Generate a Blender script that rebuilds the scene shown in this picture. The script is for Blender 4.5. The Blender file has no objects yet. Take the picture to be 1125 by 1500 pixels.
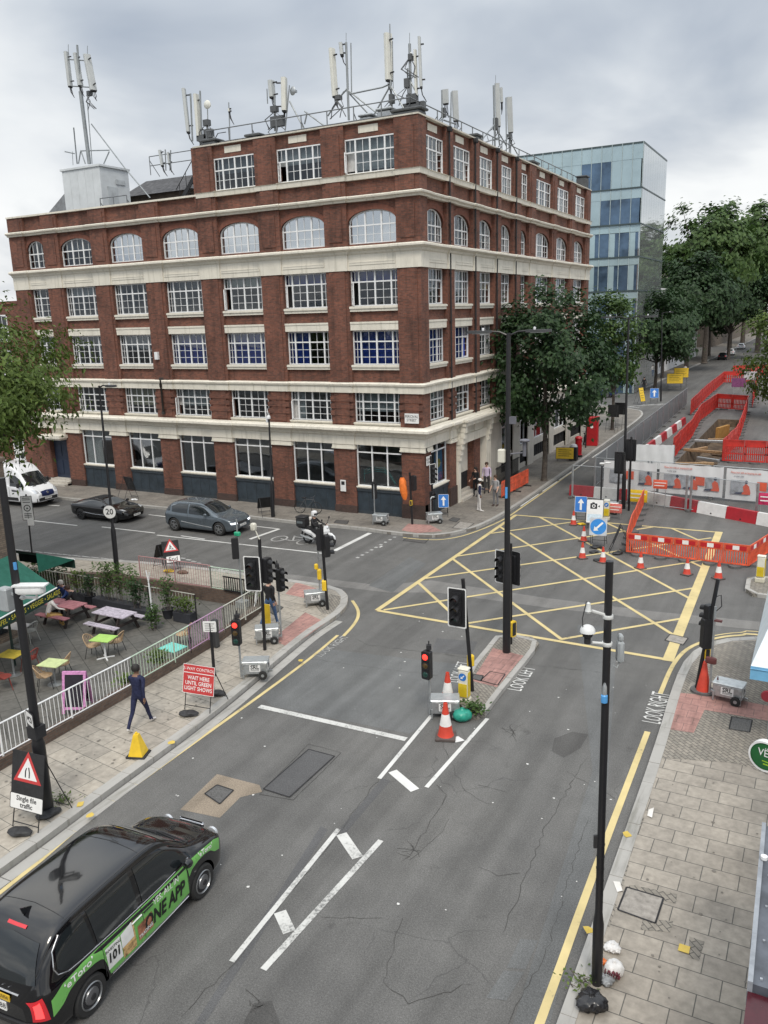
import bpy, bmesh, math, random
from math import sin, cos, pi, radians, sqrt, atan2, hypot
from mathutils import Vector as V, Matrix as Mx
from mathutils.bvhtree import BVHTree
rnd = random.Random(7)
sc = bpy.context.scene
COL = sc.collection
# ---------------------------------------------------------------- camera
FPX, CX, CY, CH = 1200.0, 562.5, 750.0, 11.0
_p, _ro, _b = radians(13.6), radians(-1.73), radians(28.5)
def _rz(v): return V((v[0]*cos(_b)-v[1]*sin(_b), v[0]*sin(_b)+v[1]*cos(_b), v[2]))
CF = _rz((0, cos(_p), -sin(_p)))
_u = V((0, sin(_p), cos(_p))); _r = V((1, 0, 0))
CR = _rz(cos(_ro)*_r + sin(_ro)*_u); CU = _rz(-sin(_ro)*_r + cos(_ro)*_u)
EYE = V((0, 0, CH))
cd = bpy.data.cameras.new('camera'); cam = bpy.data.objects.new('camera', cd); COL.objects.link(cam)
cd.sensor_fit = 'HORIZONTAL'; cd.sensor_width = 36; cd.lens = 36*FPX/1125; cd.clip_start = .1; cd.clip_end = 3000
m = Mx((CR, CU, -CF)).transposed().to_4x4(); m.translation = EYE; cam.matrix_world = m
sc.camera = cam
def ray(px, py): return CF + (px-CX)/FPX*CR - (py-CY)/FPX*CU
def G(px, py, z=0.0):                       # survey: photo point -> place on the level z
    d = ray(px, py); t = (z-CH)/d.z; return EYE + t*d
def onY(px, py, Y): d = ray(px, py); return EYE + d*(Y/d.y)
def onX(px, py, X): d = ray(px, py); return EYE + d*(X/d.x)
def top_at(b, px, py):                      # head of a post standing on b
    d = ray(px, py); t = (b.x*b.x+b.y*b.y)/(d.x*b.x+d.y*b.y); return EYE + t*d
# ---------------------------------------------------------------- light
w = bpy.data.worlds.new('World'); sc.world = w; w.use_nodes = True
nt = w.node_tree; nt.nodes.clear(); N = nt.nodes.new; L = nt.links.new
def mathn(nt, op, a, b=None, clamp=False):
    n = nt.nodes.new('ShaderNodeMath'); n.operation = op; n.use_clamp = clamp
    for i, x in enumerate((a, b)):
        if x is None: continue
        if isinstance(x, (int, float)): n.inputs[i].default_value = x
        else: nt.links.new(x, n.inputs[i])
    return n.outputs[0]
def ramp(nt, fac, stops):
    n = nt.nodes.new('ShaderNodeValToRGB'); e = n.color_ramp.elements
    while len(e) < len(stops): e.new(.5)
    for x, (p, c) in zip(e, stops): x.position = p; x.color = (*c, 1) if len(c) == 3 else c
    if fac is not None: nt.links.new(fac, n.inputs[0])
    return n.outputs[0]
def mixc(nt, fac, a, b, mode='MIX'):
    n = nt.nodes.new('ShaderNodeMix'); n.data_type = 'RGBA'; n.blend_type = mode
    for i, x in ((0, fac), (6, a), (7, b)):
        if isinstance(x, (int, float)): n.inputs[i].default_value = x
        elif isinstance(x, (tuple, list)): n.inputs[i].default_value = (*x, 1) if len(x) == 3 else x
        else: nt.links.new(x, n.inputs[i])
    return n.outputs[2]
def noise(nt, vec, scale, detail=4, rough=.55, dist=0):
    n = nt.nodes.new('ShaderNodeTexNoise'); n.inputs['Scale'].default_value = scale; n.inputs['Detail'].default_value = detail
    n.inputs['Roughness'].default_value = rough; n.inputs['Distortion'].default_value = dist
    if vec is not None: nt.links.new(vec, n.inputs['Vector'])
    return n.outputs['Fac']
SUN_EL, SUN_AZ = radians(52), radians(150)     # azimuth from +Y towards +X
sky = N('ShaderNodeTexSky'); sky.sky_type = 'NISHITA'; sky.sun_disc = False
sky.sun_elevation = SUN_EL; sky.sun_rotation = SUN_AZ; sky.air_density = 1.5; sky.dust_density = 3
tc = N('ShaderNodeTexCoord'); sx = N('ShaderNodeSeparateXYZ'); L(tc.outputs['Generated'], sx.inputs[0])
zz = mathn(nt, 'MAXIMUM', sx.outputs[2], 0.0)
den = mathn(nt, 'ADD', zz, .30)
cb = N('ShaderNodeCombineXYZ'); L(mathn(nt, 'DIVIDE', sx.outputs[0], den), cb.inputs[0]); L(mathn(nt, 'DIVIDE', sx.outputs[1], den), cb.inputs[1])
n1 = noise(nt, cb.outputs[0], .62, 4, .5, .3); n2 = noise(nt, cb.outputs[0], 1.7, 5, .5, .3)
cl = mathn(nt, 'ADD', mathn(nt, 'MULTIPLY', n1, .58), mathn(nt, 'MULTIPLY', n2, .42))
ccol = ramp(nt, cl, [(.40, (.37, .43, .53)), (.5, (.55, .61, .69)), (.60, (.80, .84, .88))])
hor = ramp(nt, zz, [(0, (1, 1, 1)), (.08, (.85, .85, .85)), (.20, (.32, .32, .32)), (.36, (0, 0, 0))])
ccol = mixc(nt, mathn(nt, 'MULTIPLY', hor, .95), ccol, ramp(nt, cl, [(.42, (.54, .60, .68)), (.49, (.86, .88, .90)), (.55, (1.18, 1.18, 1.16))]))
zen = ramp(nt, zz, [(.30, (1, 1, 1)), (.58, (2.4, 2.27, 2.08)), (1, (3.1, 2.92, 2.68))])
ccol = mixc(nt, 1.0, ccol, zen, 'MULTIPLY')
skc = mixc(nt, 1.0, sky.outputs[0], (.1, .1, .1), 'MULTIPLY')
fin = mixc(nt, .95, skc, ccol)
bg = N('ShaderNodeBackground'); bg.inputs[1].default_value = .80; L(fin, bg.inputs[0])
wo = N('ShaderNodeOutputWorld'); L(bg.outputs[0], wo.inputs[0])
sd = bpy.data.lights.new('sun', 'SUN'); sd.energy = 1.5; sd.angle = radians(16); sd.color = (1, .93, .83)
so = bpy.data.objects.new('sun', sd); COL.objects.link(so)
sv = V((sin(SUN_AZ)*cos(SUN_EL), cos(SUN_AZ)*cos(SUN_EL), sin(SUN_EL)))
so.rotation_euler = sv.to_track_quat('Z', 'Y').to_euler()
sc.view_settings.view_transform = 'Standard'; sc.view_settings.look = 'None'; sc.view_settings.exposure = .3; sc.view_settings.gamma = 1
sc.cycles.max_bounces = 6; sc.cycles.transparent_max_bounces = 10; sc.cycles.caustics_reflective = False; sc.cycles.caustics_refractive = False
# ---------------------------------------------------------------- materials
MATS = {}
def newmat(name):
    x = bpy.data.materials.new(name); x.use_nodes = True; n = x.node_tree; b = n.nodes['Principled BSDF']; return x, n, b
def uvn(nt, scale=None, rot=0, loc=(0, 0, 0)):
    t = nt.nodes.new('ShaderNodeTexCoord')
    if scale is None and rot == 0: return t.outputs['UV']
    mp = nt.nodes.new('ShaderNodeMapping'); nt.links.new(t.outputs['UV'], mp.inputs[0])
    s = scale or 1; mp.inputs['Scale'].default_value = (s, s, s) if not isinstance(s, tuple) else s
    mp.inputs['Rotation'].default_value = (0, 0, rot); mp.inputs['Location'].default_value = loc; return mp.outputs[0]
def bump(nt, b, h, s=.3, d=.01):
    n = nt.nodes.new('ShaderNodeBump'); n.inputs['Strength'].default_value = s; n.inputs['Distance'].default_value = d
    nt.links.new(h, n.inputs['Height']); nt.links.new(n.outputs[0], b.inputs['Normal'])
def M(name, col, rough=.6, metal=0, var=.12, scale=3, coat=0, spec=.5, emit=0):
    if name in MATS: return MATS[name]
    x, n, b = newmat(name)
    if var:
        t = n.nodes.new('ShaderNodeTexCoord'); f = noise(n, t.outputs['Object'], scale, 5, .65)
        lo = tuple(c*(1-var*1.6) for c in col); hi = tuple(min(1, c*(1+var*1.3)) for c in col)
        n.links.new(ramp(n, f, [(.3, lo), (.5, col), (.72, hi)]), b.inputs['Base Color'])
        n.links.new(ramp(n, f, [(.3, (min(1, rough*1.25),)*3), (.7, (rough*.8,)*3)]), b.inputs['Roughness'])
    else:
        b.inputs['Base Color'].default_value = (*col, 1); b.inputs['Roughness'].default_value = rough
    b.inputs['Metallic'].default_value = metal; b.inputs['Coat Weight'].default_value = coat; b.inputs['Coat Roughness'].default_value = .04
    b.inputs['Specular IOR Level'].default_value = spec
    if emit: b.inputs['Emission Color'].default_value = (*col, 1); b.inputs['Emission Strength'].default_value = emit
    MATS[name] = x; return x
def glassmat(name, tint, refl=(.9, .95, 1), rough=.02, base=.08, wob=.0):
    x, n, b = newmat(name); n.nodes.remove(b); o = n.nodes['Material Output']
    tr = n.nodes.new('ShaderNodeBsdfTransparent'); tr.inputs[0].default_value = (*tint, 1)
    gl = n.nodes.new('ShaderNodeBsdfGlossy'); gl.inputs[0].default_value = (*refl, 1); gl.inputs['Roughness'].default_value = rough
    fr = n.nodes.new('ShaderNodeFresnel'); fr.inputs[0].default_value = 1.5
    ge = n.nodes.new('ShaderNodeNewGeometry'); f = mathn(n, 'MULTIPLY', mathn(n, 'ADD', mathn(n, 'MULTIPLY', fr.outputs[0], 1.25), base, True), mathn(n, 'SUBTRACT', 1.0, ge.outputs['Backfacing']))
    if wob:
        t = n.nodes.new('ShaderNodeTexCoord'); bp = n.nodes.new('ShaderNodeBump'); bp.inputs['Strength'].default_value = wob; bp.inputs['Distance'].default_value = .05
        n.links.new(noise(n, t.outputs['Object'], .9, 2), bp.inputs['Height']); n.links.new(bp.outputs[0], gl.inputs['Normal'])
    mx = n.nodes.new('ShaderNodeMixShader'); n.links.new(f, mx.inputs[0]); n.links.new(tr.outputs[0], mx.inputs[1]); n.links.new(gl.outputs[0], mx.inputs[2])
    n.links.new(mx.outputs[0], o.inputs[0]); MATS[name] = x; return x
def brickmat(name, c1, c2, mortar, bw=.225, bh=.075, ms=.010, dark=.5, rot=0, rough=.85, bmp=.3, stain=.35):
    x, n, b = newmat(name); uv = uvn(n, None, rot) if not rot else uvn(n, 1.0, rot)
    t = n.nodes.new('ShaderNodeTexBrick'); n.links.new(uv, t.inputs['Vector'])
    for k, c in (('Color1', c1), ('Color2', c2), ('Mortar', mortar)): t.inputs[k].default_value = (*c, 1)
    t.inputs['Scale'].default_value = 1; t.inputs['Mortar Size'].default_value = ms; t.inputs['Brick Width'].default_value = bw; t.inputs['Row Height'].default_value = bh
    t.inputs['Mortar Smooth'].default_value = .2; t.inputs['Bias'].default_value = -.1
    f = noise(n, uv, .55, 6, .7); g = noise(n, uv, 6, 4, .6)
    c = mixc(n, 1.0, t.outputs['Color'], ramp(n, f, [(.28, (1-stain,)*3), (.5, (1, 1, 1)), (.75, (1+stain*.5,)*3)]), 'MULTIPLY')
    c = mixc(n, 1.0, c, ramp(n, g, [(.3, (.8, .8, .8)), (.7, (1.15, 1.15, 1.15))]), 'MULTIPLY')
    if 'red' in name: c = mixc(n, 1.0, c, ramp(n, noise(n, uvn(n, (2.2, .16, 1)), 1.0, 5, .65), [(.30, (.58,)*3), (.47, (1, 1, 1)), (.70, (1.18, 1.15, 1.12))]), 'MULTIPLY')
    n.links.new(c, b.inputs['Base Color']); b.inputs['Roughness'].default_value = rough
    bump(n, b, mathn(n, 'MULTIPLY', t.outputs['Fac'], -1), bmp, .01); MATS[name] = x; return x
brick = brickmat('red_brick', (.190, .068, .042), (.098, .040, .028), (.112, .076, .062), .225, .075, .009, stain=.5)
brick_hi = brickmat('rubbed_brick', (.20, .07, .043), (.15, .05, .032), (.16, .09, .07), .075, .225, .007)
brick_brown = brickmat('brown_brick', (.20, .155, .115), (.12, .092, .072), (.09, .08, .07), .225, .075, .010)
brick_wall = brickmat('low_wall_brick', (.125, .080, .058), (.085, .055, .042), (.10, .09, .08), .225, .075, .010)
slab = brickmat('paving_slab', (.33, .298, .255), (.27, .244, .21), (.10, .095, .085), .68, .48, .010, bmp=.25, stain=.30)
slab_d = brickmat('dirty_paving_slab', (.215, .195, .17), (.175, .16, .142), (.08, .073, .065), .9, .6, .010, bmp=.25, stain=.4)
slabL = brickmat('pale_paving_slab', (.355, .32, .27), (.295, .268, .23), (.12, .115, .10), .80, .55, .010, bmp=.25, stain=.34, rot=radians(7))
slabT = brickmat('terrace_slab', (.125, .12, .108), (.10, .097, .088), (.05, .05, .045), .75, .6, .014, bmp=.3, stain=.35, rot=radians(30))
setts = brickmat('block_paving', (.26, .235, .20), (.20, .185, .16), (.09, .085, .075), .21, .105, .010, bmp=.4, stain=.3, rot=radians(45))
tact = brickmat('red_tactile_slab', (.36, .20, .175), (.31, .175, .155), (.17, .11, .10), .4, .4, .008, bmp=.3, stain=.3)
def stucco(name, col, rough=.7, st=.3):
    x, n, b = newmat(name); uv = uvn(n); f = noise(n, uv, .8, 6, .7)
    mp = uvn(n, (5, .35, 1)); g = noise(n, mp, 1.0, 5, .65)
    c = mixc(n, 1.0, col, ramp(n, f, [(.3, (1-st*.5,)*3), (.55, (1, 1, 1))]), 'MULTIPLY')
    c = mixc(n, 1.0, c, ramp(n, g, [(.28, (1-st, 1-st, 1-st*1.1)), (.48, (1, 1, 1))]), 'MULTIPLY')
    n.links.new(c, b.inputs['Base Color']); b.inputs['Roughness'].default_value = rough; bump(n, b, f, .1, .01); MATS[name] = x; return x
cream = stucco('cream_render', (.70, .665, .58)); stone = stucco('pale_stone', (.50, .47, .42), st=.35); whitewall = stucco('white_wall', (.72, .72, .72), st=.15)
def asphalt(name, col, cr=1.0):
    x, n, b = newmat(name); uv = uvn(n)
    big = noise(n, uv, .16, 5, .6); mid = noise(n, uv, 1.3, 5, .65); fine = noise(n, uv, 30, 4, .8); spk = noise(n, uv, 95, 2, .6); oil = noise(n, uv, .75, 5, .7)
    c = mixc(n, 1.0, col, ramp(n, big, [(.3, (.84, .84, .85)), (.52, (1, 1, 1)), (.72, (1.15, 1.14, 1.12))]), 'MULTIPLY')
    c = mixc(n, 1.0, c, ramp(n, mid, [(.3, (.88,)*3), (.7, (1.08,)*3)]), 'MULTIPLY')
    c = mixc(n, 1.0, c, ramp(n, fine, [(.3, (.66,)*3), (.5, (1, 1, 1)), (.70, (1.42,)*3)]), 'MULTIPLY')
    c = mixc(n, 1.0, c, ramp(n, spk, [(.34, (.6,)*3), (.46, (1, 1, 1)), (.60, (1, 1, 1)), (.68, (1.9,)*3)]), 'MULTIPLY')
    c = mixc(n, 1.0, c, ramp(n, oil, [(.26, (.62,)*3), (.36, (1, 1, 1))]), 'MULTIPLY')
    sm = uvn(n, (1.6, .10, 1)); tr = noise(n, sm, 1.0, 3, .5)
    c = mixc(n, 1.0, c, ramp(n, tr, [(.35, (.84,)*3), (.6, (1.08,)*3)]), 'MULTIPLY')
    if cr:
        vt = n.nodes.new('ShaderNodeTexVoronoi'); vt.feature = 'DISTANCE_TO_EDGE'; vt.inputs['Scale'].default_value = .33
        wv = n.nodes.new('ShaderNodeVectorMath'); wv.operation = 'ADD'; nz = n.nodes.new('ShaderNodeTexNoise'); nz.inputs['Scale'].default_value = 1.1; nz.inputs['Detail'].default_value = 6
        n.links.new(uv, nz.inputs['Vector']); n.links.new(uv, wv.inputs[0]); n.links.new(nz.outputs['Color'], wv.inputs[1]); n.links.new(wv.outputs[0], vt.inputs['Vector'])
        ln = ramp(n, vt.outputs['Distance'], [(.0, (1, 1, 1)), (.002, (1, 1, 1)), (.006, (0, 0, 0))])
        ms = ramp(n, noise(n, uv, .22, 3), [(.53, (0, 0, 0)), (.60, (1, 1, 1))])
        c = mixc(n, mathn(n, 'MULTIPLY', mathn(n, 'MULTIPLY', ln, ms), .45*cr), c, (.04, .04, .04))
    n.links.new(c, b.inputs['Base Color']); b.inputs['Roughness'].default_value = .82; b.inputs['Specular IOR Level'].default_value = .3
    bump(n, b, fine, .35, .006); MATS[name] = x; return x
road_m = asphalt('asphalt', (.122, .120, .116)); patch_d = asphalt('dark_asphalt_patch', (.085, .083, .080), .4); patch_l = asphalt('pale_asphalt_patch', (.185, .180, .172), .3)
patch_b = asphalt('grey_asphalt_lane', (.128, .131, .131), .5); tanp = asphalt('tan_concrete', (.26, .215, .165), 0); bury = asphalt('dark_asphalt', (.10, .10, .102), .3)
def paint(name, col, under=(.12, .12, .118), wear=.5, fl=9):
    x, n, b = newmat(name); uv = uvn(n); f = noise(n, uv, fl, 6, .75); g = noise(n, uv, 1.1, 4, .6)
    k = mathn(n, 'ADD', mathn(n, 'MULTIPLY', f, .7), mathn(n, 'MULTIPLY', g, .45))
    msk = ramp(n, k, [(.30+.16*wear, (0, 0, 0)), (.40+.2*wear, (1, 1, 1))])
    c = mixc(n, msk, under, mixc(n, 1.0, col, ramp(n, g, [(.3, (.8,)*3), (.7, (1.05,)*3)]), 'MULTIPLY'))
    n.links.new(c, b.inputs['Base Color']); b.inputs['Roughness'].default_value = .7; MATS[name] = x; return x
p_white = paint('white_road_paint', (.62, .62, .60), wear=.55); p_white2 = paint('worn_white_road_paint', (.55, .55, .53), wear=.85, fl=14); p_yel = paint('yellow_road_paint', (.60, .49, .24), wear=.46); p_faint = paint('faint_white_road_paint', (.42, .42, .41), wear=.95, fl=6)
kerb_m = stucco('granite_kerb', (.36, .35, .33), .8, .4)
black = M('black_paint', (.012, .012, .014), .38, var=.2); blackm = M('black_matt', (.018, .018, .02), .75); white = M('white_paint', (.72, .73, .74), .4, var=.06); galv = M('galvanised_steel', (.42, .44, .45), .42, .75, .18, 6)
greyp = M('grey_plastic', (.33, .34, .35), .55); rubber = M('rubber', (.018, .018, .018), .85); red = M('red_plastic', (.50, .045, .03), .5, var=.12); oran = M('orange_plastic', (.64, .095, .04), .55, var=.28, scale=2)
wht_r = M('white_reflective', (.75, .74, .72), .5, var=.08); yel = M('yellow_plastic', (.75, .50, .03), .45, var=.1); sblue = M('sign_blue', (.025, .16, .50), .45, var=.05); sred = M('sign_red', (.48, .045, .045), .45, var=.06); swhite = M('sign_white', (.72, .72, .71), .45, var=.05)
chrome = M('chrome', (.7, .7, .72), .12, 1, 0); skin1 = M('skin_brown', (.20, .11, .07), .55, var=.05); skin2 = M('skin_pale', (.52, .32, .24), .55, var=.05); frame_w = M('white_window_frame', (.74, .75, .76), .4, var=.05); wood = M('timber', (.30, .19, .10), .75, var=.3, scale=9)
glass = glassmat('window_glass', (.66, .70, .72), base=.03, wob=.12); glass_shop = glassmat('shop_glass', (.72, .75, .76), base=.10, wob=.10); glass_sky = glassmat('bright_window_glass', (.62, .66, .66), base=.55, wob=.06); carglass = M('car_glass', (.012, .015, .017), .05, 0, 0, spec=.9)
# ---------------------------------------------------------------- mesh building
class MB:
    def __init__(s): s.v = []; s.f = []; s.m = []; s.s = []; s.M = None
    def add(s, vs, fs, mi=0, sm=False):
        o = len(s.v)
        if s.M is not None: vs = [s.M @ V(a) for a in vs]
        s.v += [tuple(a) for a in vs]
        for f in fs: s.f.append([i+o for i in f]); s.m.append(mi); s.s.append(sm)
        return s
    def box(s, x0, y0, z0, x1, y1, z1, mi=0):
        return s.add([(x0, y0, z0), (x1, y0, z0), (x1, y1, z0), (x0, y1, z0), (x0, y0, z1), (x1, y0, z1), (x1, y1, z1), (x0, y1, z1)],
              [(3, 2, 1, 0), (4, 5, 6, 7), (0, 1, 5, 4), (1, 2, 6, 5), (2, 3, 7, 6), (3, 0, 4, 7)], mi)
    def cbox(s, c, d, mi=0): return s.box(c[0]-d[0]/2, c[1]-d[1]/2, c[2]-d[2]/2, c[0]+d[0]/2, c[1]+d[1]/2, c[2]+d[2]/2, mi)
    def rbox(s, c, d, r=.02, mi=0):             # box with chamfered upright edges and top
        x, y, z = d[0]/2, d[1]/2, d[2]/2
        def ring(i, zz): a, b = x-i, y-i; q = r; return [(c[0]+p[0], c[1]+p[1], c[2]+zz) for p in ((-a+q, -b), (a-q, -b), (a, -b+q), (a, b-q), (a-q, b), (-a+q, b), (-a, b-q), (-a, -b+q))]
        R = [ring(r*.7, -z), ring(0, -z+r), ring(0, z-r), ring(r*.7, z)]
        vs = sum(R, []); fs = [list(range(7, -1, -1)), list(range(24, 32))]
        for k in range(3):
            for i in range(8): j = (i+1) % 8; fs.append((k*8+i, k*8+j, k*8+8+j, k*8+8+i))
        return s.add(vs, fs, mi)
    def bar(s, p, q, w=.04, h=None, mi=0, up=(0, 0, 1)):
        p, q = V(p), V(q); h = h or w; d = (q-p).normalized(); u = V(up)
        if abs(d.dot(u)) > .95: u = V((0, 1, 0)) if abs(d.y) < .9 else V((1, 0, 0))
        a = d.cross(u).normalized()*w/2; b = a.cross(d).normalized()*h/2
        vs = [p-a-b, p+a-b, p+a+b, p-a+b, q-a-b, q+a-b, q+a+b, q-a+b]
        return s.add(vs, [(0, 1, 2, 3), (7, 6, 5, 4), (4, 5, 1, 0), (5, 6, 2, 1), (6, 7, 3, 2), (7, 4, 0, 3)], mi)
    def tube(s, pts, r=.03, n=8, mi=0, cap=True):
        pts = [V(a) for a in pts]; rs = r if isinstance(r, (list, tuple)) else [r]*len(pts); vs = []; fs = []; prev = None
        for i, p in enumerate(pts):
            d = (pts[min(i+1, len(pts)-1)]-pts[max(i-1, 0)]).normalized()
            if prev is None: a = d.cross(V((0, 0, 1)) if abs(d.z) < .9 else V((1, 0, 0))).normalized()
            else: a = (prev-d*prev.dot(d)).normalized()
            prev = a; b = d.cross(a)
            vs += [p+(a*cos(2*pi*k/n)+b*sin(2*pi*k/n))*rs[i] for k in range(n)]
        for i in range(len(pts)-1):
            for k in range(n): k2 = (k+1) % n; fs.append((i*n+k, i*n+k2, i*n+n+k2, i*n+n+k))
        s.add(vs, fs, mi, True)
        if cap: s.add(vs[:n], [list(range(n-1, -1, -1))], mi); s.add(vs[-n:], [list(range(n))], mi)
        return s
    def lathe(s, prof, c=(0, 0, 0), n=16, mi=0, axis='z', sm=True, cap=True):
        if len(prof) > 4 and abs(prof[0][0]-prof[-1][0]) < 1e-5 and prof[0][0] > 1e-4: prof = list(prof)+[prof[0]]; cap = False
        vs = []; fs = []
        for r, h in prof:
            for k in range(n):
                a = 2*pi*k/n; x, y = r*cos(a), r*sin(a)
                p = (x, y, h) if axis == 'z' else (h, x, y) if axis == 'x' else (y, h, x)
                vs.append((c[0]+p[0], c[1]+p[1], c[2]+p[2]))
        for i in range(len(prof)-1):
            for k in range(n): k2 = (k+1) % n; fs.append((i*n+k, i*n+k2, i*n+n+k2, i*n+n+k))
        s.add(vs, fs, mi, sm)
        for i, rev in ((0, True), (len(prof)-1, False)):
            if cap and prof[i][0] > 1e-4: q = vs[i*n:i*n+n]; s.add(q, [list(range(n-1, -1, -1)) if rev else list(range(n))], mi)
        return s
    def prism(s, poly, z0, z1, mi=0, side=None):
        a = sum(poly[i][0]*poly[(i+1) % len(poly)][1]-poly[(i+1) % len(poly)][0]*poly[i][1] for i in range(len(poly)))
        if a < 0: poly = poly[::-1]
        n = len(poly); vs = [(p[0], p[1], z0) for p in poly]+[(p[0], p[1], z1) for p in poly]
        s.add(vs, [list(range(n-1, -1, -1)), list(range(n, 2*n))], mi)
        s.add(vs, [(i, (i+1) % n, n+(i+1) % n, n+i) for i in range(n)], mi if side is None else side); return s
    def plate(s, poly, t, mat, mi=0):            # polygon in a local x,z plane, thickness t along -y .. +y
        o = s.M; s.M = (o @ mat if o is not None else mat) @ Mx.Rotation(pi/2, 4, 'X'); s.prism(poly, -t/2, t/2, mi); s.M = o; return s
    def sheet(s, poly, z, mi=0):
        a = sum(poly[i][0]*poly[(i+1) % len(poly)][1]-poly[(i+1) % len(poly)][0]*poly[i][1] for i in range(len(poly)))
        if a < 0: poly = poly[::-1]
        return s.add([(p[0], p[1], z) for p in poly], [list(range(len(poly)))], mi)
    def build(s, name, mats, parent=None, loc=None, rz=None, ang=35):
        me = bpy.data.meshes.new(name); me.from_pydata(s.v, [], s.f)
        for x in (mats if isinstance(mats, (list, tuple)) else [mats]): me.materials.append(x)
        me.polygons.foreach_set('material_index', s.m); me.polygons.foreach_set('use_smooth', s.s)
        boxuv(me)
        if any(s.s): me.set_sharp_from_angle(angle=radians(ang))
        return link(name, me, parent, loc, rz)
def boxuv(me):
    uv = me.uv_layers.new(name='UVMap').data; vs = me.vertices
    for p in me.polygons:
        n = p.normal; ax, ay, az = abs(n.x), abs(n.y), abs(n.z)
        for li in p.loop_indices:
            c = vs[me.loops[li].vertex_index].co
            uv[li].uv = (c.x, c.y) if az >= ax and az >= ay else (c.x, c.z) if ay >= ax else (c.y, c.z)
def link(name, me, parent=None, loc=None, rz=None):
    o = bpy.data.objects.new(name, me); COL.objects.link(o)
    if parent is not None: o.parent = parent
    if loc is not None: o.location = loc
    if rz is not None: o.rotation_euler = (0, 0, rz)
    return o
def tag(o, label, cat, group=None, kind=None):
    if label: o['label'] = label
    if cat: o['category'] = cat
    if group: o['group'] = group
    if kind: o['kind'] = kind
    return o
def thing(name, label, cat, loc=(0, 0, 0), rz=0, group=None):
    o = bpy.data.objects.new(name, None); COL.objects.link(o); o.location = loc; o.rotation_euler = (0, 0, rz); o.empty_display_size = .2
    return tag(o, label, cat, group)
def struct(o, name=None): o['kind'] = 'structure'; return o
def copy_tree(o, parent=None):
    c = o.copy(); COL.objects.link(c)
    if parent is not None: c.parent = parent
    for ch in [x for x in KIDS(o)]: copy_tree(ch, c)
    return c
def KIDS(o): return list(o.children)
def again(src, label, loc, rz=0): c = copy_tree(src); c.location = loc; c.rotation_euler = (0, 0, rz); c['label'] = label; return c
def text(name, body, size, mat, parent=None, mtx=None, ext=.002, align='CENTER', sx=1.0, bold=0):
    cu = bpy.data.curves.new(name, 'FONT'); cu.body = body; cu.size = size; cu.align_x = align; cu.align_y = 'CENTER'; cu.extrude = ext; cu.offset = bold; cu.resolution_u = 2; cu.space_line = .95
    o = bpy.data.objects.new(name, cu); me = bpy.data.meshes.new_from_object(o); bpy.data.objects.remove(o); bpy.data.curves.remove(cu)
    me.name = name; me.materials.clear(); me.materials.append(mat)
    for v in me.vertices: v.co.x *= sx
    if mtx is not None: me.transform(mtx)
    if me.uv_layers: me.uv_layers.remove(me.uv_layers[0])
    boxuv(me); return link(name, me, parent)
def face(c, nx, ny=None, tilt=0):               # matrix: text/plate plane at c, facing the horizontal direction (nx, ny)
    n = V((nx, ny, 0)).normalized(); r = V((0, 0, 1)).cross(n).normalized(); u = n.cross(r)
    if tilt: q = Mx.Rotation(-tilt, 3, r); n = q @ n; u = q @ u
    m = Mx((r, u, n)).transposed().to_4x4(); m.translation = V(c); return m
RX = Mx.Rotation(pi/2, 4, 'X')
def T(x, y, z): return Mx.Translation((x, y, z))
def RZ(a): return Mx.Rotation(a, 4, 'Z')
def ell(n, rx, ry, a0=0, a1=2*pi, cx=0, cy=0): return [(cx+rx*cos(a0+(a1-a0)*k/(n-1)), cy+ry*sin(a0+(a1-a0)*k/(n-1))) for k in range(n)]
def rrect(w, h, r, n=4, cx=0, cy=0):
    o = []
    for ax, ay, a in ((1, 1, 0), (-1, 1, pi/2), (-1, -1, pi), (1, -1, 3*pi/2)):
        for k in range(n+1): t = a+pi/2*k/n; o.append((cx+ax*(w/2-r)+r*cos(t), cy+ay*(h/2-r)+r*sin(t)))
    return o
def lineq(a, b, w):                              # a stripe on the ground from a to b
    a, b = V((a[0], a[1])), V((b[0], b[1])); d = (b-a).normalized(); n = V((-d.y, d.x))*w/2; return [(a-n)[:], (b-n)[:], (b+n)[:], (a+n)[:]]
def ribbon(pts, w, off=0):                       # a band of width w along a path, as quads
    pts = [V((p[0], p[1])) for p in pts]; Lf = []; Rt = []
    for i, p in enumerate(pts):
        d = (pts[min(i+1, len(pts)-1)]-pts[max(i-1, 0)]).normalized(); n = V((-d.y, d.x)); Lf.append(p+n*(off+w/2)); Rt.append(p+n*(off-w/2))
    return Lf, Rt
def band(mb, pts, w, z, off=0, mi=0):
    Lf, Rt = ribbon(pts, w, off)
    for i in range(len(pts)-1): mb.sheet([Rt[i][:], Rt[i+1][:], Lf[i+1][:], Lf[i][:]], z, mi)
def smooth_path(pts, k=4):
    pts = [V(p[:2]) for p in pts]; o = []
    for i in range(len(pts)-1):
        p0, p1, p2, p3 = pts[max(i-1, 0)], pts[i], pts[i+1], pts[min(i+2, len(pts)-1)]
        for j in range(k):
            t = j/k; o.append(.5*((2*p1)+(p2-p0)*t+(2*p0-5*p1+4*p2-p3)*t*t+(3*p1-p0-3*p2+p3)*t**3))
    o.append(pts[-1]); return [tuple(p) for p in o]
PAV = .13
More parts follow.
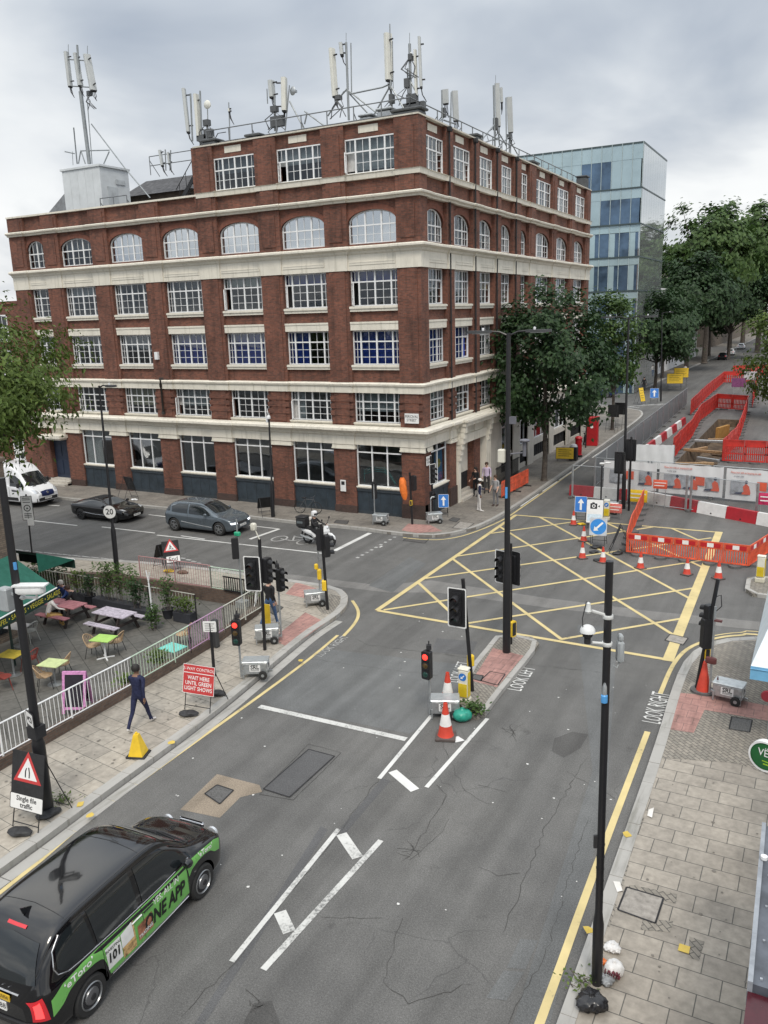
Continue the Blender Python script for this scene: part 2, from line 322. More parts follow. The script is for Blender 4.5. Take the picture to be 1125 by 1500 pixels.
# ================================================================ vehicles
def spline_rows(st, ny, nr):
    """stations -> smooth rows of a half section, mirrored; y runs along the vehicle"""
    def cr(p, t):
        n = len(p)-1; i = min(int(t*n), n-1); f = t*n-i; a, b, c, d = p[max(i-1, 0)], p[i], p[i+1], p[min(i+2, n)]
        return tuple(.5*((2*b[k])+(c[k]-a[k])*f+(2*a[k]-5*b[k]+4*c[k]-d[k])*f*f+(3*b[k]-a[k]-3*c[k]+d[k])*f**3) for k in range(len(b)))
    ys = [s[0] for s in st]; rows = []
    for i in range(ny+1):
        y = ys[0]+(ys[-1]-ys[0])*(.5-.5*cos(pi*i/ny))*.55+(ys[-1]-ys[0])*.45*i/ny
        k = max(j for j in range(len(ys)-1) if ys[j] <= y+1e-9); f = (y-ys[k])/(ys[k+1]-ys[k])
        a, b, c, d = (st[max(k-1, 0)], st[k], st[k+1], st[min(k+2, len(st)-1)])
        v = []
        for q in range(1, 6):
            h0, h1 = (c[q]-a[q])/(c[0]-a[0])*(c[0]-b[0]), (d[q]-b[q])/(d[0]-b[0])*(c[0]-b[0])
            dl = c[q]-b[q]
            if dl*h0 <= 0: h0 = 0
            if dl*h1 <= 0: h1 = 0
            h0 = max(-abs(3*dl), min(abs(3*dl), h0)); h1 = max(-abs(3*dl), min(abs(3*dl), h1))
            v.append((2*f**3-3*f*f+1)*b[q]+(f**3-2*f*f+f)*h0+(-2*f**3+3*f*f)*c[q]+(f**3-f*f)*h1)
        wb, zb, zs, zt, wr = v; wsh = wb*.95; g = max(0, min(1, (zt-zs)/.45)); hgt = zt-zs
        pts = [(0, zb), (wb*.80, zb), (wb*.95, zb+.05), (wb*.985, zb+.16), (wb, zb+(zs-zb)*.55), (wb*.99, zs-.10), (wsh, zs-.005*g),
               (wsh+(wr-wsh)*.30, zs+hgt*.34), (wsh+(wr-wsh)*.70, zs+hgt*.68), (wr, zt-.085*g-hgt*.06), (wr*.93, zt-.03*g-hgt*.01), (wr*.6, zt+.006), (0, zt+.018)]
        fine = [cr(pts, j/nr) for j in range(nr+1)]; rows.append((y, fine))
    for _ in range(5):
        rows = [rows[0]]+[(rows[i][0], [tuple((a[k]+2*b[k]+c[k])/4 for k in (0, 1)) for a, b, c in zip(rows[i-1][1], rows[i][1], rows[i+1][1])]) for i in range(1, len(rows)-1)]+[rows[-1]]
    return rows
def hollow(mb, mats, cutters):
    o = mb.build('body', mats)
    c = cutters.build('cut', [mats[-1]])
    md = o.modifiers.new('b', 'BOOLEAN'); md.operation = 'DIFFERENCE'; md.object = c; md.solver = 'EXACT'; md.material_mode = 'TRANSFER'
    dg = bpy.context.evaluated_depsgraph_get(); me = bpy.data.meshes.new_from_object(o.evaluated_get(dg))
    bpy.data.objects.remove(o); bpy.data.objects.remove(c)
    for p in me.polygons: p.use_smooth = True
    me.set_sharp_from_angle(angle=radians(32)); return me
class Car:
    def __init__(s, root, st, paint, wheels, wr_, ny=56, nr=40, arch=.06):
        s.r = root; rows = spline_rows(st, ny, nr); mb = MB(); vs = []; n = nr*2
        for y, f in rows: vs += [(p[0], y, p[1]) for p in f]+[(-p[0], y, p[1]) for p in f[-2:0:-1]]
        fs = []
        for i in range(ny):
            for k in range(n): k2 = (k+1) % n; fs.append((i*n+k, (i+1)*n+k, (i+1)*n+k2, i*n+k2))
        fs = [f[::-1] for f in fs]
        mb.add(vs, fs, 0, True); mb.add(vs[:n], [list(range(n))]); mb.add(vs[-n:], [list(range(n-1, -1, -1))])
        m_ = MB(); m_.v = vs; m_.f = fs+[list(range(n)), list(range(len(vs)-1, len(vs)-n-1, -1))]; m_.m = [0]*len(m_.f); m_.s = [True]*len(m_.f)
        s.bvh = BVHTree.FromPolygons([V(v) for v in vs], m_.f)
        cut = MB(); s.W = wheels
        for (x, y, rr) in wheels:
            for sg in (1, -1): cut.lathe([(rr+arch, (x-.30)*1), (rr+arch, x+.4)] if sg > 0 else [(rr+arch, -x-.4), (rr+arch, -x+.30)], (0, y, rr), 28, 0, 'x')
        me = hollow(m_, [paint, blackm], cut); s.body = link('body', me, root)
    def hit(s, o, d): h = s.bvh.ray_cast(V(o), V(d)); return h[0], h[1]
    def proj(s, side, a, z, off):
        if side in ('R', 'L'): g = 1 if side == 'R' else -1; p, n = s.hit((3*g, a, z), (-g, 0, 0)); d = V((g, 0, 0))
        elif side == 'F': p, n = s.hit((a, 6, z), (0, -1, 0)); d = V((0, 1, 0))
        elif side == 'B': p, n = s.hit((a, -6, z), (0, 1, 0)); d = V((0, -1, 0))
        else: p, n = s.hit((a, z, 5), (0, 0, -1)); d = V((0, 0, 1))
        if p is None: return None
        if n.dot(d) < 0: n = -n
        return p+n*off
    def patch(s, name, side, top, bot, mat, off=.006, n=14, m=6, parent=None, rim=None):
        """glass, lamps and decals: a quad-ish outline (two chains) lying on the body, with real thickness"""
        def ch(c, t):
            L_ = len(c)-1; i = min(int(t*L_), L_-1); f = t*L_-i; return (c[i][0]+(c[i+1][0]-c[i][0])*f, c[i][1]+(c[i+1][1]-c[i][1])*f)
        mb = MB(); vs = []; ok = True; last = None
        for i in range(n+1):
            a, b = ch(top, i/n), ch(bot, i/n)
            for j in range(m+1):
                p = s.proj(side, a[0]+(b[0]-a[0])*j/m, a[1]+(b[1]-a[1])*j/m, off)
                if p is None: p = last
                if p is None: p = V((0, 0, .5))
                vs.append(p); last = p
        fs = []
        for i in range(n):
            for j in range(m): k = i*(m+1)+j; fs.append((k, k+1, k+m+2, k+m+1))
        c0 = vs[0]; nn = (vs[1]-vs[0]).cross(vs[m+1]-vs[0]); ref = {'R': V((1, 0, 0)), 'L': V((-1, 0, 0)), 'F': V((0, 1, 0)), 'B': V((0, -1, 0)), 'T': V((0, 0, 1))}[side]
        if nn.dot(ref) < 0: fs = [f[::-1] for f in fs]
        mb.add(vs, fs, 0, True); return mb.build(name, mat, parent or s.r)
    def strip(s, name, side, pts, r, mat, off=.004, parent=None, sub=6):
        o = []
        for a, b in zip(pts, pts[1:]):
            for k in range(sub): t = k/sub; p = s.proj(side, a[0]+(b[0]-a[0])*t, a[1]+(b[1]-a[1])*t, off); o += [p] if p else []
        p = s.proj(side, *pts[-1], off); o += [p] if p else []
        return MB().tube(o, r, 6).build(name, mat, parent or s.r)
    def text(s, body, side, a, z, size, mat, rot=0, sx=1, off=.010, shear=0, bold=0):
        o = text('lettering', body, size, mat, s.r, None, .0006, 'CENTER', sx, bold); g = 1 if side == 'R' else -1
        bm = bmesh.new(); bm.from_mesh(o.data); bmesh.ops.triangulate(bm, faces=bm.faces)
        for v in bm.verts:
            x, y = v.co.x+shear*v.co.y, v.co.y; x, y = x*cos(rot)-y*sin(rot), x*sin(rot)+y*cos(rot)
            if side in 'RL': p = s.proj(side, a+x*g, z+y, off+v.co.z)
            else: p = s.proj(side, a+(x if side == 'B' else -x), z+y, off+v.co.z)
            if p: v.co = p
        bm.to_mesh(o.data); bm.free(); return o
    def wheel(s, x, y, rr, wd=.22, style='disc', rim_m=None, side=1):
        rim_m = rim_m or M('alloy', (.35, .36, .37), .3, .8, .08); q = MB(); g = side; X = x*g
        q.lathe([(rr*.66, -wd/2), (rr*.90, -wd/2-.004), (rr, -wd/2+.035), (rr, wd/2-.035), (rr*.90, wd/2+.004), (rr*.66, wd/2)], (0, 0, 0), 28, 0, 'x')
        o = q.build('wheel', rubber, s.r); o.location = (X, y, rr)
        h = MB(); e = g*(wd/2); R = rr*.67
        if style == 'disc':
            for a, b, c, d, mi in ((R, -.0, R*.93, .012, 0), (R*.93, .012, R*.88, -.015, 0), (R*.88, -.015, R*.62, -.012, 1), (R*.62, -.012, R*.58, .014, 0), (R*.58, .014, R*.24, .026, 2), (R*.24, .026, R*.22, .04, 1), (R*.22, .04, 0, .042, 1)): h.lathe([(a, e+g*b), (c, e+g*d)], (0, 0, 0), 28, mi, 'x', True, False)
        else:
            h.lathe([(R, e), (R*.92, e+g*.008), (R*.88, e-g*.04)], (0, 0, 0), 24, 0, 'x', True, False); h.lathe([(R*.9, e-g*.05), (0, e-g*.05)], (0, 0, 0), 24, 1, 'x', True, False); h.lathe([(R*.2, e-g*.03), (R*.18, e+g*.005), (0, e+g*.006)], (0, 0, 0), 14, 0, 'x')
            for k in range(5):
                a = 2*pi*k/5+.3
                for da in (-.13, .13): h.bar((e-g*.02, R*.15*cos(a+da), R*.15*sin(a+da)), (e-g*.012, R*.93*cos(a+da*1.7), R*.93*sin(a+da*1.7)), .03, .035, 0, (1, 0, 0))
        h.build('rim', [rim_m, blackm, M('grey_hub', (.12, .12, .125), .4, .3)], o); return o
    def mirror(s, y, z, x, mat):
        for g in (1, -1):
            q = MB(); q.M = T(g*x, y, z); q.lathe([(0, -.1), (.06, -.085), (.085, -.03), (.085, .03), (.07, .06), (0, .062)], (0, 0, 0), 12, 0, 'y'); q.bar((-g*.14, 0, -.03), (0, 0, -.02), .04, .03); q.build('wing_mirror', mat, s.r)
    def plate(s, side, a, z, body, col, w_=.52, h_=.115):
        p = s.proj(side, a, z, .012); g = {'F': (0, 1), 'B': (0, -1)}[side]; mt = face(p, *g)
        q = MB(); q.M = mt; q.prism(rrect(w_, h_, .015), -.01, .004); o = q.build('number_plate', col, s.r)
        if body: text('lettering', body, h_*.85, blackm, o, mt @ T(0, 0, .006), .001)
bpaint = M('black_car_paint', (.004, .004, .005), .10, 0, .0, 1, coat=.9, spec=.35); tgreen = M('green_wrap', (.15, .41, .095), .30, 0, .04, 1, coat=.4); decalw = M('white_decal', (.72, .72, .70), .4); redlamp = M('red_lamp', (.55, .02, .03), .2, 0, .05, coat=.6); redglow = M('lit_red_lamp', (.9, .06, .06), .3, 0, 0, emit=1.1); lampglass = M('headlamp', (.55, .57, .6), .12, .3, .05, coat=.8); plate_y = M('yellow_plate', (.62, .40, .03), .4, var=.03)
plate_w = M('white_plate', (.70, .70, .68), .4, var=.03); ggrey = M('grey_car_paint', (.105, .128, .15), .25, .45, .05, 1, coat=.8); vwhite = M('white_van_paint', (.70, .71, .73), .3, 0, .03, 1, coat=.5); dkplastic = M('dark_trim', (.02, .02, .022), .55)
# --- the black cab
tx = thing('taxi', 'black cab with a green advertising wrap along its side, driving close to the camera', 'taxi', (-10.72, 8.86, 0), radians(3.6))
st = [(-2.47, .55, .42, .80, .84, .40), (-2.43, .74, .36, .92, .98, .55), (-2.34, .86, .31, 1.04, 1.16, .64), (-2.20, .905, .27, 1.10, 1.45, .70), (-2.0, .925, .25, 1.12, 1.72, .72), (-1.75, .93, .25, 1.11, 1.845, .73), (-1.2, .935, .25, 1.09, 1.885, .735), (-.4, .935, .25, 1.07, 1.89, .735), (.25, .935, .25, 1.05, 1.87, .725), (.62, .933, .25, 1.05, 1.79, .71), (1.02, .93, .25, 1.06, 1.50, .70), (1.38, .925, .25, 1.06, 1.19, .70), (1.62, .915, .25, 1.04, 1.10, .70), (2.0, .89, .26, .98, 1.04, .66), (2.22, .84, .28, .90, .96, .58), (2.33, .74, .32, .80, .86, .48), (2.38, .55, .40, .68, .72, .35)]
c = Car(tx, st, bpaint, [(.70, 1.48, .345), (.70, -1.50, .345)], .345)
for y in (1.48, -1.50):
    for g in (1, -1): c.wheel(.815, y, .345, .215, 'disc', side=g)
for sd in ('R', 'L'):
    c.patch('side_window', sd, [(-2.02, 1.28), (-1.95, 1.55), (-1.75, 1.70), (-1.35, 1.73)], [(-1.98, 1.22), (-1.85, 1.15), (-1.6, 1.13), (-1.28, 1.12)], carglass, .008, 10)
    c.patch('side_window', sd, [(-1.27, 1.73), (-.7, 1.75), (-.28, 1.75)], [(-1.22, 1.12), (-.7, 1.10), (-.26, 1.09)], carglass, .008, 10)
    c.patch('side_window', sd, [(-.16, 1.74), (.25, 1.71), (.62, 1.58), (.92, 1.36)], [(-.14, 1.09), (.3, 1.08), (.7, 1.09), (1.12, 1.12)], carglass, .008, 10)
    c.strip('chrome_trim', sd, [(1.15, 1.085), (.3, 1.055), (-.7, 1.07), (-1.6, 1.10), (-1.86, 1.12), (-2.03, 1.19), (-2.07, 1.30), (-2.0, 1.54), (-1.82, 1.70)], .011, chrome, .006)
    c.patch('green_panel', sd, [(-2.24, .90), (-2.02, 1.03), (-1.6, 1.055), (-1.2, 1.05)], [(-2.24, .60), (-2.05, .70), (-1.92, .82), (-1.80, .86), (-1.62, .88), (-1.36, .87), (-1.22, .83), (-1.12, .72), (-1.07, .40)], tgreen, .0045, 26, 6)
    c.patch('green_panel', sd, [(-1.2, 1.05), (-.3, 1.03), (.6, 1.03), (1.02, 1.04)], [(-1.06, .40), (-.3, .38), (.6, .38), (1.06, .42)], tgreen, .005, 20, 6)
    c.patch('green_panel', sd, [(1.03, 1.04), (1.5, 1.02), (1.95, .96), (2.14, .88)], [(1.08, .75), (1.18, .84), (1.38, .89), (1.6, .885), (1.78, .84), (1.92, .72), (2.1, .66)], tgreen, .0045, 22, 6)
    for yy in (-.22, -1.18, 1.02): c.strip('door_seam', sd, [(yy, 1.05), (yy+.01, .7), (yy+.03, .42)], .004, blackm, .006)
    c.strip('sill_trim', sd, [(1.02, .36), (0, .34), (-1.02, .36)], .014, chrome, .004)
    for yy in (-.36, -.08): c.strip('door_handle', sd, [(yy-.12, .93), (yy+.12, .935)], .016, bpaint, .022)
    c.strip('door_handle', sd, [(-.50, .935), (-.26, .94)], .014, decalw, .026)
    c.patch('tail_lamp', sd, [(-2.43, .92), (-2.33, 1.0)], [(-2.43, .60), (-2.28, .60)], redlamp, .012, 5, 6); c.patch('lit_lamp', sd, [(-2.41, .88), (-2.36, .94)], [(-2.41, .66), (-2.34, .66)], redglow, .018, 4, 4)
c.patch('windscreen', 'T', [(-.62, .72), (0, .70), (.62, .72)], [(-.66, 1.36), (0, 1.48), (.66, 1.36)], carglass, .008, 14, 8)
c.patch('rear_window', 'B', [(-.56, 1.66), (0, 1.70), (.56, 1.66)], [(-.68, 1.16), (0, 1.12), (.68, 1.16)], carglass, .010, 14, 8)
c.strip('bonnet_seam', 'T', [(.66, 1.46), (.70, 1.8), (.60, 2.1), (.35, 2.2), (0, 2.22), (-.35, 2.2), (-.60, 2.1), (-.70, 1.8), (-.66, 1.46)], .004, blackm, .003); c.strip('scuttle', 'T', [(-.66, 1.42), (0, 1.53), (.66, 1.42)], .02, dkplastic, .004)
c.strip('wiper', 'T', [(-.1, 1.45), (.5, 1.25)], .010, blackm, .018); c.strip('wiper', 'T', [(-.55, 1.38), (.0, 1.28)], .010, blackm, .018)
for yy in (.10, -1.62): c.strip('roof_seam', 'T', [(-.66, yy), (0, yy+.05), (.66, yy)], .005, blackm, .002)
for g in (1, -1): c.strip('roof_seam', 'T', [(g*.67, .55), (g*.69, -.4), (g*.69, -1.7)], .005, blackm, .002)
q = MB(); q.M = T(0, -1.72, 1.85); q.add([(-.015, -.10, 0), (.015, -.10, 0), (.015, .12, 0), (-.015, .12, 0), (-.005, -.14, .14), (.005, -.14, .14)], [(0, 1, 5, 4), (1, 2, 5), (2, 3, 4, 5), (3, 0, 4)]); q.build('fin_aerial', bpaint, tx)
c.patch('brake_light', 'B', [(-.2, 1.775), (.2, 1.775)], [(-.2, 1.745), (.2, 1.745)], redlamp, .012, 6, 2)
c.strip('rear_trim', 'B', [(-.42, .985), (.42, .985)], .014, chrome, .012)
c.plate('B', 0, .895, 'KY72 UVH', plate_y); c.plate('B', .0, .74, '67188', decalw, .36, .16)
c.strip('bumper_lip', 'B', [(-.72, .56), (0, .52), (.72, .56)], .018, dkplastic, .01)
for k in range(4): c.strip('badge_letter', 'B', [(-.2+.13*k, 1.045), (-.17+.13*k, 1.06)], .008, chrome, .012)
for g in (1, -1):
    p = c.proj('F', g*.56, .80, .01); q = MB(); q.M = T(*p); q.lathe([(0, .05), (.09, .04), (.125, .01), (.13, -.05)], (0, 0, 0), 18, 0, 'y'); q.build('headlamp', lampglass, tx)
q = MB(); p = c.proj('F', 0, .72, .0); q.M = T(*p); q.rbox((0, .0, .02), (.62, .06, .34), .03); q.build('grille', chrome, tx); c.plate('F', 0, .47, 'KY72 UVH', plate_w)
c.mirror(.98, 1.13, 1.02, bpaint)
c.text('‘eToro’', 'R', -1.70, .955, .165, decalw, radians(3), 1.25, .014, 0, .003); c.text('‘eToro’', 'R', 1.63, .945, .13, decalw, radians(-8), 1.2, .014, 0, .002)
blk = M('black_decal', (.01, .012, .01), .4)
c.text('YES, ALL IN', 'R', .42, .925, .15, decalw, 0, .95, .014, .12); c.text('ONE APP', 'R', .36, .66, .38, blk, 0, .72, .014, .12, .012)
c.patch('advert_page', 'R', [(-1.14, .93), (-.80, .93)], [(-1.10, .50), (-.76, .50)], decalw, .009, 6, 4); c.patch('advert_panel', 'R', [(-.78, .90), (-.46, .98)], [(-.74, .44), (-.42, .44)], M('advert_sand', (.55, .36, .16), .5, var=.5, scale=9), .009, 6, 4); c.patch('advert_page', 'R', [(-.78, .93), (-.50, .98)], [(-.77, .66), (-.48, .68)], decalw, .013, 6, 4)
c.patch('advert_photo', 'R', [(-.38, .78), (.0, .82)], [(-.36, .48), (.02, .5)], M('advert_brown', (.34, .14, .08), .5, var=.45, scale=7), .009, 6, 4)
c.text('INVESTING', 'R', -.965, .86, .075, blk, 0, .95, .016); c.text('101', 'R', -.95, .70, .24, blk, 0, .85, .016, .05, .008); c.text('TRADING', 'R', -.18, .56, .10, decalw, radians(6), .8, .016, 0, .002)
# --- grey electric hatchback
gc = thing('hatchback', 'grey metallic hatchback waiting at the kerb in front of the brick building', 'car', (-28.72, 33.02, 0), radians(-88.5))
st = [(-2.30, .60, .48, .86, .92, .55), (-2.25, .80, .36, .95, 1.05, .66), (-2.12, .90, .30, 1.02, 1.22, .66), (-1.85, .935, .25, 1.04, 1.46, .65), (-1.45, .945, .22, 1.02, 1.58, .66), (-.7, .945, .20, 1.00, 1.61, .66), (0, .945, .20, .98, 1.60, .66), (.4, .945, .20, .98, 1.52, .65), (.9, .945, .20, .98, 1.27, .66), (1.3, .94, .21, .97, 1.03, .74), (1.8, .92, .23, .90, .95, .74), (2.12, .87, .26, .80, .85, .68), (2.28, .78, .30, .70, .74, .6), (2.33, .62, .38, .60, .64, .45)]
c = Car(gc, st, ggrey, [(.72, 1.45, .36), (.72, -1.52, .36)], .36, ny=44, nr=30)
for y in (1.45, -1.52):
    for g in (1, -1): c.wheel(.83, y, .36, .23, 'alloy', side=g)
for sd in ('R', 'L'):
    c.patch('side_window', sd, [(-1.72, 1.32), (-1.3, 1.48), (-.62, 1.50)], [(-1.62, 1.06), (-1.2, 1.04), (-.60, 1.03)], carglass, .008, 8); c.patch('side_window', sd, [(-.52, 1.50), (0, 1.48), (.45, 1.34), (.78, 1.14)], [(-.5, 1.03), (0, 1.01), (.5, 1.01), (.92, 1.02)], carglass, .008, 8)
    c.patch('side_window', sd, [(-1.98, 1.28), (-1.82, 1.36)], [(-2.02, 1.08), (-1.78, 1.10)], carglass, .008, 4)
    for yy in (-.56, .52, -1.35): c.strip('door_seam', sd, [(yy, 1.0), (yy, .6), (yy+.03, .3)], .004, blackm, .003)
    c.strip('sill_trim', sd, [(1.0, .42), (.2, .48), (-1.0, .60)], .02, M('silver_trim', (.5, .51, .52), .3, .6), .004)
c.patch('windscreen', 'T', [(-.58, .32), (0, .28), (.58, .32)], [(-.66, 1.12), (0, 1.22), (.66, 1.12)], carglass, .008, 12, 8); c.patch('rear_window', 'B', [(-.5, 1.48), (0, 1.5), (.5, 1.48)], [(-.6, 1.15), (0, 1.12), (.6, 1.15)], carglass, .01, 10, 5)
for g in (1, -1):
    c.patch('headlamp', 'F', [(g*.44, .70), (g*.84, .72)], [(g*.46, .62), (g*.82, .63)], M('lit_headlamp', (.9, .93, 1), .3, 0, 0, emit=.8), .012, 6, 3); c.patch('skid_trim', 'F', [(g*.3, .36), (g*.7, .40)], [(g*.3, .32), (g*.66, .34)], M('silver_trim', (.5, .51, .52), .3, .6), .012, 6, 2)
c.patch('grille', 'F', [(-.42, .70), (.42, .70)], [(-.44, .60), (.44, .60)], blackm, .008, 8, 2); c.plate('F', 0, .50, 'LT22 XKD', plate_w); c.mirror(.72, 1.08, 1.02, ggrey)
# --- black convertible
bc_ = thing('sports_car', 'low black convertible with its soft top up behind the twenty sign', 'car', (-36.0, 32.92, 0), radians(-88))
st = [(-2.18, .62, .42, .78, .82, .5), (-2.10, .80, .32, .86, .90, .6), (-1.7, .89, .22, .90, .97, .62), (-1.2, .90, .18, .90, 1.08, .60), (-.6, .90, .17, .88, 1.25, .58), (-.15, .90, .17, .87, 1.28, .57), (.2, .90, .17, .86, 1.22, .57), (.75, .90, .17, .85, .96, .62), (1.05, .90, .18, .83, .87, .66), (1.6, .90, .19, .76, .79, .68), (1.95, .84, .22, .66, .69, .62), (2.12, .72, .26, .56, .58, .5), (2.19, .5, .32, .46, .48, .35)]
c = Car(bc_, st, bpaint, [(.70, 1.24, .325), (.70, -1.24, .325)], .325, ny=40, nr=28)
darkrim = M('dark_alloy', (.06, .06, .062), .35, .6)
for y in (1.24, -1.24):
    for g in (1, -1): c.wheel(.80, y, .325, .23, 'alloy', darkrim, g)
c.patch('soft_top', 'T', [(-.56, .1), (0, .12), (.56, .1)], [(-.56, -1.25), (0, -1.3), (.56, -1.25)], M('soft_top_fabric', (.012, .012, .013), .9), .012, 10, 10); c.patch('windscreen', 'T', [(-.52, .24), (0, .22), (.52, .24)], [(-.6, .82), (0, .92), (.6, .82)], M('pale_car_glass', (.10, .11, .12), .05, 0, 0, spec=.9), .008, 10, 6)
for sd in ('R', 'L'):
    c.patch('side_window', sd, [(-.75, 1.08), (-.2, 1.16), (.28, 1.08), (.6, .96)], [(-.7, .91), (-.2, .90), (.3, .89), (.66, .89)], carglass, .008, 8); c.strip('side_crease', sd, [(-1.0, .48), (-.3, .42), (.7, .40)], .008, chrome, .002)
    c.strip('door_seam', sd, [(.62, .85), (.60, .3)], .004, blackm, .003); c.strip('door_seam', sd, [(-.55, .87), (-.5, .3)], .004, blackm, .003)
for g in (1, -1): c.patch('headlamp', 'T', [(g*.62, 1.72), (g*.80, 1.60)], [(g*.56, 1.98), (g*.74, 1.90)], lampglass, .012, 5, 5); c.patch('tail_lamp', 'B', [(g*.5, .78), (g*.78, .80)], [(g*.5, .70), (g*.78, .70)], redlamp, .012, 5, 3)
c.plate('F', 0, .40, 'WV15 RLO', plate_w); c.mirror(.62, .92, .98, bpaint)
# --- white high roof van
vn = thing('van', 'white high roofed panel van entering the frame at the far left', 'van', (-44.7, 33.75, 0), radians(-88))
st = [(-2.95, .90, .40, 1.3, 2.40, .78), (-2.90, .98, .34, 1.4, 2.52, .84), (-2.0, 1.02, .30, 1.4, 2.58, .86), (0, 1.02, .30, 1.38, 2.58, .86), (.7, 1.02, .30, 1.36, 2.50, .84), (1.15, 1.01, .30, 1.32, 2.22, .80), (1.6, 1.0, .30, 1.26, 1.72, .78), (1.95, .99, .30, 1.18, 1.30, .80), (2.3, .97, .32, 1.05, 1.16, .78), (2.55, .90, .34, .92, 1.02, .70), (2.66, .76, .38, .76, .84, .58)]
c = Car(vn, st, vwhite, [(.78, 1.72, .36), (.78, -1.60, .36)], .36, ny=40, nr=28)
for y in (1.72, -1.6):
    for g in (1, -1): c.wheel(.88, y, .36, .24, 'alloy', M('steel_rim', (.2, .2, .21), .5, .5), g)
c.patch('windscreen', 'F', [(-.66, 2.05), (0, 2.08), (.66, 2.05)], [(-.78, 1.34), (0, 1.30), (.78, 1.34)], carglass, .012, 14, 8)
for sd in ('R', 'L'):
    c.patch('side_window', sd, [(.55, 1.98), (1.0, 1.98), (1.35, 1.72), (1.62, 1.44)], [(.55, 1.30), (1.0, 1.28), (1.4, 1.28), (1.75, 1.27)], carglass, .008, 8); c.patch('bumper_side', sd, [(1.2, .62), (-1.1, .62)], [(1.2, .42), (-1.1, .42)], dkplastic, .012, 10, 2)
    c.strip('door_seam', sd, [(.5, 2.2), (.5, 1.2), (.5, .5)], .006, blackm, .003); c.text('LOGISTICS', sd, .95, .98, .20, M('grey_decal', (.05, .05, .06), .5), 0, .8, .012) if False else None
    c.patch('emblem_decal', sd, [(.7, 1.1), (1.2, 1.08)], [(.72, .98), (1.15, .97)], M('grey_decal', (.06, .06, .07), .5, var=.3, scale=20), .008, 6, 2)
for g in (1, -1): c.patch('headlamp', 'F', [(g*.62, 1.06), (g*.86, 1.14)], [(g*.60, .92), (g*.88, .90)], lampglass, .012, 5, 4); c.patch('bonnet_vent', 'T', [(g*.55, 2.02), (g*.3, 2.04)], [(g*.55, 2.07), (g*.3, 2.09)], blackm, .006, 4, 2)
navy = M('navy_grille', (.015, .025, .09), .35, .2)
c.patch('grille', 'F', [(-.48, .98), (0, 1.02), (.48, .98)], [(-.46, .70), (0, .66), (.46, .70)], navy, .012, 10, 5); c.patch('bumper', 'F', [(-.82, .60), (0, .62), (.82, .60)], [(-.8, .36), (0, .35), (.8, .36)], dkplastic, .014, 12, 4); c.plate('F', 0, .54, 'BD21 KHV', plate_w)
q = MB(); p = c.proj('F', 0, .88, .014); q.M = T(*p); q.lathe([(0, .02), (.07, .01), (.075, 0)], (0, 0, 0), 14, 0, 'y'); q.build('badge', chrome, vn)
for g in (1, -1): q = MB(); q.rbox((g*1.13, 1.45, 1.42), (.2, .14, .32), .04); q.bar((g*1.0, 1.42, 1.3), (g*1.12, 1.45, 1.32), .05); q.build('wing_mirror', dkplastic, vn)
# --- far vehicles
def small_car(label, loc, rz, paint, group=None):
    t = thing('parked_car', label, 'car', loc, rz, group)
    st = [(-2.1, .6, .42, .8, .88, .5), (-2.0, .82, .3, .9, 1.05, .6), (-1.6, .88, .22, .95, 1.38, .6), (-.8, .89, .2, .94, 1.46, .62), (.1, .89, .2, .92, 1.42, .6), (.8, .89, .2, .92, 1.05, .62), (1.3, .88, .22, .86, .92, .66), (1.85, .82, .26, .74, .8, .6), (2.08, .6, .34, .6, .64, .45)]
    c = Car(t, st, paint, [(.68, 1.3, .31), (.68, -1.3, .31)], .31, ny=22, nr=20)
    for y in (1.3, -1.3):
        for g in (1, -1): c.wheel(.78, y, .31, .2, 'alloy', side=g)
    for sd in ('R', 'L'): c.patch('side_window', sd, [(-1.55, 1.24), (-.8, 1.34), (.1, 1.28), (.5, 1.1)], [(-1.5, .98), (-.8, .97), (.1, .96), (.7, .97)], carglass, .01, 8)
    c.patch('windscreen', 'T', [(-.52, .15), (.52, .15)], [(-.6, .74), (.6, .74)], carglass, .01, 8, 5); c.patch('rear_window', 'B', [(-.5, 1.32), (.5, 1.32)], [(-.6, 1.0), (.6, 1.0)], carglass, .01, 8, 4)
    for g in (1, -1): c.patch('headlamp', 'F', [(g*.45, .72), (g*.72, .72)], [(g*.45, .62), (g*.72, .62)], lampglass, .012, 4, 3); c.patch('tail_lamp', 'B', [(g*.5, .88), (g*.72, .88)], [(g*.5, .74), (g*.72, .74)], redlamp, .012, 4, 3)
    return t
small_car('dark blue car parked across the mouth of the side street', (-25.2, 104.6, 0), radians(80), M('blue_car_paint', (.008, .02, .11), .25, 0, .05, 1, coat=.8))
pcg = 'cars parked at the far end of the road'
w0 = small_car('white car at the far end of the road nearest the trees', (-19.2, 196, 0), radians(2), vwhite, pcg); k0 = again(w0, 'dark car parked just short of the white car down the road', (-19.0, 180, 0), radians(2))
for ch in k0.children:
    if ch.name.startswith('body'): ch.data = ch.data.copy(); ch.data.materials[0] = bpaint
again(w0, 'second white car farthest down the road', (-19.4, 222, 0), radians(2))
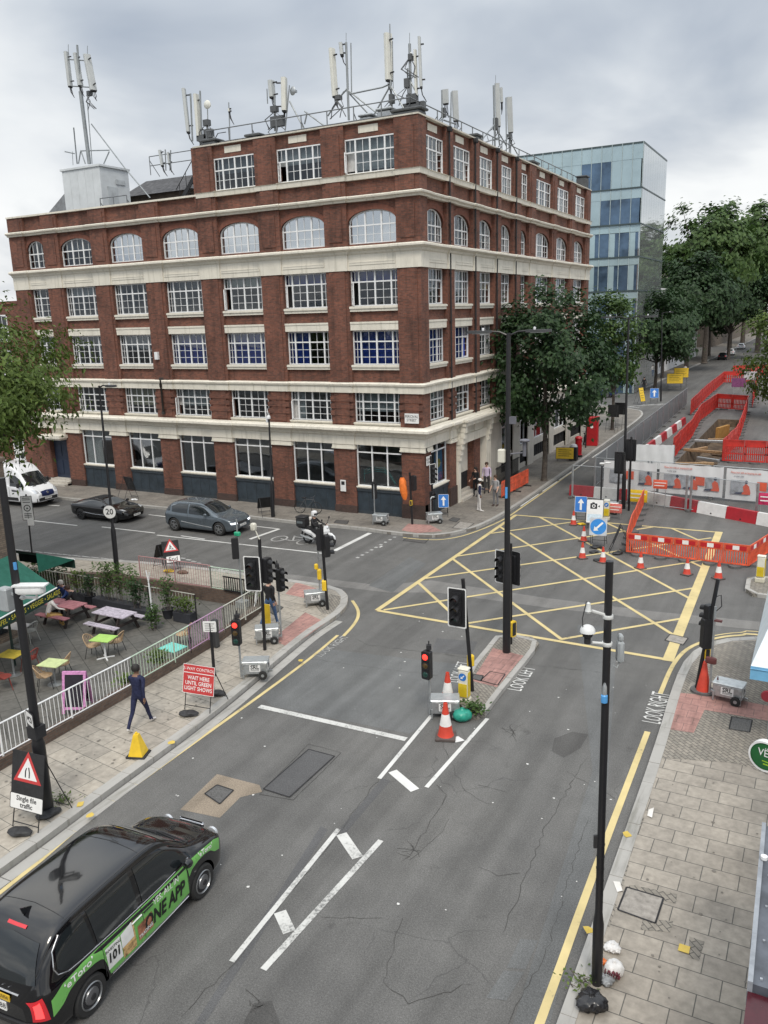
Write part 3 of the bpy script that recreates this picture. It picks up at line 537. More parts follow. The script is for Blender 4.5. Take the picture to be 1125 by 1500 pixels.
# --- delivery scooter (its rider is built with the people)
sc_ = thing('scooter', 'white delivery scooter with a black top box waiting in the advance stop area', 'scooter', (-21.45, 32.72, 0), radians(-90))
def sw(y): q = MB(); q.lathe([(.17, -.05), (.25, -.055), (.285, -.02), (.285, .02), (.25, .055), (.17, .05)], (0, y, .285), 22, 0, 'x'); o = q.build('wheel', rubber, sc_); h = MB(); h.lathe([(.18, -.03), (.16, -.04), (.15, 0), (.16, .04), (.18, .03)], (0, y, .285), 20, 0, 'x'); [h.bar((0, y, .285), (0, y+.17*cos(a), .285+.17*sin(a)), .03) for a in (.3, 1.55, 2.8, 4.1, 5.3)]; h.build('rim', M('alloy', (.35, .36, .37), .3, .8), o)
sw(.68); sw(-.66)
swh = M('scooter_white', (.68, .69, .7), .3, 0, .03, coat=.5)
q = MB()
q.tube([(0, .58, .62), (0, .70, .60), (0, .88, .48), (0, .93, .36)], [.07, .09, .07, .03], 8); q.build('front_mudguard', swh, sc_)
q = MB(); q.add([(-.20, .36, .34), (.20, .36, .34), (.24, .42, .75), (-.24, .42, .75), (-.15, .40, 1.02), (.15, .40, 1.02), (0, .56, .42), (0, .64, .78), (0, .54, 1.04)], [(0, 6, 7, 3), (6, 1, 2, 7), (3, 7, 8, 4), (7, 2, 5, 8), (0, 3, 4, 5, 2, 1), (4, 8, 5), (0, 1, 6)]); q.build('leg_shield', swh, sc_)
q = MB(); q.tube([(-.06, .68, .285), (-.06, .52, .7)], .025, 6); q.tube([(.06, .68, .285), (.06, .52, .7)], .025, 6); q.tube([(0, .50, .7), (0, .42, 1.08)], .03, 6); q.tube([(-.36, .30, 1.10), (-.2, .40, 1.12), (0, .42, 1.09), (.2, .40, 1.12), (.36, .30, 1.10)], .018, 6); q.build('handlebar', blackm, sc_)
for g in (1, -1): q = MB(); q.tube([(g*.22, .38, 1.12), (g*.3, .42, 1.32)], .01, 5); q.lathe([(0, -.012), (.06, -.01), (.06, .01), (0, .012)], (g*.33, .42, 1.36), 10, 0, 'y'); q.build('mirror', blackm, sc_)
q = MB(); q.lathe([(0, .03), (.07, .02), (.085, -.04)], (0, .56, .92), 14, 0, 'y'); q.build('headlamp', lampglass, sc_)
q = MB(); q.rbox((0, .12, .30), (.36, .62, .10), .03); q.build('footboard', blackm, sc_)
q = MB(); q.tube([(0, -.18, .40), (0, -.30, .58), (0, -.70, .66), (0, -1.0, .72)], [.15, .19, .16, .07], 10); q.build('rear_fairing', swh, sc_)
q = MB(); q.tube([(0, -.08, .74), (0, -.3, .77), (0, -.62, .80), (0, -.8, .82)], [.10, .14, .13, .06], 8); q.build('saddle', blackm, sc_)
q = MB(); q.tube([(.17, -.25, .30), (.19, -.6, .36), (.19, -.95, .46)], [.05, .065, .055], 8); q.build('exhaust', galv, sc_)
q = MB(); q.bar((0, -.9, .75), (0, -1.05, .35), .12, .03); q.build('rear_mudguard', blackm, sc_)
q = MB(); q.rbox((0, -.92, 1.10), (.52, .52, .46), .05); q.rbox((0, -.92, 1.36), (.55, .55, .07), .03); q.box(-.15, -1.1, .80, .15, -.6, .87); o = q.build('top_box', dkplastic, sc_); q = MB(); q.M = face((.268, -.92, 1.12), 1, 0); q.prism(rrect(.34, .12, .02), -.002, .004); q.build('decal', M('grey_decal2', (.12, .14, .15), .5, var=.4, scale=25), o)
# ================================================================ people
def person(label, loc, rz, top, legs, shoe, skin, hair, hl=(.25, -.2), kn=(.15, .35), sh=(-.25, .25), el=(.25, .35), ab=(.12, .12), s=1.0, sleeve=True, sit=False, arm=None, lean_=.03, hat=None, long=False, turn=0, group=None, headdn=0):
    o = thing('person', label, 'person', loc, rz, group); P = []; E = []; R = []; TG = []
    def v(p, r, par=None, tag_='top'):
        P.append(V(p)); R.append(r if isinstance(r, tuple) else (r, r)); 
        if par is not None: E.append((par, len(P)-1)); TG.append(tag_)
        return len(P)-1
    H0 = .52 if sit else .93
    pel = v((0, 0, H0), (.145, .11)); up = lambda z, y=0: (0, sin(lean_)*z+y, H0+cos(lean_)*z)
    wst = v(up(.16), (.135, .10), pel, 'top'); che = v(up(.38), (.165, .115), wst); shl = v(up(.50), (.115, .08), che); nk = v(up(.58, .01), (.052, .056), shl, 'skin')
    hc = up(.66, .03+headdn*.05); jaw = v((hc[0], hc[1]+.01, hc[2]-.005-headdn*.02), (.062, .075), nk, 'skin'); skl = v((0, hc[1]-.005+headdn*.03, hc[2]+.085-headdn*.02), (.078, .094), jaw, 'skin'); v((0, hc[1]-.01+headdn*.05, hc[2]+.155-headdn*.04), (.052, .062), skl, 'skin')
    for i, g in enumerate((1, -1)):
        hip = v((g*.095, 0, H0-.05), (.095, .10), pel, 'legs'); a = hl[i]; kx = V((g*.10, sin(a)*.44, H0-.05-cos(a)*.44)); b = a-kn[i]
        mid = v((V(P[hip])+kx)/2, .078, hip, 'legs'); k = v(kx, .058, mid, 'legs'); an = kx+V((g*.0, sin(b)*.43, -cos(b)*.43)); cf = v(kx.lerp(an, .35)+V((0, -.012, 0)), .054, k, 'legs'); ak = v(an, .04, cf, 'legs')
        ft = min(0, b)*.8; hd_ = V((0, cos(ft), sin(ft)*1.0)); v(an+V((0, -.04, -.055)), .034, ak, 'shoe'); ball = v(an+hd_*.12+V((0, 0, -.055)), (.042, .03), ak, 'shoe'); v(an+hd_*.19+V((0, 0, -.06)), (.034, .022), ball, 'shoe')
        sp = V((g*.185, P[shl].y, P[shl].z-.02)); so_ = v(sp, .064, shl, 'top'); AR = 'arm' if arm else 'top'; a = sh[i]; q = ab[i]; dv = V((g*sin(q), sin(a)*cos(q), -cos(a)*cos(q))); ep = sp+dv*.28; um = v(sp.lerp(ep, .5), .05, so_, AR); e_ = v(ep, .041, um, AR); a2 = a+el[i]; dv2 = V((g*sin(q)*.5-g*(.25 if el[i] > .9 else 0), sin(a2)*cos(q), -cos(a2)*cos(q))).normalized(); wp = ep+dv2*.25; fm = v(ep.lerp(wp, .5), .036, e_, AR if sleeve else 'skin'); w_ = v(wp, .026, fm, AR if sleeve else 'skin'); pm = v(wp+dv2*.07, (.034, .018), w_, 'skin')
        sd = dv2.cross(V((g, 0, 0))).normalized()
        for j, fl in enumerate((.070, .080, .075, .058)):
            f0 = wp+dv2*.085+sd*(.027-.018*j); f1 = v(f0+dv2*fl*.5, .0095, pm, 'skin'); v(f0+dv2*fl+V((-g*.018, 0, 0)), .008, f1, 'skin')
        th = v(wp+dv2*.045+sd*.042, .011, w_, 'skin'); v(wp+dv2*.085+sd*.055, .009, th, 'skin')
    me = bpy.data.meshes.new('body'); me.from_pydata([p[:] for p in P], E, []); t = bpy.data.objects.new('t', me); COL.objects.link(t)
    t.modifiers.new('s', 'SKIN'); 
    for d, r in zip(me.skin_vertices[0].data, R): d.radius = r
    me.skin_vertices[0].data[0].use_root = True
    sb = t.modifiers.new('u', 'SUBSURF'); sb.levels = 1; sb.render_levels = 1
    dg = bpy.context.evaluated_depsgraph_get(); m2 = bpy.data.meshes.new_from_object(t.evaluated_get(dg)); bpy.data.objects.remove(t)
    ms = {'top': 0, 'legs': 1, 'skin': 2, 'shoe': 3, 'arm': 4}; m2.materials.clear(); [m2.materials.append(x) for x in (top, legs, skin, shoe, arm or top)]
    for f in m2.polygons:
        c = f.center; best = 9; bt = 'top'
        for (a, b), tg in zip(E, TG):
            A, B = P[a], P[b]; ab_ = B-A; tt = max(0, min(1, (c-A).dot(ab_)/max(1e-6, ab_.length_squared))); dd = (c-A-ab_*tt).length
            if dd < best: best = dd; bt = tg if not (tg == 'legs' and tt < .0) else 'legs'
        if bt == 'top' and c.z < H0+.02 and abs(c.x) < .2: bt = 'legs' if not sit else 'top'
        f.material_index = ms[bt]; f.use_smooth = True
    zm = min(x.co.z for x in m2.vertices) if not sit else 0
    o.scale = (s*1.1, s*1.08, s); b = link('body', m2, o); b.location = (0, 0, -zm)
    hz = P[skl]; q = MB()
    if hat:
        q.lathe([(.108, -.02), (.108, .04), (.085, .085), (.04, .105), (0, .108)], (0, hz.y-.005, hz.z+.02), 14); q.prism(ell(9, .085, .10, 0, pi, 0, hz.y+.075), hz.z+.0, hz.z+.014)
        h = q.build('cap', hat, o); h.location.z = -zm; q = MB()
    q.lathe([(.096, -.06), (.104, 0), (.098, .05), (.07, .095), (.03, .11), (0, .112)], (0, hz.y-.022, hz.z+.008 if not hat else hz.z-.02), 14)
    if long: q.tube([(0, hz.y-.06, hz.z), (0, hz.y-.09, hz.z-.15), (0, hz.y-.08, hz.z-.34)], [.09, .10, .05], 10)
    h = q.build('hair', hair, o); h.location.z = -zm
    q = MB(); [q.lathe([(0, -.012), (.012, 0), (0, .012)], (g*.033, hz.y+.088, hz.z-.01), 6) for g in (1, -1)]; q.box(-.022, hz.y+.078, hz.z-.082, .022, hz.y+.094, hz.z-.074); h = q.build('eyes_and_mouth', M('face_dark', (.06, .03, .025), .5), o); h.location.z = -zm
    q = MB(); q.tube([(0, hz.y+.085, hz.z-.01), (0, hz.y+.108, hz.z-.042)], [.010, .016], 6); [q.tube([(g*.075, hz.y-.01, hz.z+.02), (g*.09, hz.y-.015, hz.z-.01), (g*.078, hz.y, hz.z-.04)], .012, 5) for g in (1, -1)]; h = q.build('nose_and_ears', skin, o); h.location.z = -zm
    return o
navyc = M('navy_cloth', (.010, .014, .05), .85, var=.2, scale=12); blackc = M('black_cloth', (.012, .012, .014), .9, var=.2); jean = M('blue_denim', (.055, .11, .23), .9, var=.2, scale=14); whitec = M('white_cloth', (.62, .60, .58), .85, var=.06); lilac = M('lilac_cloth', (.50, .42, .55), .85, var=.06); greyc = M('grey_cloth', (.30, .30, .31), .9, var=.1); tanc = M('tan_cloth', (.42, .26, .09), .9, var=.1); bluec = M('blue_cloth', (.03, .06, .19), .9, var=.15); dkhair = M('dark_hair', (.012, .010, .009), .6, var=.2); ghair = M('grey_hair', (.45, .42, .38), .7); brhair = M('brown_hair', (.06, .032, .018), .6)
p = G(207, 1066, PAV); person('person in a navy top and trousers with white trainers walking up the cafe pavement', p, radians(12), navyc, navyc, whitec, skin1, dkhair, hl=(.42, -.34), kn=(.10, .30), sh=(-.35, .40), el=(.3, .5), s=1.02)
p = G(397, 916, PAV); person('person in a dark cap, black jacket and blue jeans walking behind the signals', p, radians(-5), blackc, jean, whitec, skin2, brhair, hl=(.30, -.30), kn=(.1, .35), sh=(-.2, .2), el=(.5, 1.0), s=1.0, hat=M('dark_cap', (.05, .035, .03), .8))
gr = None; p = G(702, 749, PAV); person('person in a white cap, white and navy shirt and white trousers at the corner group', p, radians(-60), whitec, whitec, whitec, skin1, dkhair, arm=navyc, hl=(.06, -.05), kn=(.03, .05), sh=(-.1, .3), el=(.3, 1.2), hat=whitec)
p = G(697, 727, PAV); person('person with long dark hair in black clothes by the entrance', p, radians(170), blackc, blackc, blackc, skin2, dkhair, hl=(.04, -.04), kn=(.02, .04), sh=(.1, .2), el=(.8, 1.3), long=True, s=.97)
p = G(713, 722, PAV); w_ = person('person in a lilac shirt and dark trousers with a backpack strap at the entrance', p, radians(195), lilac, M('dark_trousers', (.05, .045, .045), .9), blackc, skin2, brhair, hl=(.15, -.1), kn=(.1, .1), sh=(-.1, .1), el=(.4, .3), s=1.03); q = MB(); q.rbox((0, -.17, 1.25), (.3, .16, .42), .05); q.build('backpack', navyc, w_)
p = G(726, 741, PAV); person('person in a grey T-shirt and grey trousers beside the orange barrier', p, radians(165), greyc, M('grey_trousers', (.16, .16, .17), .9), M('brown_shoe', (.06, .035, .03), .7), skin2, brhair, hl=(.05, -.05), kn=(.03, .03), sh=(.1, .1), el=(.4, .5), sleeve=False, s=.97)
p = G(943, 573, PAV); person('distant person in dark clothes walking beyond the side street', p, radians(20), blackc, blackc, blackc, skin2, dkhair, hl=(.2, -.2), kn=(.1, .2))
p = G(1003, 552, PAV); person('distant person in a white top under the far street trees', p, radians(190), whitec, jean, blackc, skin2, dkhair, hl=(.1, -.1), kn=(.1, .1))
TE = -.35
def seated(label, px, py, z, rz, top, legs, hair, **k): return person(label, G(px, py, z+.45)-V((0, 0, .45)), rz, top, legs, blackc, skin2, hair, hl=(1.45, 1.4), kn=(1.4, 1.45), sit=True, **k)
seated('grey haired person in a blue jumper behind the pink picnic table', 98, 878, TE, radians(185), bluec, blackc, ghair, sh=(.6, .6), el=(.6, .7), lean_=.25, headdn=.5)
seated('person in black leaning at the end of the pink picnic table', 116, 886, TE, radians(120), blackc, blackc, brhair, sh=(.6, .6), el=(.6, .7), lean_=.45, headdn=.8)
seated('person in a white top and tan trousers seated at the pink table', 70, 902, TE, radians(-30), whitec, tanc, brhair, sh=(.6, .6), el=(.6, .7), lean_=.35, headdn=.5)
rd = person('scooter rider in black with a white crash helmet sitting on the white scooter', sc_.location+V((-.32, 0, .27)), radians(-90), blackc, blackc, blackc, skin2, dkhair, hl=(1.15, 1.15), kn=(1.25, 1.25), sh=(.75, .75), el=(.45, .45), ab=(.3, .3), sit=True, lean_=.12); q = MB(); q.lathe([(.10, -.13), (.145, -.08), (.155, .02), (.13, .11), (.07, .155), (0, .165)], (0, .10, 1.30), 16, 0); q.build('helmet', M('helmet_white', (.66, .66, .67), .25, 0, .03, coat=.6), rd); q = MB(); q.lathe([(.158, -.02), (.158, .05)], (0, .115, 1.29), 16, 0); 
q = MB(); q.prism(ell(9, .15, .15, .35, pi-.35, 0, .125)+ell(9, .10, .10, pi-.35, .35, 0, .125), 1.26, 1.345); q.build('visor', carglass, rd); q = MB(); q.rbox((0, -.06, 1.06), (.30, .14, .2), .05); q.build('white_back_panel', whitec, rd)
# ================================================================ ground, pavements, markings
TERR = -.35
XS = [-900, -36, -17.9, -9.15, -6.35, 900]; YS = [-200, 4, 24.9, 57, 86, 1200]
mb = MB()
for i in range(5):
    for j in range(5):
        if (i == 1 and j == 1) or (i == 3 and j == 3): continue
        if i in (0, 4) or j in (0, 4):
            mb.add([(XS[i], YS[j], 0), (XS[i+1], YS[j], 0), (XS[i+1], YS[j+1], 0), (XS[i], YS[j+1], 0)], [(0, 1, 2, 3)]); continue
        mb.add([(XS[i], YS[j], 0), (XS[i+1], YS[j], 0), (XS[i+1], YS[j+1], 0), (XS[i], YS[j+1], 0)], [(0, 1, 2, 3)])
struct(mb.build('road', road_m))
struct(MB().sheet([(-36, 4), (-17.2, 4), (-17.2, 25.2), (-36, 25.2)], TERR).build('terrace_floor', slabT))
wallL = [(-17.25, 2), (-17.45, 10.5), (-17.52, 14), (-17.58, 17), (-17.75, 20.5), (-18.15, 23.3)]
kL = [(-14.0, 2), (-14.15, 9), (-14.33, 12), (-14.48, 15), (-14.72, 17.5), (-15.12, 20.5), (-15.36, 22.6), (-15.38, 24.2), (-15.62, 25.5), (-16.3, 26.65), (-17.3, 27.2), (-19, 27.25), (-24, 27.1), (-27.9, 26.65), (-31, 25.9), (-45, 23.4)]
kLs = smooth_path(kL, 4)
inner = [(-45, 20), (-33, 22.5), (-29, 24.1), (-27.2, 24.75), (-20.0, 25.05), (-18.6, 24.6)]
struct(MB().prism(kLs+inner+wallL[::-1], -.5, PAV).build('pavement_cafe', slabL))
kR = [(-2.75, 2), (-2.86, 10), (-2.95, 14.5), (-3.08, 19.8), (-3.22, 23.2), (-3.2, 25.4), (-2.9, 26.8), (-2.35, 27.7), (-1.4, 28.35), (-.4, 28.6), (6, 28.7), (30, 28.8)]
kRs = smooth_path(kR, 4)
struct(MB().prism(kRs+[(30, 2)], -.3, PAV).build('pavement_near', slab))
kB = [(-120, 36.6), (-60, 35.4), (-44, 35.4), (-39, 35.5), (-34, 35.7), (-29.6, 35.8), (-24.5, 35.75), (-21, 35.9), (-19.2, 35.75), (-17.5, 35.85), (-16.4, 36.3), (-15.75, 37.5), (-15.35, 38.6), (-15.12, 41), (-15.1, 44), (-15.2, 50), (-15.45, 60), (-15.8, 72), (-16.1, 82), (-16.7, 88), (-18.5, 91.5), (-25, 94), (-60, 96)]
kBs = smooth_path(kB, 4)
struct(MB().prism(kBs+[(-120, 96)], -.3, PAV).build('pavement_corner', slab_d))
kF = [(-60, 110.5), (-30, 110.5), (-24.5, 111.2), (-22.6, 113.5), (-21.9, 119), (-22, 128), (-21.8, 150), (-21.2, 200), (-21.0, 320), (-21, 900)]
kFs = smooth_path(kF, 3)
struct(MB().prism(kFs+[(-60, 900)], -.3, PAV).build('pavement_far', slab_d))
struct(MB().prism([(-3.2, 76), (-3.0, 200), (-3, 900), (30, 900), (30, 60), (-.5, 60), (-2.5, 64)], -.3, PAV).build('pavement_east', slab))
struct(MB().prism([(30.2, -60), (200, -60), (200, 900), (30.2, 900)], -.3, PAV).build('pavement_beyond', slab))
isl = [(-9.3, 24.9), (-8.95, 25.25), (-8.15, 25.35), (-7.76, 24.9), (-7.7, 23.2), (-7.68, 20.7), (-7.62, 19.6), (-7.75, 19.3), (-8.05, 19.35), (-8.62, 19.9), (-8.85, 20.6), (-9.15, 22.4)]
struct(MB().prism(isl, -.3, PAV).build('traffic_island', setts))
isr = [(-2.15, 33.4), (-1.85, 32.9), (3, 32.7), (3, 35.2), (-1.8, 35.3), (-2.2, 34.9)]
struct(MB().prism(isr, -.3, PAV).build('traffic_island_east', setts))
def kerb(path, name, wdt=.28, top=PAV+.012, stone_l=.92, side=1, closed=False):
    mb = MB(); pts = [V((p[0], p[1])) for p in path]
    if closed: pts.append(pts[0])
    cum = [0]
    for a, b in zip(pts, pts[1:]): cum.append(cum[-1]+(b-a).length)
    def at(s):
        for i in range(len(pts)-1):
            if s <= cum[i+1] or i == len(pts)-2:
                t = (s-cum[i])/max(1e-6, cum[i+1]-cum[i]); return pts[i].lerp(pts[i+1], t), (pts[i+1]-pts[i]).normalized()
    s = 0
    while s < cum[-1]-.05:
        e = min(s+stone_l*rnd.uniform(.9, 1.1), cum[-1]); a, da = at(s+.007); b, db = at(e-.007)
        na, nb = V((-da.y, da.x))*side, V((-db.y, db.x))*side; j = rnd.uniform(-.004, .004); o = .012
        q = [a-na*o, b-nb*o, b+nb*(wdt-o), a+na*(wdt-o)]
        mb.prism([p[:] for p in q], -.1, top+j); s = e
    return struct(mb.build(name, kerb_m))
kerb(kLs, 'kerb_cafe', .28, side=1); kerb(kRs, 'kerb_near', .26, side=-1); kerb(kBs[4:], 'kerb_corner', .2, stone_l=.95, side=1)
kerb([p for p in kFs], 'kerb_far', .25, side=1, stone_l=1.5); kerb(isl, 'kerb_island', .17, side=-1, closed=True, stone_l=.8); kerb(isr, 'kerb_island_east', .17, side=1, closed=True, stone_l=.8)
# gutter setts along the cafe kerb
mb = MB(); gp = smooth_path(kL[:8], 4); Lf, Rt = ribbon(gp, .30, -.22)
for i in range(len(gp)-1):
    a, b, c, d = Rt[i], Rt[i+1], Lf[i+1], Lf[i]; mb.prism([a[:], (a+(b-a)*.985)[:], (d+(c-d)*.985)[:], d[:]], -.05, .012)
struct(mb.build('gutter_channel', kerb_m))
# block paving and tactile areas, laid on the pavements
def sheetobj(name, polys, z, mat):
    mb = MB()
    for p in polys: mb.sheet(p, z)
    return struct(mb.build(name, mat))
def GP(pts, z=0.0): return [G(a, b, z)[:2] for a, b in pts]
Z1 = PAV+.004
sheetobj('block_paving_near', [GP([(965, 1110), (1080, 1118), (1125, 1135), (1300, 1150), (1300, 945), (1125, 938), (1062, 941), (1034, 950), (1011, 970), (994, 1010), (972, 1085)], PAV)], Z1, setts)
sheetobj('tactile_near', [GP([(993, 1015), (1052, 1020), (1125, 1034), (1125, 1056), (1032, 1040), (1016, 1074), (977, 1068)], PAV)], Z1+.004, tact)
sheetobj('paver_inlay', [GP([(1012, 1000), (1080, 1003), (1078, 1016), (1008, 1012)], PAV)], Z1+.004, slabL)
sheetobj('tactile_cafe', [GP([(398, 937), (425, 949), (478, 912), (447, 897)], PAV), GP([(434, 853), (470, 864), (455, 878), (418, 870)], PAV)], Z1, tact)
sheetobj('block_paving_cafe', [GP([(460, 885), (485, 870), (505, 875), (506, 884), (490, 902), (470, 897)], PAV)], Z1, setts)
sheetobj('tactile_island', [[(-9.02, 23.9), (-7.9, 23.7), (-7.88, 21.2), (-8.72, 21.3)]], Z1, tact)
sheetobj('tactile_corner', [GP([(598, 767), (630, 769), (648, 778), (612, 781), (588, 777)], PAV)], Z1, tact)
# covers
def cover(name, pts, z, mat, rim=None):
    mb = MB(); p = GP(pts, z); mb.sheet(p, z+.008)
    for a, b in zip(p, p[1:]+p[:1]): mb.sheet(lineq(a, b, .035), z+.012, 1)
    return struct(mb.build(name, [mat, rim or blackm]))
iron = M('cast_iron', (.11, .108, .105), .6, .3, .25, 30); iron2 = M('concrete_cover', (.27, .25, .225), .8, 0, .2, 9)
cover('cover_road', [(300, 1163), (318, 1150), (342, 1158), (322, 1178)], .005, iron)
cover('cover_long', [(386, 1156), (452, 1098), (490, 1108), (424, 1168)], .004, bury)
cover('cover_slab', [(905, 1333), (918, 1300), (972, 1316), (960, 1353)], PAV, iron2)
cover('cover_near', [(1072, 1050), (1102, 1055), (1098, 1073), (1068, 1068)], PAV, iron)
cover('cover_box', [(974, 938), (982, 929), (1008, 935), (1001, 945)], .004, iron2)
cover('cover_cafe', [(388, 893), (402, 885), (415, 890), (402, 901)], PAV, iron)
cover('cover_island', [(704, 997), (718, 984), (740, 988), (729, 1004)], Z1, tact)
cover('cover_island_small', [(690, 994), (694, 988), (708, 990), (705, 998)], Z1, iron)
cover('cover_corner', [(590, 792), (597, 788), (628, 790), (622, 796)], 0, iron)
cover('cover_corner_pale', [(663, 773), (674, 764), (694, 767), (682, 776)], PAV, iron2)
cover('cover_corner_dark', [(657, 762), (664, 758), (674, 760), (668, 765)], PAV, iron)
cover('cover_kerbside', [(489, 766), (493, 762), (511, 763), (508, 768)], PAV, iron)
# road patches
sheetobj('patch_tan', [GP([(264, 1186), (318, 1134), (380, 1150), (384, 1160), (352, 1168), (322, 1198)])], .003, tanp)
sheetobj('patch_dark', [GP([(808, 1100), (812, 1082), (838, 1072), (862, 1076), (850, 1096), (826, 1110)]), GP([(356, 1500), (372, 1470), (398, 1466), (410, 1500)])], .004, patch_d)
sheetobj('patch_lane', [GP([(845, 915), (905, 920), (888, 1180), (800, 1520), (745, 1520), (868, 1130)])], .003, patch_b)
sheetobj('patch_strip', [GP([(0, 822), (62, 812), (430, 842), (560, 858), (630, 850), (800, 876), (960, 896), (1125, 912), (1125, 924), (960, 908), (800, 890), (640, 868), (570, 868), (430, 852), (60, 822)])], .003, patch_l)
sheetobj('patch_reinstatement', [GP([(540, 858), (600, 816), (625, 826), (575, 868)])], .0045, patch_b)
sheetobj('patch_blocks', [GP([(762, 1375), (788, 1378), (770, 1420), (742, 1418)]), GP([(738, 1422), (768, 1424), (742, 1466), (712, 1462)])], .0045, patch_b)
sheetobj('patch_trench', [GP([(470, 1210), (480, 1216), (300, 1500), (285, 1500)]), GP([(560, 1140), (572, 1144), (505, 1222), (495, 1218)]), GP([(640, 935), (700, 940), (690, 960), (632, 955)])], .0035, bury)
sheetobj('patch_left_lane', [GP([(380, 1020), (470, 950), (690, 975), (660, 1040), (600, 1075), (400, 1035)])], .0025, patch_b)
# cracks: sealed joints and fissures
crackm = M('crack', (.045, .044, .042), .9, var=.1)
mb = MB()
def crack(pts, w=.022, jit=.05, z=.006):
    p = GP(pts); o = [p[0]]
    for a, b in zip(p, p[1:]):
        n = max(2, int(hypot(b[0]-a[0], b[1]-a[1])/.18))
        for k in range(1, n+1): t = k/n; o.append((a[0]+(b[0]-a[0])*t+rnd.uniform(-jit, jit), a[1]+(b[1]-a[1])*t+rnd.uniform(-jit, jit)))
    for a, b in zip(o, o[1:]):
        if a != b: mb.sheet(lineq(a, b, w*rnd.uniform(.5, 1.5)), z)
for c in ([(265, 1490), (345, 1407), (500, 1215), (556, 1140)], [(745, 1500), (800, 1400), (860, 1200)], [(590, 1345), (560, 1440), (600, 1470), (690, 1440)], [(600, 1260), (640, 1225), (660, 1200)], [(560, 1345), (500, 1345), (470, 1345)], [(520, 935), (540, 945), (700, 965), (880, 985)], [(830, 1130), (900, 1170)], [(640, 1070), (680, 1160), (720, 1180)], [(735, 1065), (750, 1075), (765, 1060)], [(750, 1075), (755, 1085)], [(450, 965), (640, 990)], [(530, 860), (600, 820)], [(360, 1450), (400, 1490)], [(860, 1110), (800, 1210), (735, 1370)], [(700, 1150), (740, 1160)], [(640, 1150), (655, 1165), (600, 1255), (592, 1262)], [(655, 1165), (650, 1180)], [(600, 1255), (580, 1250)], [(700, 1270), (730, 1285), (760, 1280)]): crack(c, .009, .045)
for ctr in [(750, 1070), (605, 1245), (380, 1475)]:
    for k in range(9):
        a = rnd.uniform(0, 6.28); crack([ctr, (ctr[0]+rnd.uniform(8, 20)*cos(a), ctr[1]+rnd.uniform(6, 14)*sin(a))], .009, .07)
struct(mb.build('road_cracks', crackm))
mb = MB()
for pts in ([(386, 1156), (452, 1098), (490, 1108)], [(380, 1164), (452, 1090), (500, 1103), (430, 1172), (380, 1164)]): crack(pts, .014, .01)
struct(mb.build('road_joints', crackm))
# chewing gum, litter and stains
mb = MB()
for k in range(260):
    x, y = (rnd.uniform(-2.6, 4), rnd.uniform(9, 28)) if k < 150 else (rnd.uniform(-17, -14.8), rnd.uniform(9, 26))
    r = rnd.uniform(.015, .045); mb.sheet([(x+r*cos(t*1.05)*rnd.uniform(.7, 1.1), y+r*sin(t*1.05)*rnd.uniform(.7, 1.1)) for t in range(6)], Z1+.005+.00002*k)
g_ = mb.build('pavement_spots', M('gum_spots', (.17, .155, .135), .9)); g_['kind'] = 'structure'
mb = MB()
for k in range(60):
    x, y = rnd.uniform(-14, -3.2), rnd.uniform(8.5, 28); r = rnd.uniform(.012, .04)
    mb.sheet([(x+r*cos(t*1.26)*rnd.uniform(.5, 1.2), y+r*sin(t*1.26)*rnd.uniform(.5, 1.2)) for t in range(5)], .007+.00003*k)
tag(mb.build('litter', M('paper_scraps', (.6, .6, .58), .8)), 'tiny pale scraps of litter scattered over the road', 'litter', None, 'stuff')
# ---- paint
Zp = .009
yl = MB(); wl = MB(); w2 = MB(); fl = MB()
band(yl, smooth_path([(-13.45, 2), (-13.68, 8.65), (-13.97, 11.1), (-14.08, 13.8), (-14.17, 17.9), (-14.3, 20.9), (-14.5, 23.0)], 3), .11, Zp)
band(yl, smooth_path([G(*p)[:2] for p in [(503, 932), (516, 918), (524, 905), (524, 893), (516, 880)]], 4), .12, Zp)
band(yl, smooth_path([(-3.0, 4), (-3.15, 10.4), (-3.28, 14.4), (-3.42, 20.6)], 3), .15, Zp)
band(yl, smooth_path([(-3.52, 23.0), (-3.52, 25.2), (-3.3, 26.7), (-2.75, 27.8), (-1.9, 28.6), (-.6, 28.95), (8, 29.05)], 4), .13, Zp)
band(yl, smooth_path([(-2.75, 28.15), (-1.9, 28.88), (-.6, 29.25), (8, 29.35)], 4), .06, Zp)
band(yl, smooth_path([(-18.2, 35.45), (-17.2, 35.5), (-16.2, 35.9), (-15.4, 37.3), (-14.82, 40.5), (-14.8, 44), (-14.9, 50), (-15.15, 60)], 4), .10, Zp+.0008)
for a, b, wd in [((-14.42, 25.75), (-14.52, 41.9), .2), ((-14.6, 41.95), (-3.95, 42.2), .16), ((-14.4, 25.75), (-3.6, 25.55), .18), ((-3.72, 25.45), (-4.1, 42.3), .34),
   ((-14.2, 25.9), (-4.2, 37.05), .14), ((-14.45, 29.9), (-4.3, 41.0), .14), ((-14.5, 33.4), (-7.2, 42.1), .14), ((-14.52, 37.7), (-10.9, 42.0), .14), ((-10.85, 25.8), (-3.95, 33.1), .14), ((-7.3, 25.8), (-3.85, 29.5), .14),
   ((-14.45, 29.4), (-10.9, 25.8), .14), ((-14.45, 33.05), (-7.25, 25.8), .14), ((-14.5, 36.9), (-13.36, 38.05), .0), ((-14.5, 39.3), (-3.7, 27.5), .14), ((-13.2, 42.0), (-3.85, 31.6), .14), ((-9.6, 42.05), (-4.05, 36.0), .14), ((-6.3, 42.1), (-4.15, 39.6), .14)]:
    if wd: yl.sheet(lineq(a, b, wd), Zp+rnd.uniform(.0006, .003))
w2.sheet(lineq((-13.77, 17.41), (-9.05, 17.52), .2), Zp)
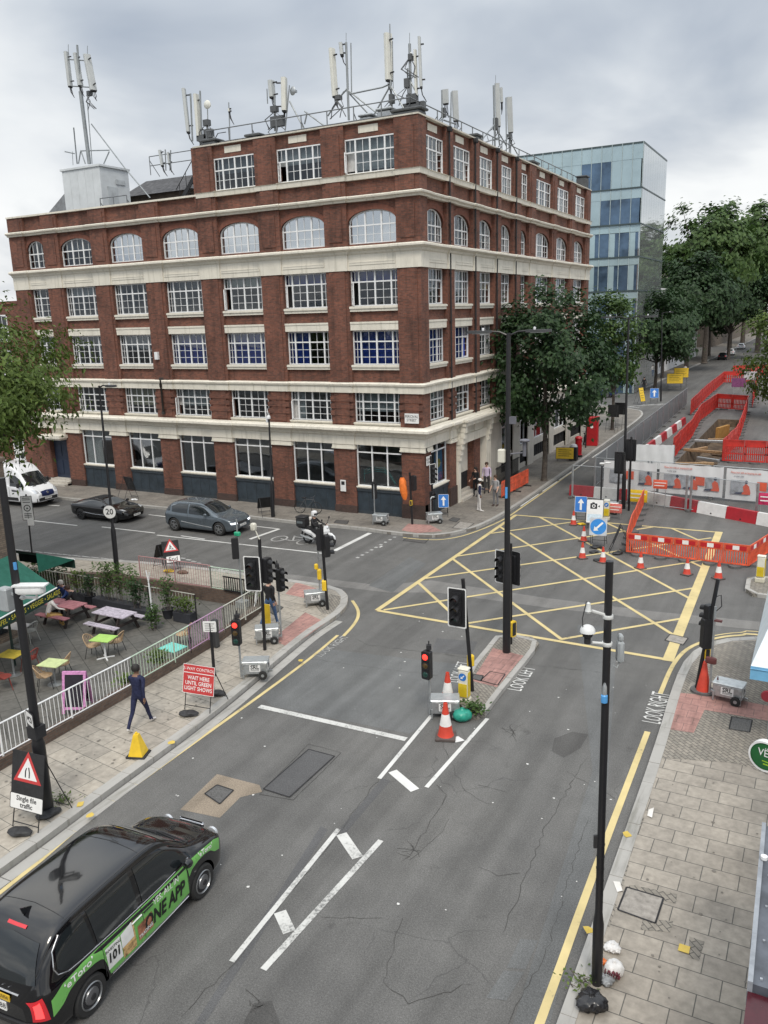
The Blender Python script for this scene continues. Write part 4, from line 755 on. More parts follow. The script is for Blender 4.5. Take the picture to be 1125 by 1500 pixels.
for a, b in [((-9.0, 19.0), (-8.80, 15.55))]: wl.sheet(lineq(a, b, .11), Zp)
for a, b in [((-7.52, 19.5), (-7.6, 15.7))]: wl.sheet(lineq(a, b, .11), Zp)
w2.sheet(lineq((-8.65, 13.4), (-8.37, 9.3), .11), Zp); w2.sheet(lineq((-7.62, 13.45), (-7.76, 9.4), .13), Zp)
for a, b in [((575, 1130), (608, 1158)), ((500, 1222), (524, 1257)), ((410, 1336), (424, 1366))]: (w2 if b[1] > 1200 else wl).sheet(lineq(G(*a), G(*b), .24), Zp)
for a, b in [((50, 763), (113, 770)), ((149, 772), (227, 781)), ((62, 815), (144, 820)), ((18, 838), (58, 842)), ((218, 754), (243, 757)), ((265, 785), (300, 790)), ((70, 740), (87, 741))]: wl.sheet(lineq(G(*a), G(*b), .11), Zp)
wl.sheet(lineq(G(365, 770), G(409, 775), .10), Zp); wl.sheet(lineq(G(409, 775), G(366, 790), .2), Zp+.001); wl.sheet(lineq(G(230, 784), G(475, 811), .12), Zp)
wl.sheet(lineq(G(542, 781), G(490, 807), .25), Zp); wl.sheet(lineq(G(560, 800), G(556, 802), .1), Zp)
for k in range(9): t = k/8; a = G(578+(524-578)*t, 787+(817-787)*t); fl.sheet(lineq((a[0]-.08, a[1]), (a[0]+.08, a[1]), .18), Zp)
for k in range(12):
    a = G(28+k*14, 806+k*1.4); fl.sheet(lineq((a[0]-.3, a[1]), (a[0]+.3, a[1]+.02), .1), Zp)
for k in range(14):
    a = G(268+k*8, 818+k*2.3); fl.sheet(lineq((a[0]-.14, a[1]), (a[0]+.14, a[1]), .14), Zp)
fl.sheet(lineq(G(300, 836), G(357, 843), .12), Zp)
fl.sheet(lineq(G(437, 853), G(447, 857), .15), Zp)
# far road lines
for y0, y1 in [(44, 47.5), (48.3, 51.6), (52, 60), (61, 72), (73, 87)]: wl.sheet(lineq((-14.95-.011*(y0-44), y0), (-14.95-.011*(y1-44), y1), .09), Zp+.002)
fl.sheet(lineq((-25, 96.3), (-18.2, 93.8), .3), Zp)
for k in range(5): fl.sheet(lineq((-19.5+k*.9, 94.4+k*.8), (-18.2+k*.9, 97+k*.8), .25), Zp+.0002*k)
fl.sheet(lineq((-24.5, 108.8), (-20.8, 112.5), .15), Zp)
# bicycle symbol in the advance box
bk = MB(); bc = V((-23.2, 32.9))
for sx in (-.52, .52):
    ring = ell(17, .36, .5); 
    for a, b in zip(ring, ring[1:]): fl.sheet(lineq((bc.x+sx*1.5+a[0], bc.y+a[1]), (bc.x+sx*1.5+b[0], bc.y+b[1]), .09), Zp+.0005)
for a, b in [((-.7, 0), (.1, -.1)), ((.1, -.1), (.55, .65)), ((-.3, .6), (.5, .6)), ((-.35, .75), (.1, -.1)), ((.8, 0), (.5, .8)), ((.3, .85), (.6, .8))]: fl.sheet(lineq((bc.x+a[0], bc.y+a[1]), (bc.x+b[0], bc.y+b[1]), .09), Zp+.001)
struct(yl.build('road_marking_yellow', p_yel)); struct(wl.build('road_marking_white', p_white)); struct(w2.build('road_marking_worn', p_white2)); struct(fl.build('road_marking_faint', p_faint))
def roadtext(body, px, py, q, size, sx=1, mat=p_white, mirror=False):
    a = G(px, py); b = G(*q); d = (b-a); ang = atan2(d.y, d.x)
    mt = T(a.x, a.y, Zp+.004) @ RZ(ang) @ Mx.Diagonal((1, 1, .01, 1))
    return struct(text('road_lettering', body, size, mat, None, mt, .001, 'LEFT', sx))
roadtext('LOOK LEFT', 754, 1012, (780, 972), .62, .55)
roadtext('LOOK RIGHT', 955, 1060, (972, 1010), .72, .46)
roadtext('LOOK LEFT', 664, 1000, (684, 960), .5, .6)
roadtext('LOOK RIGHT', 466, 962, (508, 932), .42, .75, p_faint)
for (px, py) in [(738, 1155-2000)]: pass
# yellow utility marks on kerbs and slabs
mb = MB()
for px, py, r in [(445, 1035-0, 0)]: pass
for px, py in [(118, 1178), (131, 1194), (251, 1087), (919, 1222), (862, 1362), (441, 967)]:
    a = G(px, py, PAV+.02); mb.sheet([(a.x+rnd.uniform(.05, .13)*cos(t), a.y+rnd.uniform(.05, .13)*sin(t)) for t in (0, .9, 1.9, 2.8, 3.7, 4.7, 5.6)], PAV+.021)
a = G(1002, 1391, PAV); mb.sheet([(a.x-.09, a.y-.09), (a.x+.09, a.y-.09), (a.x+.09, a.y+.09), (a.x-.09, a.y+.09)], Z1+.02)
struct(mb.build('yellow_utility_marks', M('yellow_mark', (.55, .40, .08), .7)))
sheetobj('plaster_splash', [GP([(898, 1292), (908, 1293), (912, 1306), (904, 1308)], PAV), GP([(950, 1187), (958, 1184), (955, 1199), (948, 1196)], PAV)], PAV+.022, M('plaster', (.6, .58, .55), .8))
# dark block paving infills among the slabs
sheetobj('infill_pavers', [GP([(922, 1296), (992, 1310), (990, 1324), (918, 1306)], PAV), GP([(905, 1262), (922, 1264), (912, 1300), (896, 1298)], PAV), GP([(888, 1318), (905, 1320), (893, 1358), (878, 1352)], PAV), GP([(1010, 1372), (1032, 1380), (1024, 1408), (1008, 1402)], PAV), GP([(942, 1345), (986, 1350), (982, 1366), (938, 1362)], PAV), GP([(938, 1168), (952, 1168), (946, 1184), (934, 1182)], PAV), GP([(930, 1196), (944, 1198), (938, 1212), (925, 1208)], PAV)], Z1+.001, setts)
# surroundings beyond the road: low wall between pavement and cafe terrace
# ================================================================ corner building
BX, BY = -18.5, 38.7
bld = thing('brick_building', 'large red brick corner building with cream bands, arched fourth floor windows and roof aerials', 'building', (BX, BY, 0))
RB = RZ(pi/2)
LB = [(-4.22, -1.34), (-8.44, -5.60), (-12.71, -9.86), (-17.02, -14.17), (-21.32, -18.48), (-25.62, -22.75), (-28.75, -27.05)]
LEND = -30.2; TOPX = -14.0; REND = 32.8
RBY = [(.9, 3.35), (4.3, 7.0), (8.0, 10.5), (11.6, 13.9), (15.3, 17.0), (18.4, 22.2), (23.3, 26.8), (28.1, 31.5)]
SPL, SPR, WY = .15, .22, .30
Z = dict(gf=(1.70, 4.07), f1=(5.26, 6.90), f2=(8.36, 10.16), f3=(11.42, 13.24), ar=(14.56, 16.2), tp=(17.96, 19.64))
PAR, LOWPAR = 20.35, 17.83
mb = MB(); deep = MB(); dark = MB(); crm = MB(); rub = MB()
def arch_pts(x0, x1, zs, rise, n=14): c, a = (x0+x1)/2, (x1-x0)/2; return [(c-a*cos(pi*k/n), zs+rise*sin(pi*k/n)**.85) for k in range(n+1)]
def facade(M4, openings, end0, end1, sp, tops, side):
    for b in (mb, dark, crm): b.M = M4
    lo, hi = min(end0, end1), max(end0, end1); ops = sorted(openings); edges = [lo]+[e for o in ops for e in o]+[hi]
    for k in range(0, len(edges), 2):
        a, b = edges[k], edges[k+1]; top = tops((a+b)/2)
        if side == 'L' and b > -.01: b = -.001
        if side == 'R' and a < .01: a = .551
        mb.box(a, 0, PAV, b, .55, top)
        if b-a > .7:                                          # raised strip and recess lines on the pier
            mb.box(a+.22, -.05, 5.2, b-.22, .1, 6.86); mb.box(a+.2, -.045, 7.45, b-.2, .1, 13.2); mb.box(a+.28, -.04, 14.7, b-.28, .1, 16.35)
            if top > 19: mb.box(a+.25, -.05, 16.95, b-.25, .1, 19.9)
            else: mb.box(a+.2, -.05, 16.95, b-.2, .1, top-.25)
            for zz in (5.62, 6.0, 6.38): mb.box(a-.03, -.07, zz, b+.03 if b < -.1 or side == 'R' else b-.02, .1, zz+.26)   # banded rustication
    for i, (a, b) in enumerate(ops):
        top = tops((a+b)/2); y0, y1 = sp, .55
        for za, zb in ((4.05, 5.26), (6.90, 8.36), (10.16, 11.42), (13.24, 14.56)): mb.box(a, y0, za, b, y1, zb)
        zs, ri = (15.52, .68) if side == 'L' else (15.35, .85)
        if b-a < 2: ri = .75
        ap = arch_pts(a+.001, b-.001, zs, ri)
        poly = ap+[(b-.001, 16.9), (a+.001, 16.9)]
        o = mb.M; mb.M = M4 @ T(0, 0, 0) @ RX; mb.prism([(p[0], p[1]) for p in poly], -y1, -y0); mb.M = o
        c = (a+b)/2; ou = [(c+(p[0]-c)*1.10+(0), zs+(p[1]-zs)*1.42+.0) for p in ap]
        rub = MB(); rub.M = M4 @ RX
        for k in range(len(ap)-1): rub.prism([ap[k], ap[k+1], ou[k+1], ou[k]], -y1+.1, -y0+.03)
        rub.build('arch_brickwork', brick_hi, bld)
        mb.box(a, y0, 16.9, b, y1, 17.96 if top > 19 else top)
        if top > 19: mb.box(a, y0, 19.64, b, y1, top); crm.box((a+b)/2-.62, y0-.03, 19.86, (a+b)/2+.50, y0+.2, 20.2)
        crm.box(a-.0, sp-.14, 10.18, b, sp+.1, 10.52); crm.box(a, sp-.17, 10.52, b, sp+.1, 10.62)        # lintel
    for b in (mb, dark, crm): b.M = None
ltop = lambda x: PAR if x > TOPX-.05 else LOWPAR
facade(Mx.Identity(4), LB, LEND, 0, SPL, ltop, 'L')
facade(RB, RBY, 0.0, REND, SPR, lambda x: PAR, 'R')
# hidden flanks, roofs and the light well behind
mb.box(LEND, .55, 0, LEND+.4, 14, LOWPAR); mb.box(TOPX, .55, 17.5, TOPX+.4, 32.8, PAR-.02); mb.box(LEND+.4, 13.6, 0, TOPX, 14, LOWPAR); mb.box(TOPX, 32.4, 0, -.56, 32.8, PAR)
mb.build('brick_wall', brick, bld)
rf = MB(); rf.box(LEND+.1, .5, 17.2, TOPX, 13.6, 17.45); rf.box(TOPX+.4, .5, 19.75, -.5, 32.4, 19.95)
rf.build('roof', M('roof_felt', (.10, .10, .10), .85, var=.2), bld)
it = MB()
for za, zb in ((4.3, 4.9), (7.0, 7.9), (10.4, 11.0), (13.4, 14.3), (16.6, 17.15)): it.box(LEND+.5, .57, za, -.57, 32.3, zb)
it.box(LEND+.5, 6.5, 0, -6.5, 7, 17.1); it.box(-7, 6.5, 0, -6.5, 32, 19.7); it.box(LEND+.5, .57, -.1, -.57, 32.3, PAV+.02)
for x in (-9, -17.9, -26.3): it.box(x-.06, .6, .1, x+.06, 6.5, 17)
for y in (7.6, 14.6, 22.8): it.box(-6.5, y-.06, .1, -.6, y+.06, 19.7)
it.build('interior_floors', M('interior_plaster', (.42, .41, .39), .9, var=.1), bld)
# --- sweep mouldings round both street fronts, breaking forward at every pier
def front_path(z_low=False, brk=.0, lo=LEND, hi=REND, l0=None):
    P = []
    ed = [lo]+[e for o in sorted(LB) for e in o if e > lo]+[0]
    if brk:
        e = [lo]+[x for o in sorted(LB) for x in o if x > lo]; 
        k = 0
        segs = []
        st = [lo]+[x for o in sorted(LB) for x in o]
        for o in sorted(LB):
            if o[0] > lo: segs.append(o)
        P.append((lo, -brk))
        for a, b in segs: P += [(a-.0, -brk), (a+.0, 0), (b-.0, 0), (b+.0, -brk)]
        P.append((brk, -brk))
        for a, b in sorted(RBY):
            if b < hi: P += [(brk, a), (0, a), (0, b), (brk, b)]
        P.append((brk, hi))
    else: P = [(lo, 0), (0, 0), (0, hi)]
    return P
def sweep(mb, path, prof, mi=0):
    n = len(path); pts = [V(p) for p in path]; rows = []
    for i, p in enumerate(pts):
        da = (pts[i]-pts[i-1]).normalized() if i else (pts[1]-pts[0]).normalized(); db = (pts[i+1]-pts[i]).normalized() if i < n-1 else da
        na, nb = V((da.y, -da.x)), V((db.y, -db.x)); k = (na+nb); k = k/max(.3, (1+na.dot(nb)))
        rows.append([(p.x+k.x*o, p.y+k.y*o, z) for o, z in prof])
    m_ = len(prof); vs = sum(rows, []); fs = []
    for i in range(n-1):
        for j in range(m_): j2 = (j+1) % m_; fs.append((i*m_+j, (i+1)*m_+j, (i+1)*m_+j2, i*m_+j2))
    fs += [list(range(m_)), list(range((n-1)*m_, n*m_))[::-1]]
    mb.add(vs, fs, mi)
P0 = front_path(); PB = front_path(brk=.07)
IN = -.2
sweep(crm, PB, [(IN, 4.03), (.02, 4.03), (.02, 4.50), (.10, 4.56), (.16, 4.68), (.34, 4.80), (.42, 4.86), (.42, 4.98), (.30, 5.06), (IN, 5.10)])
sweep(crm, PB, [(IN, 6.88), (.05, 6.88), (.05, 7.22), (.13, 7.27), (.15, 7.36), (.06, 7.42), (IN, 7.44)])
sweep(crm, PB, [(IN, 13.24), (.01, 13.24), (.01, 14.02), (.08, 14.08), (.13, 14.18), (.28, 14.25), (.33, 14.29), (.33, 14.38), (.2, 14.44), (IN, 14.48)])
sweep(crm, PB, [(IN, 16.62), (.05, 16.62), (.08, 16.70), (.20, 16.76), (.22, 16.84), (.10, 16.90), (IN, 16.93)])
PT = [p for p in front_path(lo=TOPX, brk=.05)]
sweep(crm, PT, [(IN, 17.66), (.03, 17.66), (.06, 17.90), (.10, 17.92), (IN, 17.97)])
sweep(crm, [(LEND, 0), (TOPX-.01, 0)], [(-.5, 17.78), (.06, 17.78), (.06, 17.88), (-.5, 17.90)])
sweep(crm, [(TOPX, -.02), (0.02, -.02), (0.02, REND)], [(-.6, PAR-.03), (.02, PAR-.03), (.03, PAR+.04), (-.6, PAR+.06)])
for M4, ops, sp in ((Mx.Identity(4), LB, SPL), (RB, RBY, SPR)):            # frieze panels, pilaster caps, string mouldings
    crm.M = M4
    for a, b in ops:
        crm.box(a+.08, -.035, 13.50, b-.08, .2, 13.62); crm.box(a+.12, -.05, 13.62, b-.12, .2, 13.66)
    ed = sorted([e for o in ops for e in o]); prs = list(zip(ed[1::2], ed[2::2]))
    if M4 is RB: prs = [(0.07, RBY[0][0])]+prs[:1]
    else: prs = prs+[(LB[0][1], -.0)]
    for a, b in prs:
        crm.box(a-.06, -.13, 3.78, b+.06 if b < -.01 or M4 is RB else b+.13, .2, 3.86); crm.box(a-.03, -.10, 3.86, b+.03 if b < -.01 or M4 is RB else b+.10, .2, 4.0); crm.box(a+.02, -.085, 4.04, b-.02, .2, 4.52)
    crm.M = None
crm.build('cream_mouldings', cream, bld)
# --- ground floor panels and plinth
pan = MB(); plt = MB()
for i, (a, b) in enumerate(LB[:6]):
    pan = MB(); plt = MB(); pan.box(a, .10, PAV, b, .5, 1.42); plt.box(a, .04, 1.42, b, .5, 1.58); panm = M('slate_blue_panel', (.028, .040, .052), .5, var=.25, scale=2); trm = M('slate_blue_trim', (.035, .045, .055), .5, var=.2)
    for k in range(1, 4): x = a+(b-a)*k/4; plt.box(x-.02, .085, .3, x+.02, .2, 1.42)
    plt.box(a, .085, PAV, b, .2, .3); plt.build('shopfront_trim', trm, pan.build('shopfront_panel', panm, bld))
pan = MB(); plt = MB(); pan.M = plt.M = RB
pan.box(RBY[0][0], .12, PAV, RBY[0][1], .5, 1.42); plt.box(RBY[0][0], .06, 1.42, RBY[0][1], .5, 1.58)
for k in range(1, 4): x = RBY[0][0]+2.45*k/4; plt.box(x-.02, .10, .3, x+.02, .2, 1.42)
pan.M = plt.M = None
plt.build('shopfront_trim', trm, pan.build('shopfront_panel', panm, bld))
dbk = brickmat('dark_brick', (.075, .04, .032), (.05, .03, .026), (.06, .05, .045)); ed = sorted([LEND]+[e for o in LB for e in o])
for a, b in zip(ed[0::2], ed[1::2]): MB().box(a-.03, -.06, PAV, b+.03, .3, .55).build('brick_plinth', dbk, bld)
pl = MB()
pl.box(LB[0][1]-.03, -.06, PAV, .06, .3, .9); pl.M = RB; pl.box(-.05, -.06, PAV, .93, .3, .9); pl.box(3.32, -.06, PAV, 4.33, .3, 1.2); pl.M = None
pl.build('brick_plinth', dbk, bld)
# --- windows
WC = {}
def winmesh(wd, h, cols, tr=.68, arch=None, bars=(2, 3), opn=(), style=''):
    key = (round(wd, 2), round(h, 2), tuple(cols), tr, arch, bars, tuple(opn), style)
    if key in WC: return WC[key]
    f = MB(); g = MB(); fr = .06; y0, y1 = -.05, .05; t = sum(cols); xs = [0]
    for c in cols: xs.append(xs[-1]+wd*c/t)
    top = (lambda x: h) if not arch else (lambda x: arch[0]+arch[1]*max(0, sin(pi*0+math.acos(max(-1, min(1, (x-wd/2)/(wd/2))))))**.85)
    f.box(0, y0, 0, fr, y1, top(.02)); f.box(wd-fr, y0, 0, wd, y1, top(wd-.02)); f.box(fr, y0, 0, wd-fr, y1, fr)
    if arch:
        ap = arch_pts(0, wd, arch[0], arch[1], 18); ip = [(wd/2+(p[0]-wd/2)*(1-2*fr/wd), arch[0]+(p[1]-arch[0])*(1-fr/arch[1])) for p in ap]
        f.M = RX
        for k in range(len(ap)-1): f.prism([ap[k], ap[k+1], ip[k+1], ip[k]], -y1, -y0)
        f.M = None
    else: f.box(fr, y0, h-fr, wd-fr, y1, h)
    mw = .043 if style != 'shop' else .035
    if style == 'tri': mw = .11
    for x in xs[1:-1]: f.box(x-mw, y0+.005, fr, x+mw, y1-.005, top(x)-.02)
    zt = h*tr
    if tr: f.box(fr, y0+.008, zt-.033, wd-fr, y1-.008, zt+.033)
    bw = .011
    if style != 'shop':
        for k in range(len(cols)):
            a, b = xs[k], xs[k+1]; nb = bars[0] if b-a > .45 else 1
            if k in opn: pass
            else:
                for j in range(1, nb): x = a+(b-a)*j/nb; f.box(x-bw, -.03, fr, x+bw, .02, top(x)-.03)
                for j in range(1, bars[1]): z = zt*j/bars[1]; f.box(a+.03, -.032, z-bw, b-.03, .022, z+bw)
            if k in opn:
                for j in range(1, nb): x = a+(b-a)*j/nb; f.box(x-bw, -.03, zt, x+bw, .02, top(x)-.03)
            if not arch and style == 'topbar': z = (zt+h)/2; f.box(a+.03, -.033, z-bw, b-.03, .023, z+bw)
    g.M = RX
    if arch: g.prism([(wd/2+(p[0]-wd/2)*.99, p[1]*.995) for p in ap]+[(wd-.02, .02), (.02, .02)], -.006, .004)
    else:
        g.prism([(.02, zt), (wd-.02, zt), (wd-.02, h-.02), (.02, h-.02)], -.006, .004)
        for k in range(len(cols)):
            if k not in opn: g.prism([(xs[k]+.01, .02), (xs[k+1]-.01, .02), (xs[k+1]-.01, zt-.002), (xs[k]+.01, zt-.002)], -.006, .004)
    g.M = None; oc = None
    if opn:
        oc = MB(); k = opn[0]; a, b = xs[k], xs[k+1]; lw = b-a-.06
        for q in ((0, 0, .05, zt-.08), (lw-.05, 0, lw, zt-.08), (.05, 0, lw-.05, .05), (.05, zt-.13, lw-.05, zt-.08)): oc.box(q[0], -.025, q[1]+.04, q[2], .025, q[3]+.04)
        for j in range(1, 3): z = zt*j/3; oc.box(.05, -.012, z-.012, lw-.05, .012, z+.012)
        oc = (oc, a+.03 if k == 0 or k < len(cols)-1 else b-.03, k == len(cols)-1)
    me = []
    for nm, q, mt in (('window', f, frame_w), ('window_glass', g, glass)):
        o = q.build(nm, mt); me.append(o.data); bpy.data.objects.remove(o)
    oo = None
    if oc: o = oc[0].build('open_casement', frame_w); oo = (o.data, oc[1], oc[2]); bpy.data.objects.remove(o)
    WC[key] = (me[0], me[1], oo); return WC[key]
BLIND = {'blue': M('blue_blind', (.028, .07, .44), .8, var=.15), 'pale': M('pale_blind_and_sky', (.80, .78, .68), .8, var=.08), 'net': M('net_curtain', (.55, .55, .54), .9, var=.12), 'cream': M('cream_blind', (.55, .48, .32), .9, var=.12), 'grey': M('grey_blind', (.22, .23, .25), .9, var=.15)}  # pale colour also stands in for sky reflected in the arched windows
sill_cache = {}
def window(M4, a, b, z0, z1, y, cols, blind=None, bl=(0, 1), sill=None, mirror=False, **kw):
    if blind is None and kw.get('style') != 'shop' and rnd.random() < .5: blind = rnd.choice(('net', 'grey', 'cream', 'net', 'grey')); bl = rnd.choice(((.45, 1), (.65, 1), (.3, 1), (0, 1, 0, .3), (0, 1, .7, 1), (.8, 1)))
    fm, gm, oc = winmesh(b-a, z1-z0, cols, **kw)
    o = link('window', fm, bld); o.matrix_local = M4 @ T(a, y, z0)
    g_ = link('window_glass', gm, o)
    if kw.get('style') == 'shop': mirror = glass_shop
    elif mirror: mirror = glass_sky
    if mirror: g_.material_slots[0].link = 'OBJECT'; g_.material_slots[0].material = mirror
    if oc:
        c = link('open_casement', oc[0], o); c.location = (oc[1], -.03, 0); c.rotation_euler = (0, 0, pi-radians(rnd.uniform(40, 75))*1 if oc[2] else -radians(rnd.uniform(35, 70)))
    if blind:
        q = MB(); w_ = b-a; h_ = z1-z0
        n = max(6, int(w_/.14)); z_a, z_b = h_*bl[0]+.01, h_*bl[1]-.01
        if kw.get('arch'): z_b = kw['arch'][0]+kw['arch'][1]*.9
        x_a, x_b = (0, w_) if len(bl) < 3 else (w_*bl[2], w_*bl[3])
        vs = []
        for k in range(n+1):
            x = x_a+(x_b-x_a)*k/n; dy = .16+.018*sin(k*2.1)+(rnd.uniform(0, .02) if blind in ('net', 'cream') else 0); vs += [(x, dy, z_a), (x, dy, z_b)]
        q.add(vs, [(2*k, 2*k+2, 2*k+3, 2*k+1) for k in range(n)], 0, True); q.build('blind', BLIND[blind], o)
    if sill:
        s_ = MB(); s_.box(-.0, -y+sill[2], -sill[0], b-a, .02, -.0); s_.box(.0, -y+sill[2]-.06, -sill[0]*.45, b-a, -y+sill[2], -.012); s_.build('window_sill', cream, o)
    return o
I4 = Mx.Identity(4); W4 = (.62, 1.25, 1.25, .62)
for i, (a, b) in enumerate(LB):
    n7 = i == 6; c = W4 if not n7 else (.62, 1.1)
    # 1st, 2nd, 3rd, arch, top
    window(I4, a, b, *Z['f1'], WY, c, blind=('net', None, None, 'net', None, None, 'net')[i], bl=(.35, 1), opn=((), (0,), (0,), (0,), (), (), ())[i] if not n7 else (), sill=(.14, 0, .02))
    window(I4, a, b, *Z['f2'], WY, c, blind=('blue', 'blue', 'blue', 'blue', 'grey', None, None)[i], bl=((0, 1), (0, 1, 0, .48), (.0, 1), (0, 1), (.5, 1), 0, 0)[i], opn=(), sill=(.26, 0, .02))
    window(I4, a, b, *Z['f3'], WY, c, blind=('blue', 'blue', 'pale', 'grey', None, None, None)[i], bl=((.70, 1), (.70, 1), (.72, 1), (.75, 1), 0, 0, 0)[i], opn=((0,), (0,), (0,), (), (), (), ())[i], sill=(.27, 0, .02))
    ri = .68 if not n7 else .75
    window(I4, a+.01, b-.01, Z['ar'][0], 16.2, WY, (1, 1, 1) if not n7 else (1, 1), blind='pale' if i < 4 else ('pale' if i == 4 else 'grey' if i == 5 else None), bl=(0, 1) if i < 4 else (.55, 1), arch=(.96, ri), tr=.55, bars=(2, 2), mirror=i < 5)  # pale sheets added behind the arched panes imitate bright sky reflection by colour
    if i < 3: window(I4, a-.02, b+.02, *Z['tp'], WY-.1, (.8, 1.1, 1.1, .8), blind='grey' if i == 2 else 'net', bl=(.1, 1) if i == 0 else (.5, 1), opn=((0,), (0,), ())[i], tr=.62, bars=(2, 2), sill=(.05, 0, .0))
    if not n7: window(I4, a+.02, b-.02, *Z['gf'], .22, (1, 1, 1), tr=.80, style='shop', sill=(.12, 0, .02), blind='net' if i == 5 else None, bl=(0, 1, 0, .55))
for i, (a, b) in enumerate(RBY):
    tri = i >= 5; c = (.75, 1, .75) if not tri else (1, 1, 1); st = 'tri' if tri else ''
    if b-a < 2: c = (1, 1)
    y = WY+.08
    if i < 8: window(RB, a, b, *Z['f1'], y, c, blind='net' if i == 0 else None, bl=(.35, 1), opn=(len(c)-1,) if i == 1 else (), sill=(.14, 0, .06), style=st)
    window(RB, a, b, *Z['f2'], y, c, blind=('blue', 'blue', 'grey')[i] if i < 3 else None, opn=(len(c)-1,) if i in (1,) else (), sill=(.26, 0, .08), style=st)
    window(RB, a, b, *Z['f3'], y, c, blind='net' if i in (1, 5, 6) else None, bl=(.4, 1), opn=(len(c)-1,) if i in (0, 2, 3, 7) else (), sill=(.27, 0, .08), style=st)
    window(RB, a+.01, b-.01, Z['ar'][0], 16.2, y, c if not tri else (1, 1, 1), arch=(.79, .85 if b-a >= 2 else .75), tr=.5, bars=(2, 2), blind=None if i != 3 else 'net', bl=(0, 1), style=st)
    window(RB, a, b, *Z['tp'], y-.12, c, blind='net' if i in (3, 6) else None, bl=(.2, 1), opn=(len(c)-1,) if i in (0, 1, 2) else (), tr=.62, bars=(2, 2), sill=(.05, 0, .0), style=st)
window(RB, .93, 3.3, *Z['gf'], .24, (1, 1), tr=.8, style='shop', sill=(.12, 0, .04))
# poster in the corner shop window, ring stand in the other one
pp = MB(); pp.M = RB; pp.box(2.2, .42, 1.75, 3.28, .44, 3.55); pp.build('window_poster', M('blue_poster', (.03, .24, .52), .6, var=.3, scale=1.2), bld)
pp = MB(); pp.M = RB; pp.lathe([(.0, -.006), (.26, -.006), (.26, .006), (0, .006)], (2.72, .41, 2.75), 16, 0, 'y'); pp.build('poster_emblem', M('yellow_print', (.6, .5, .05), .6), bld)
pp = MB()
for k in range(3): pp.tube([(-4.2, .9, 1.75), (-4.2, .9, 2.2+k*.12), (-3.6, .9, 2.42+k*.12), (-2.9, .9, 2.4+k*.12), (-2.5, .9, 2.1+k*.08), (-2.2, .9, 1.75)], .035, 6)
pp.build('display_rail', M('teal_rail', (.02, .22, .2), .5), bld)
# door at the far left end with its hood and steps
a, b = LB[6]
d = MB(); d.box(a+.05, .32, .5, b-.1, .4, 3.4)
for k in range(2):
    for j in range(2): d.box(a+.2+k*.72, .29, .8+j*1.25, a+.75+k*.72, .34, 1.75+j*1.25)
d.build('door', M('navy_door', (.018, .028, .055), .45), bld)
h = MB(); h.box(a-.25, -.75, 3.42, b+.2, .3, 3.62); h.box(a-.15, -.6, 3.30, b+.1, .3, 3.42); h.build('door_hood', cream, bld)
s_ = MB()
for k in range(3): s_.box(a-.2, -.7+.3*k, PAV, b+.1, .4, PAV+.13*(k+1))
s_.build('door_step', stone, bld)
f_ = MB(); f_.box(a, .3, 3.62, b, .5, 4.1); f_.build('transom_panel', cream, bld)
# entrance portal on the side street front
pt = MB(); pt.M = RB
pt.box(4.3, -.25, 3.55, 9.1, .5, 4.03); pt.box(4.28, -.62, 4.62, 9.3, .0, 4.88); pt.box(4.2, -.8, 4.88, 9.4, .0, 5.0); pt.box(4.35, -.12, PAV, 4.7, .5, 3.55)
for yy in (4.5, 8.7):                                             # scrolled consoles
    for k in range(6): pt.box(yy-.16, -.22-.07*k, 2.6+.33*k, yy+.16, 0, 2.95+.33*k)
pt.box(8.3, -.30, PAV+.5, 9.05, .5, 3.6); pt.box(6.0, .42, 1.6, 8.3, .5, 3.55)
pt.build('entrance_portal', cream, bld)
dk = MB(); dk.M = RB; dk.box(4.7, .46, PAV, 6.0, .5, 3.55); dk.box(6, .44, PAV, 8.3, .5, 1.6); dk.build('entrance_recess', blackm, bld)
st = MB(); st.M = RB
for k in range(3): st.box(4.7, -.25+.25*k, PAV, 8.3, .44, PAV+.15*(k+1))
st.build('entrance_step', stone, bld)
# stone ground floor further along
sg = MB(); sg.M = RB
for a, b in zip([9.1]+[o[1] for o in RBY[3:]], [o[0] for o in RBY[3:]]+[REND]): sg.box(a, -.06, PAV, b, .4, 4.06)
for a, b in RBY[2:]:
    if a > 9: sg.box(a, .05, 1.35, b, .4, 1.75); sg.box(a, .08, PAV, b, .4, .45)
    else: sg.box(9.1, .05, 1.35, b, .4, 1.75)
sg.build('stone_ground_floor', stone, bld)
for a, b in RBY[3:]:
    window(RB, a+.05, b-.05, 1.78, 4.0, .25, (1, 1, 1) if b-a > 2 else (1, 1), tr=.75, style='shop')
    q = MB(); q.M = RB
    for k in range(9): x = a+.1+(b-a-.2)*k/8; q.box(x-.03, .14, .47, x+.03, .18, 1.33)
    q.box(a, .2, .45, b, .24, 1.35); q.build('basement_grille', blackm, bld)
# dark railings in front of the area
rl = MB(); rl.M = RB
for k in range(36): x = 9.4+k*.12; rl.box(x-.012, -.55, PAV, x+.012, -.526, 1.35)
rl.box(9.3, -.56, 1.25, 13.8, -.52, 1.30); rl.box(9.3, -.56, .3, 13.8, -.52, .34); rl.build('area_railing', black, bld)
for (mm, x, top) in ((RB, 3.55, 20.2), (RB, 7.15, 20.2), (RB, 10.65, 20.2), (RB, 14.1, 20.2)):
    q = MB(); q.M = mm; q.tube([(x, -.09, 5.1), (x, -.09, top)], .05, 6); [q.cbox((x, -.08, z), (.14, .1, .08)) for z in (5.6, 8, 10.5, 13, 15.5)]; q.rbox((x, -.12, top), (.26, .2, .24), .02); q.build('downpipe', blackm, bld)
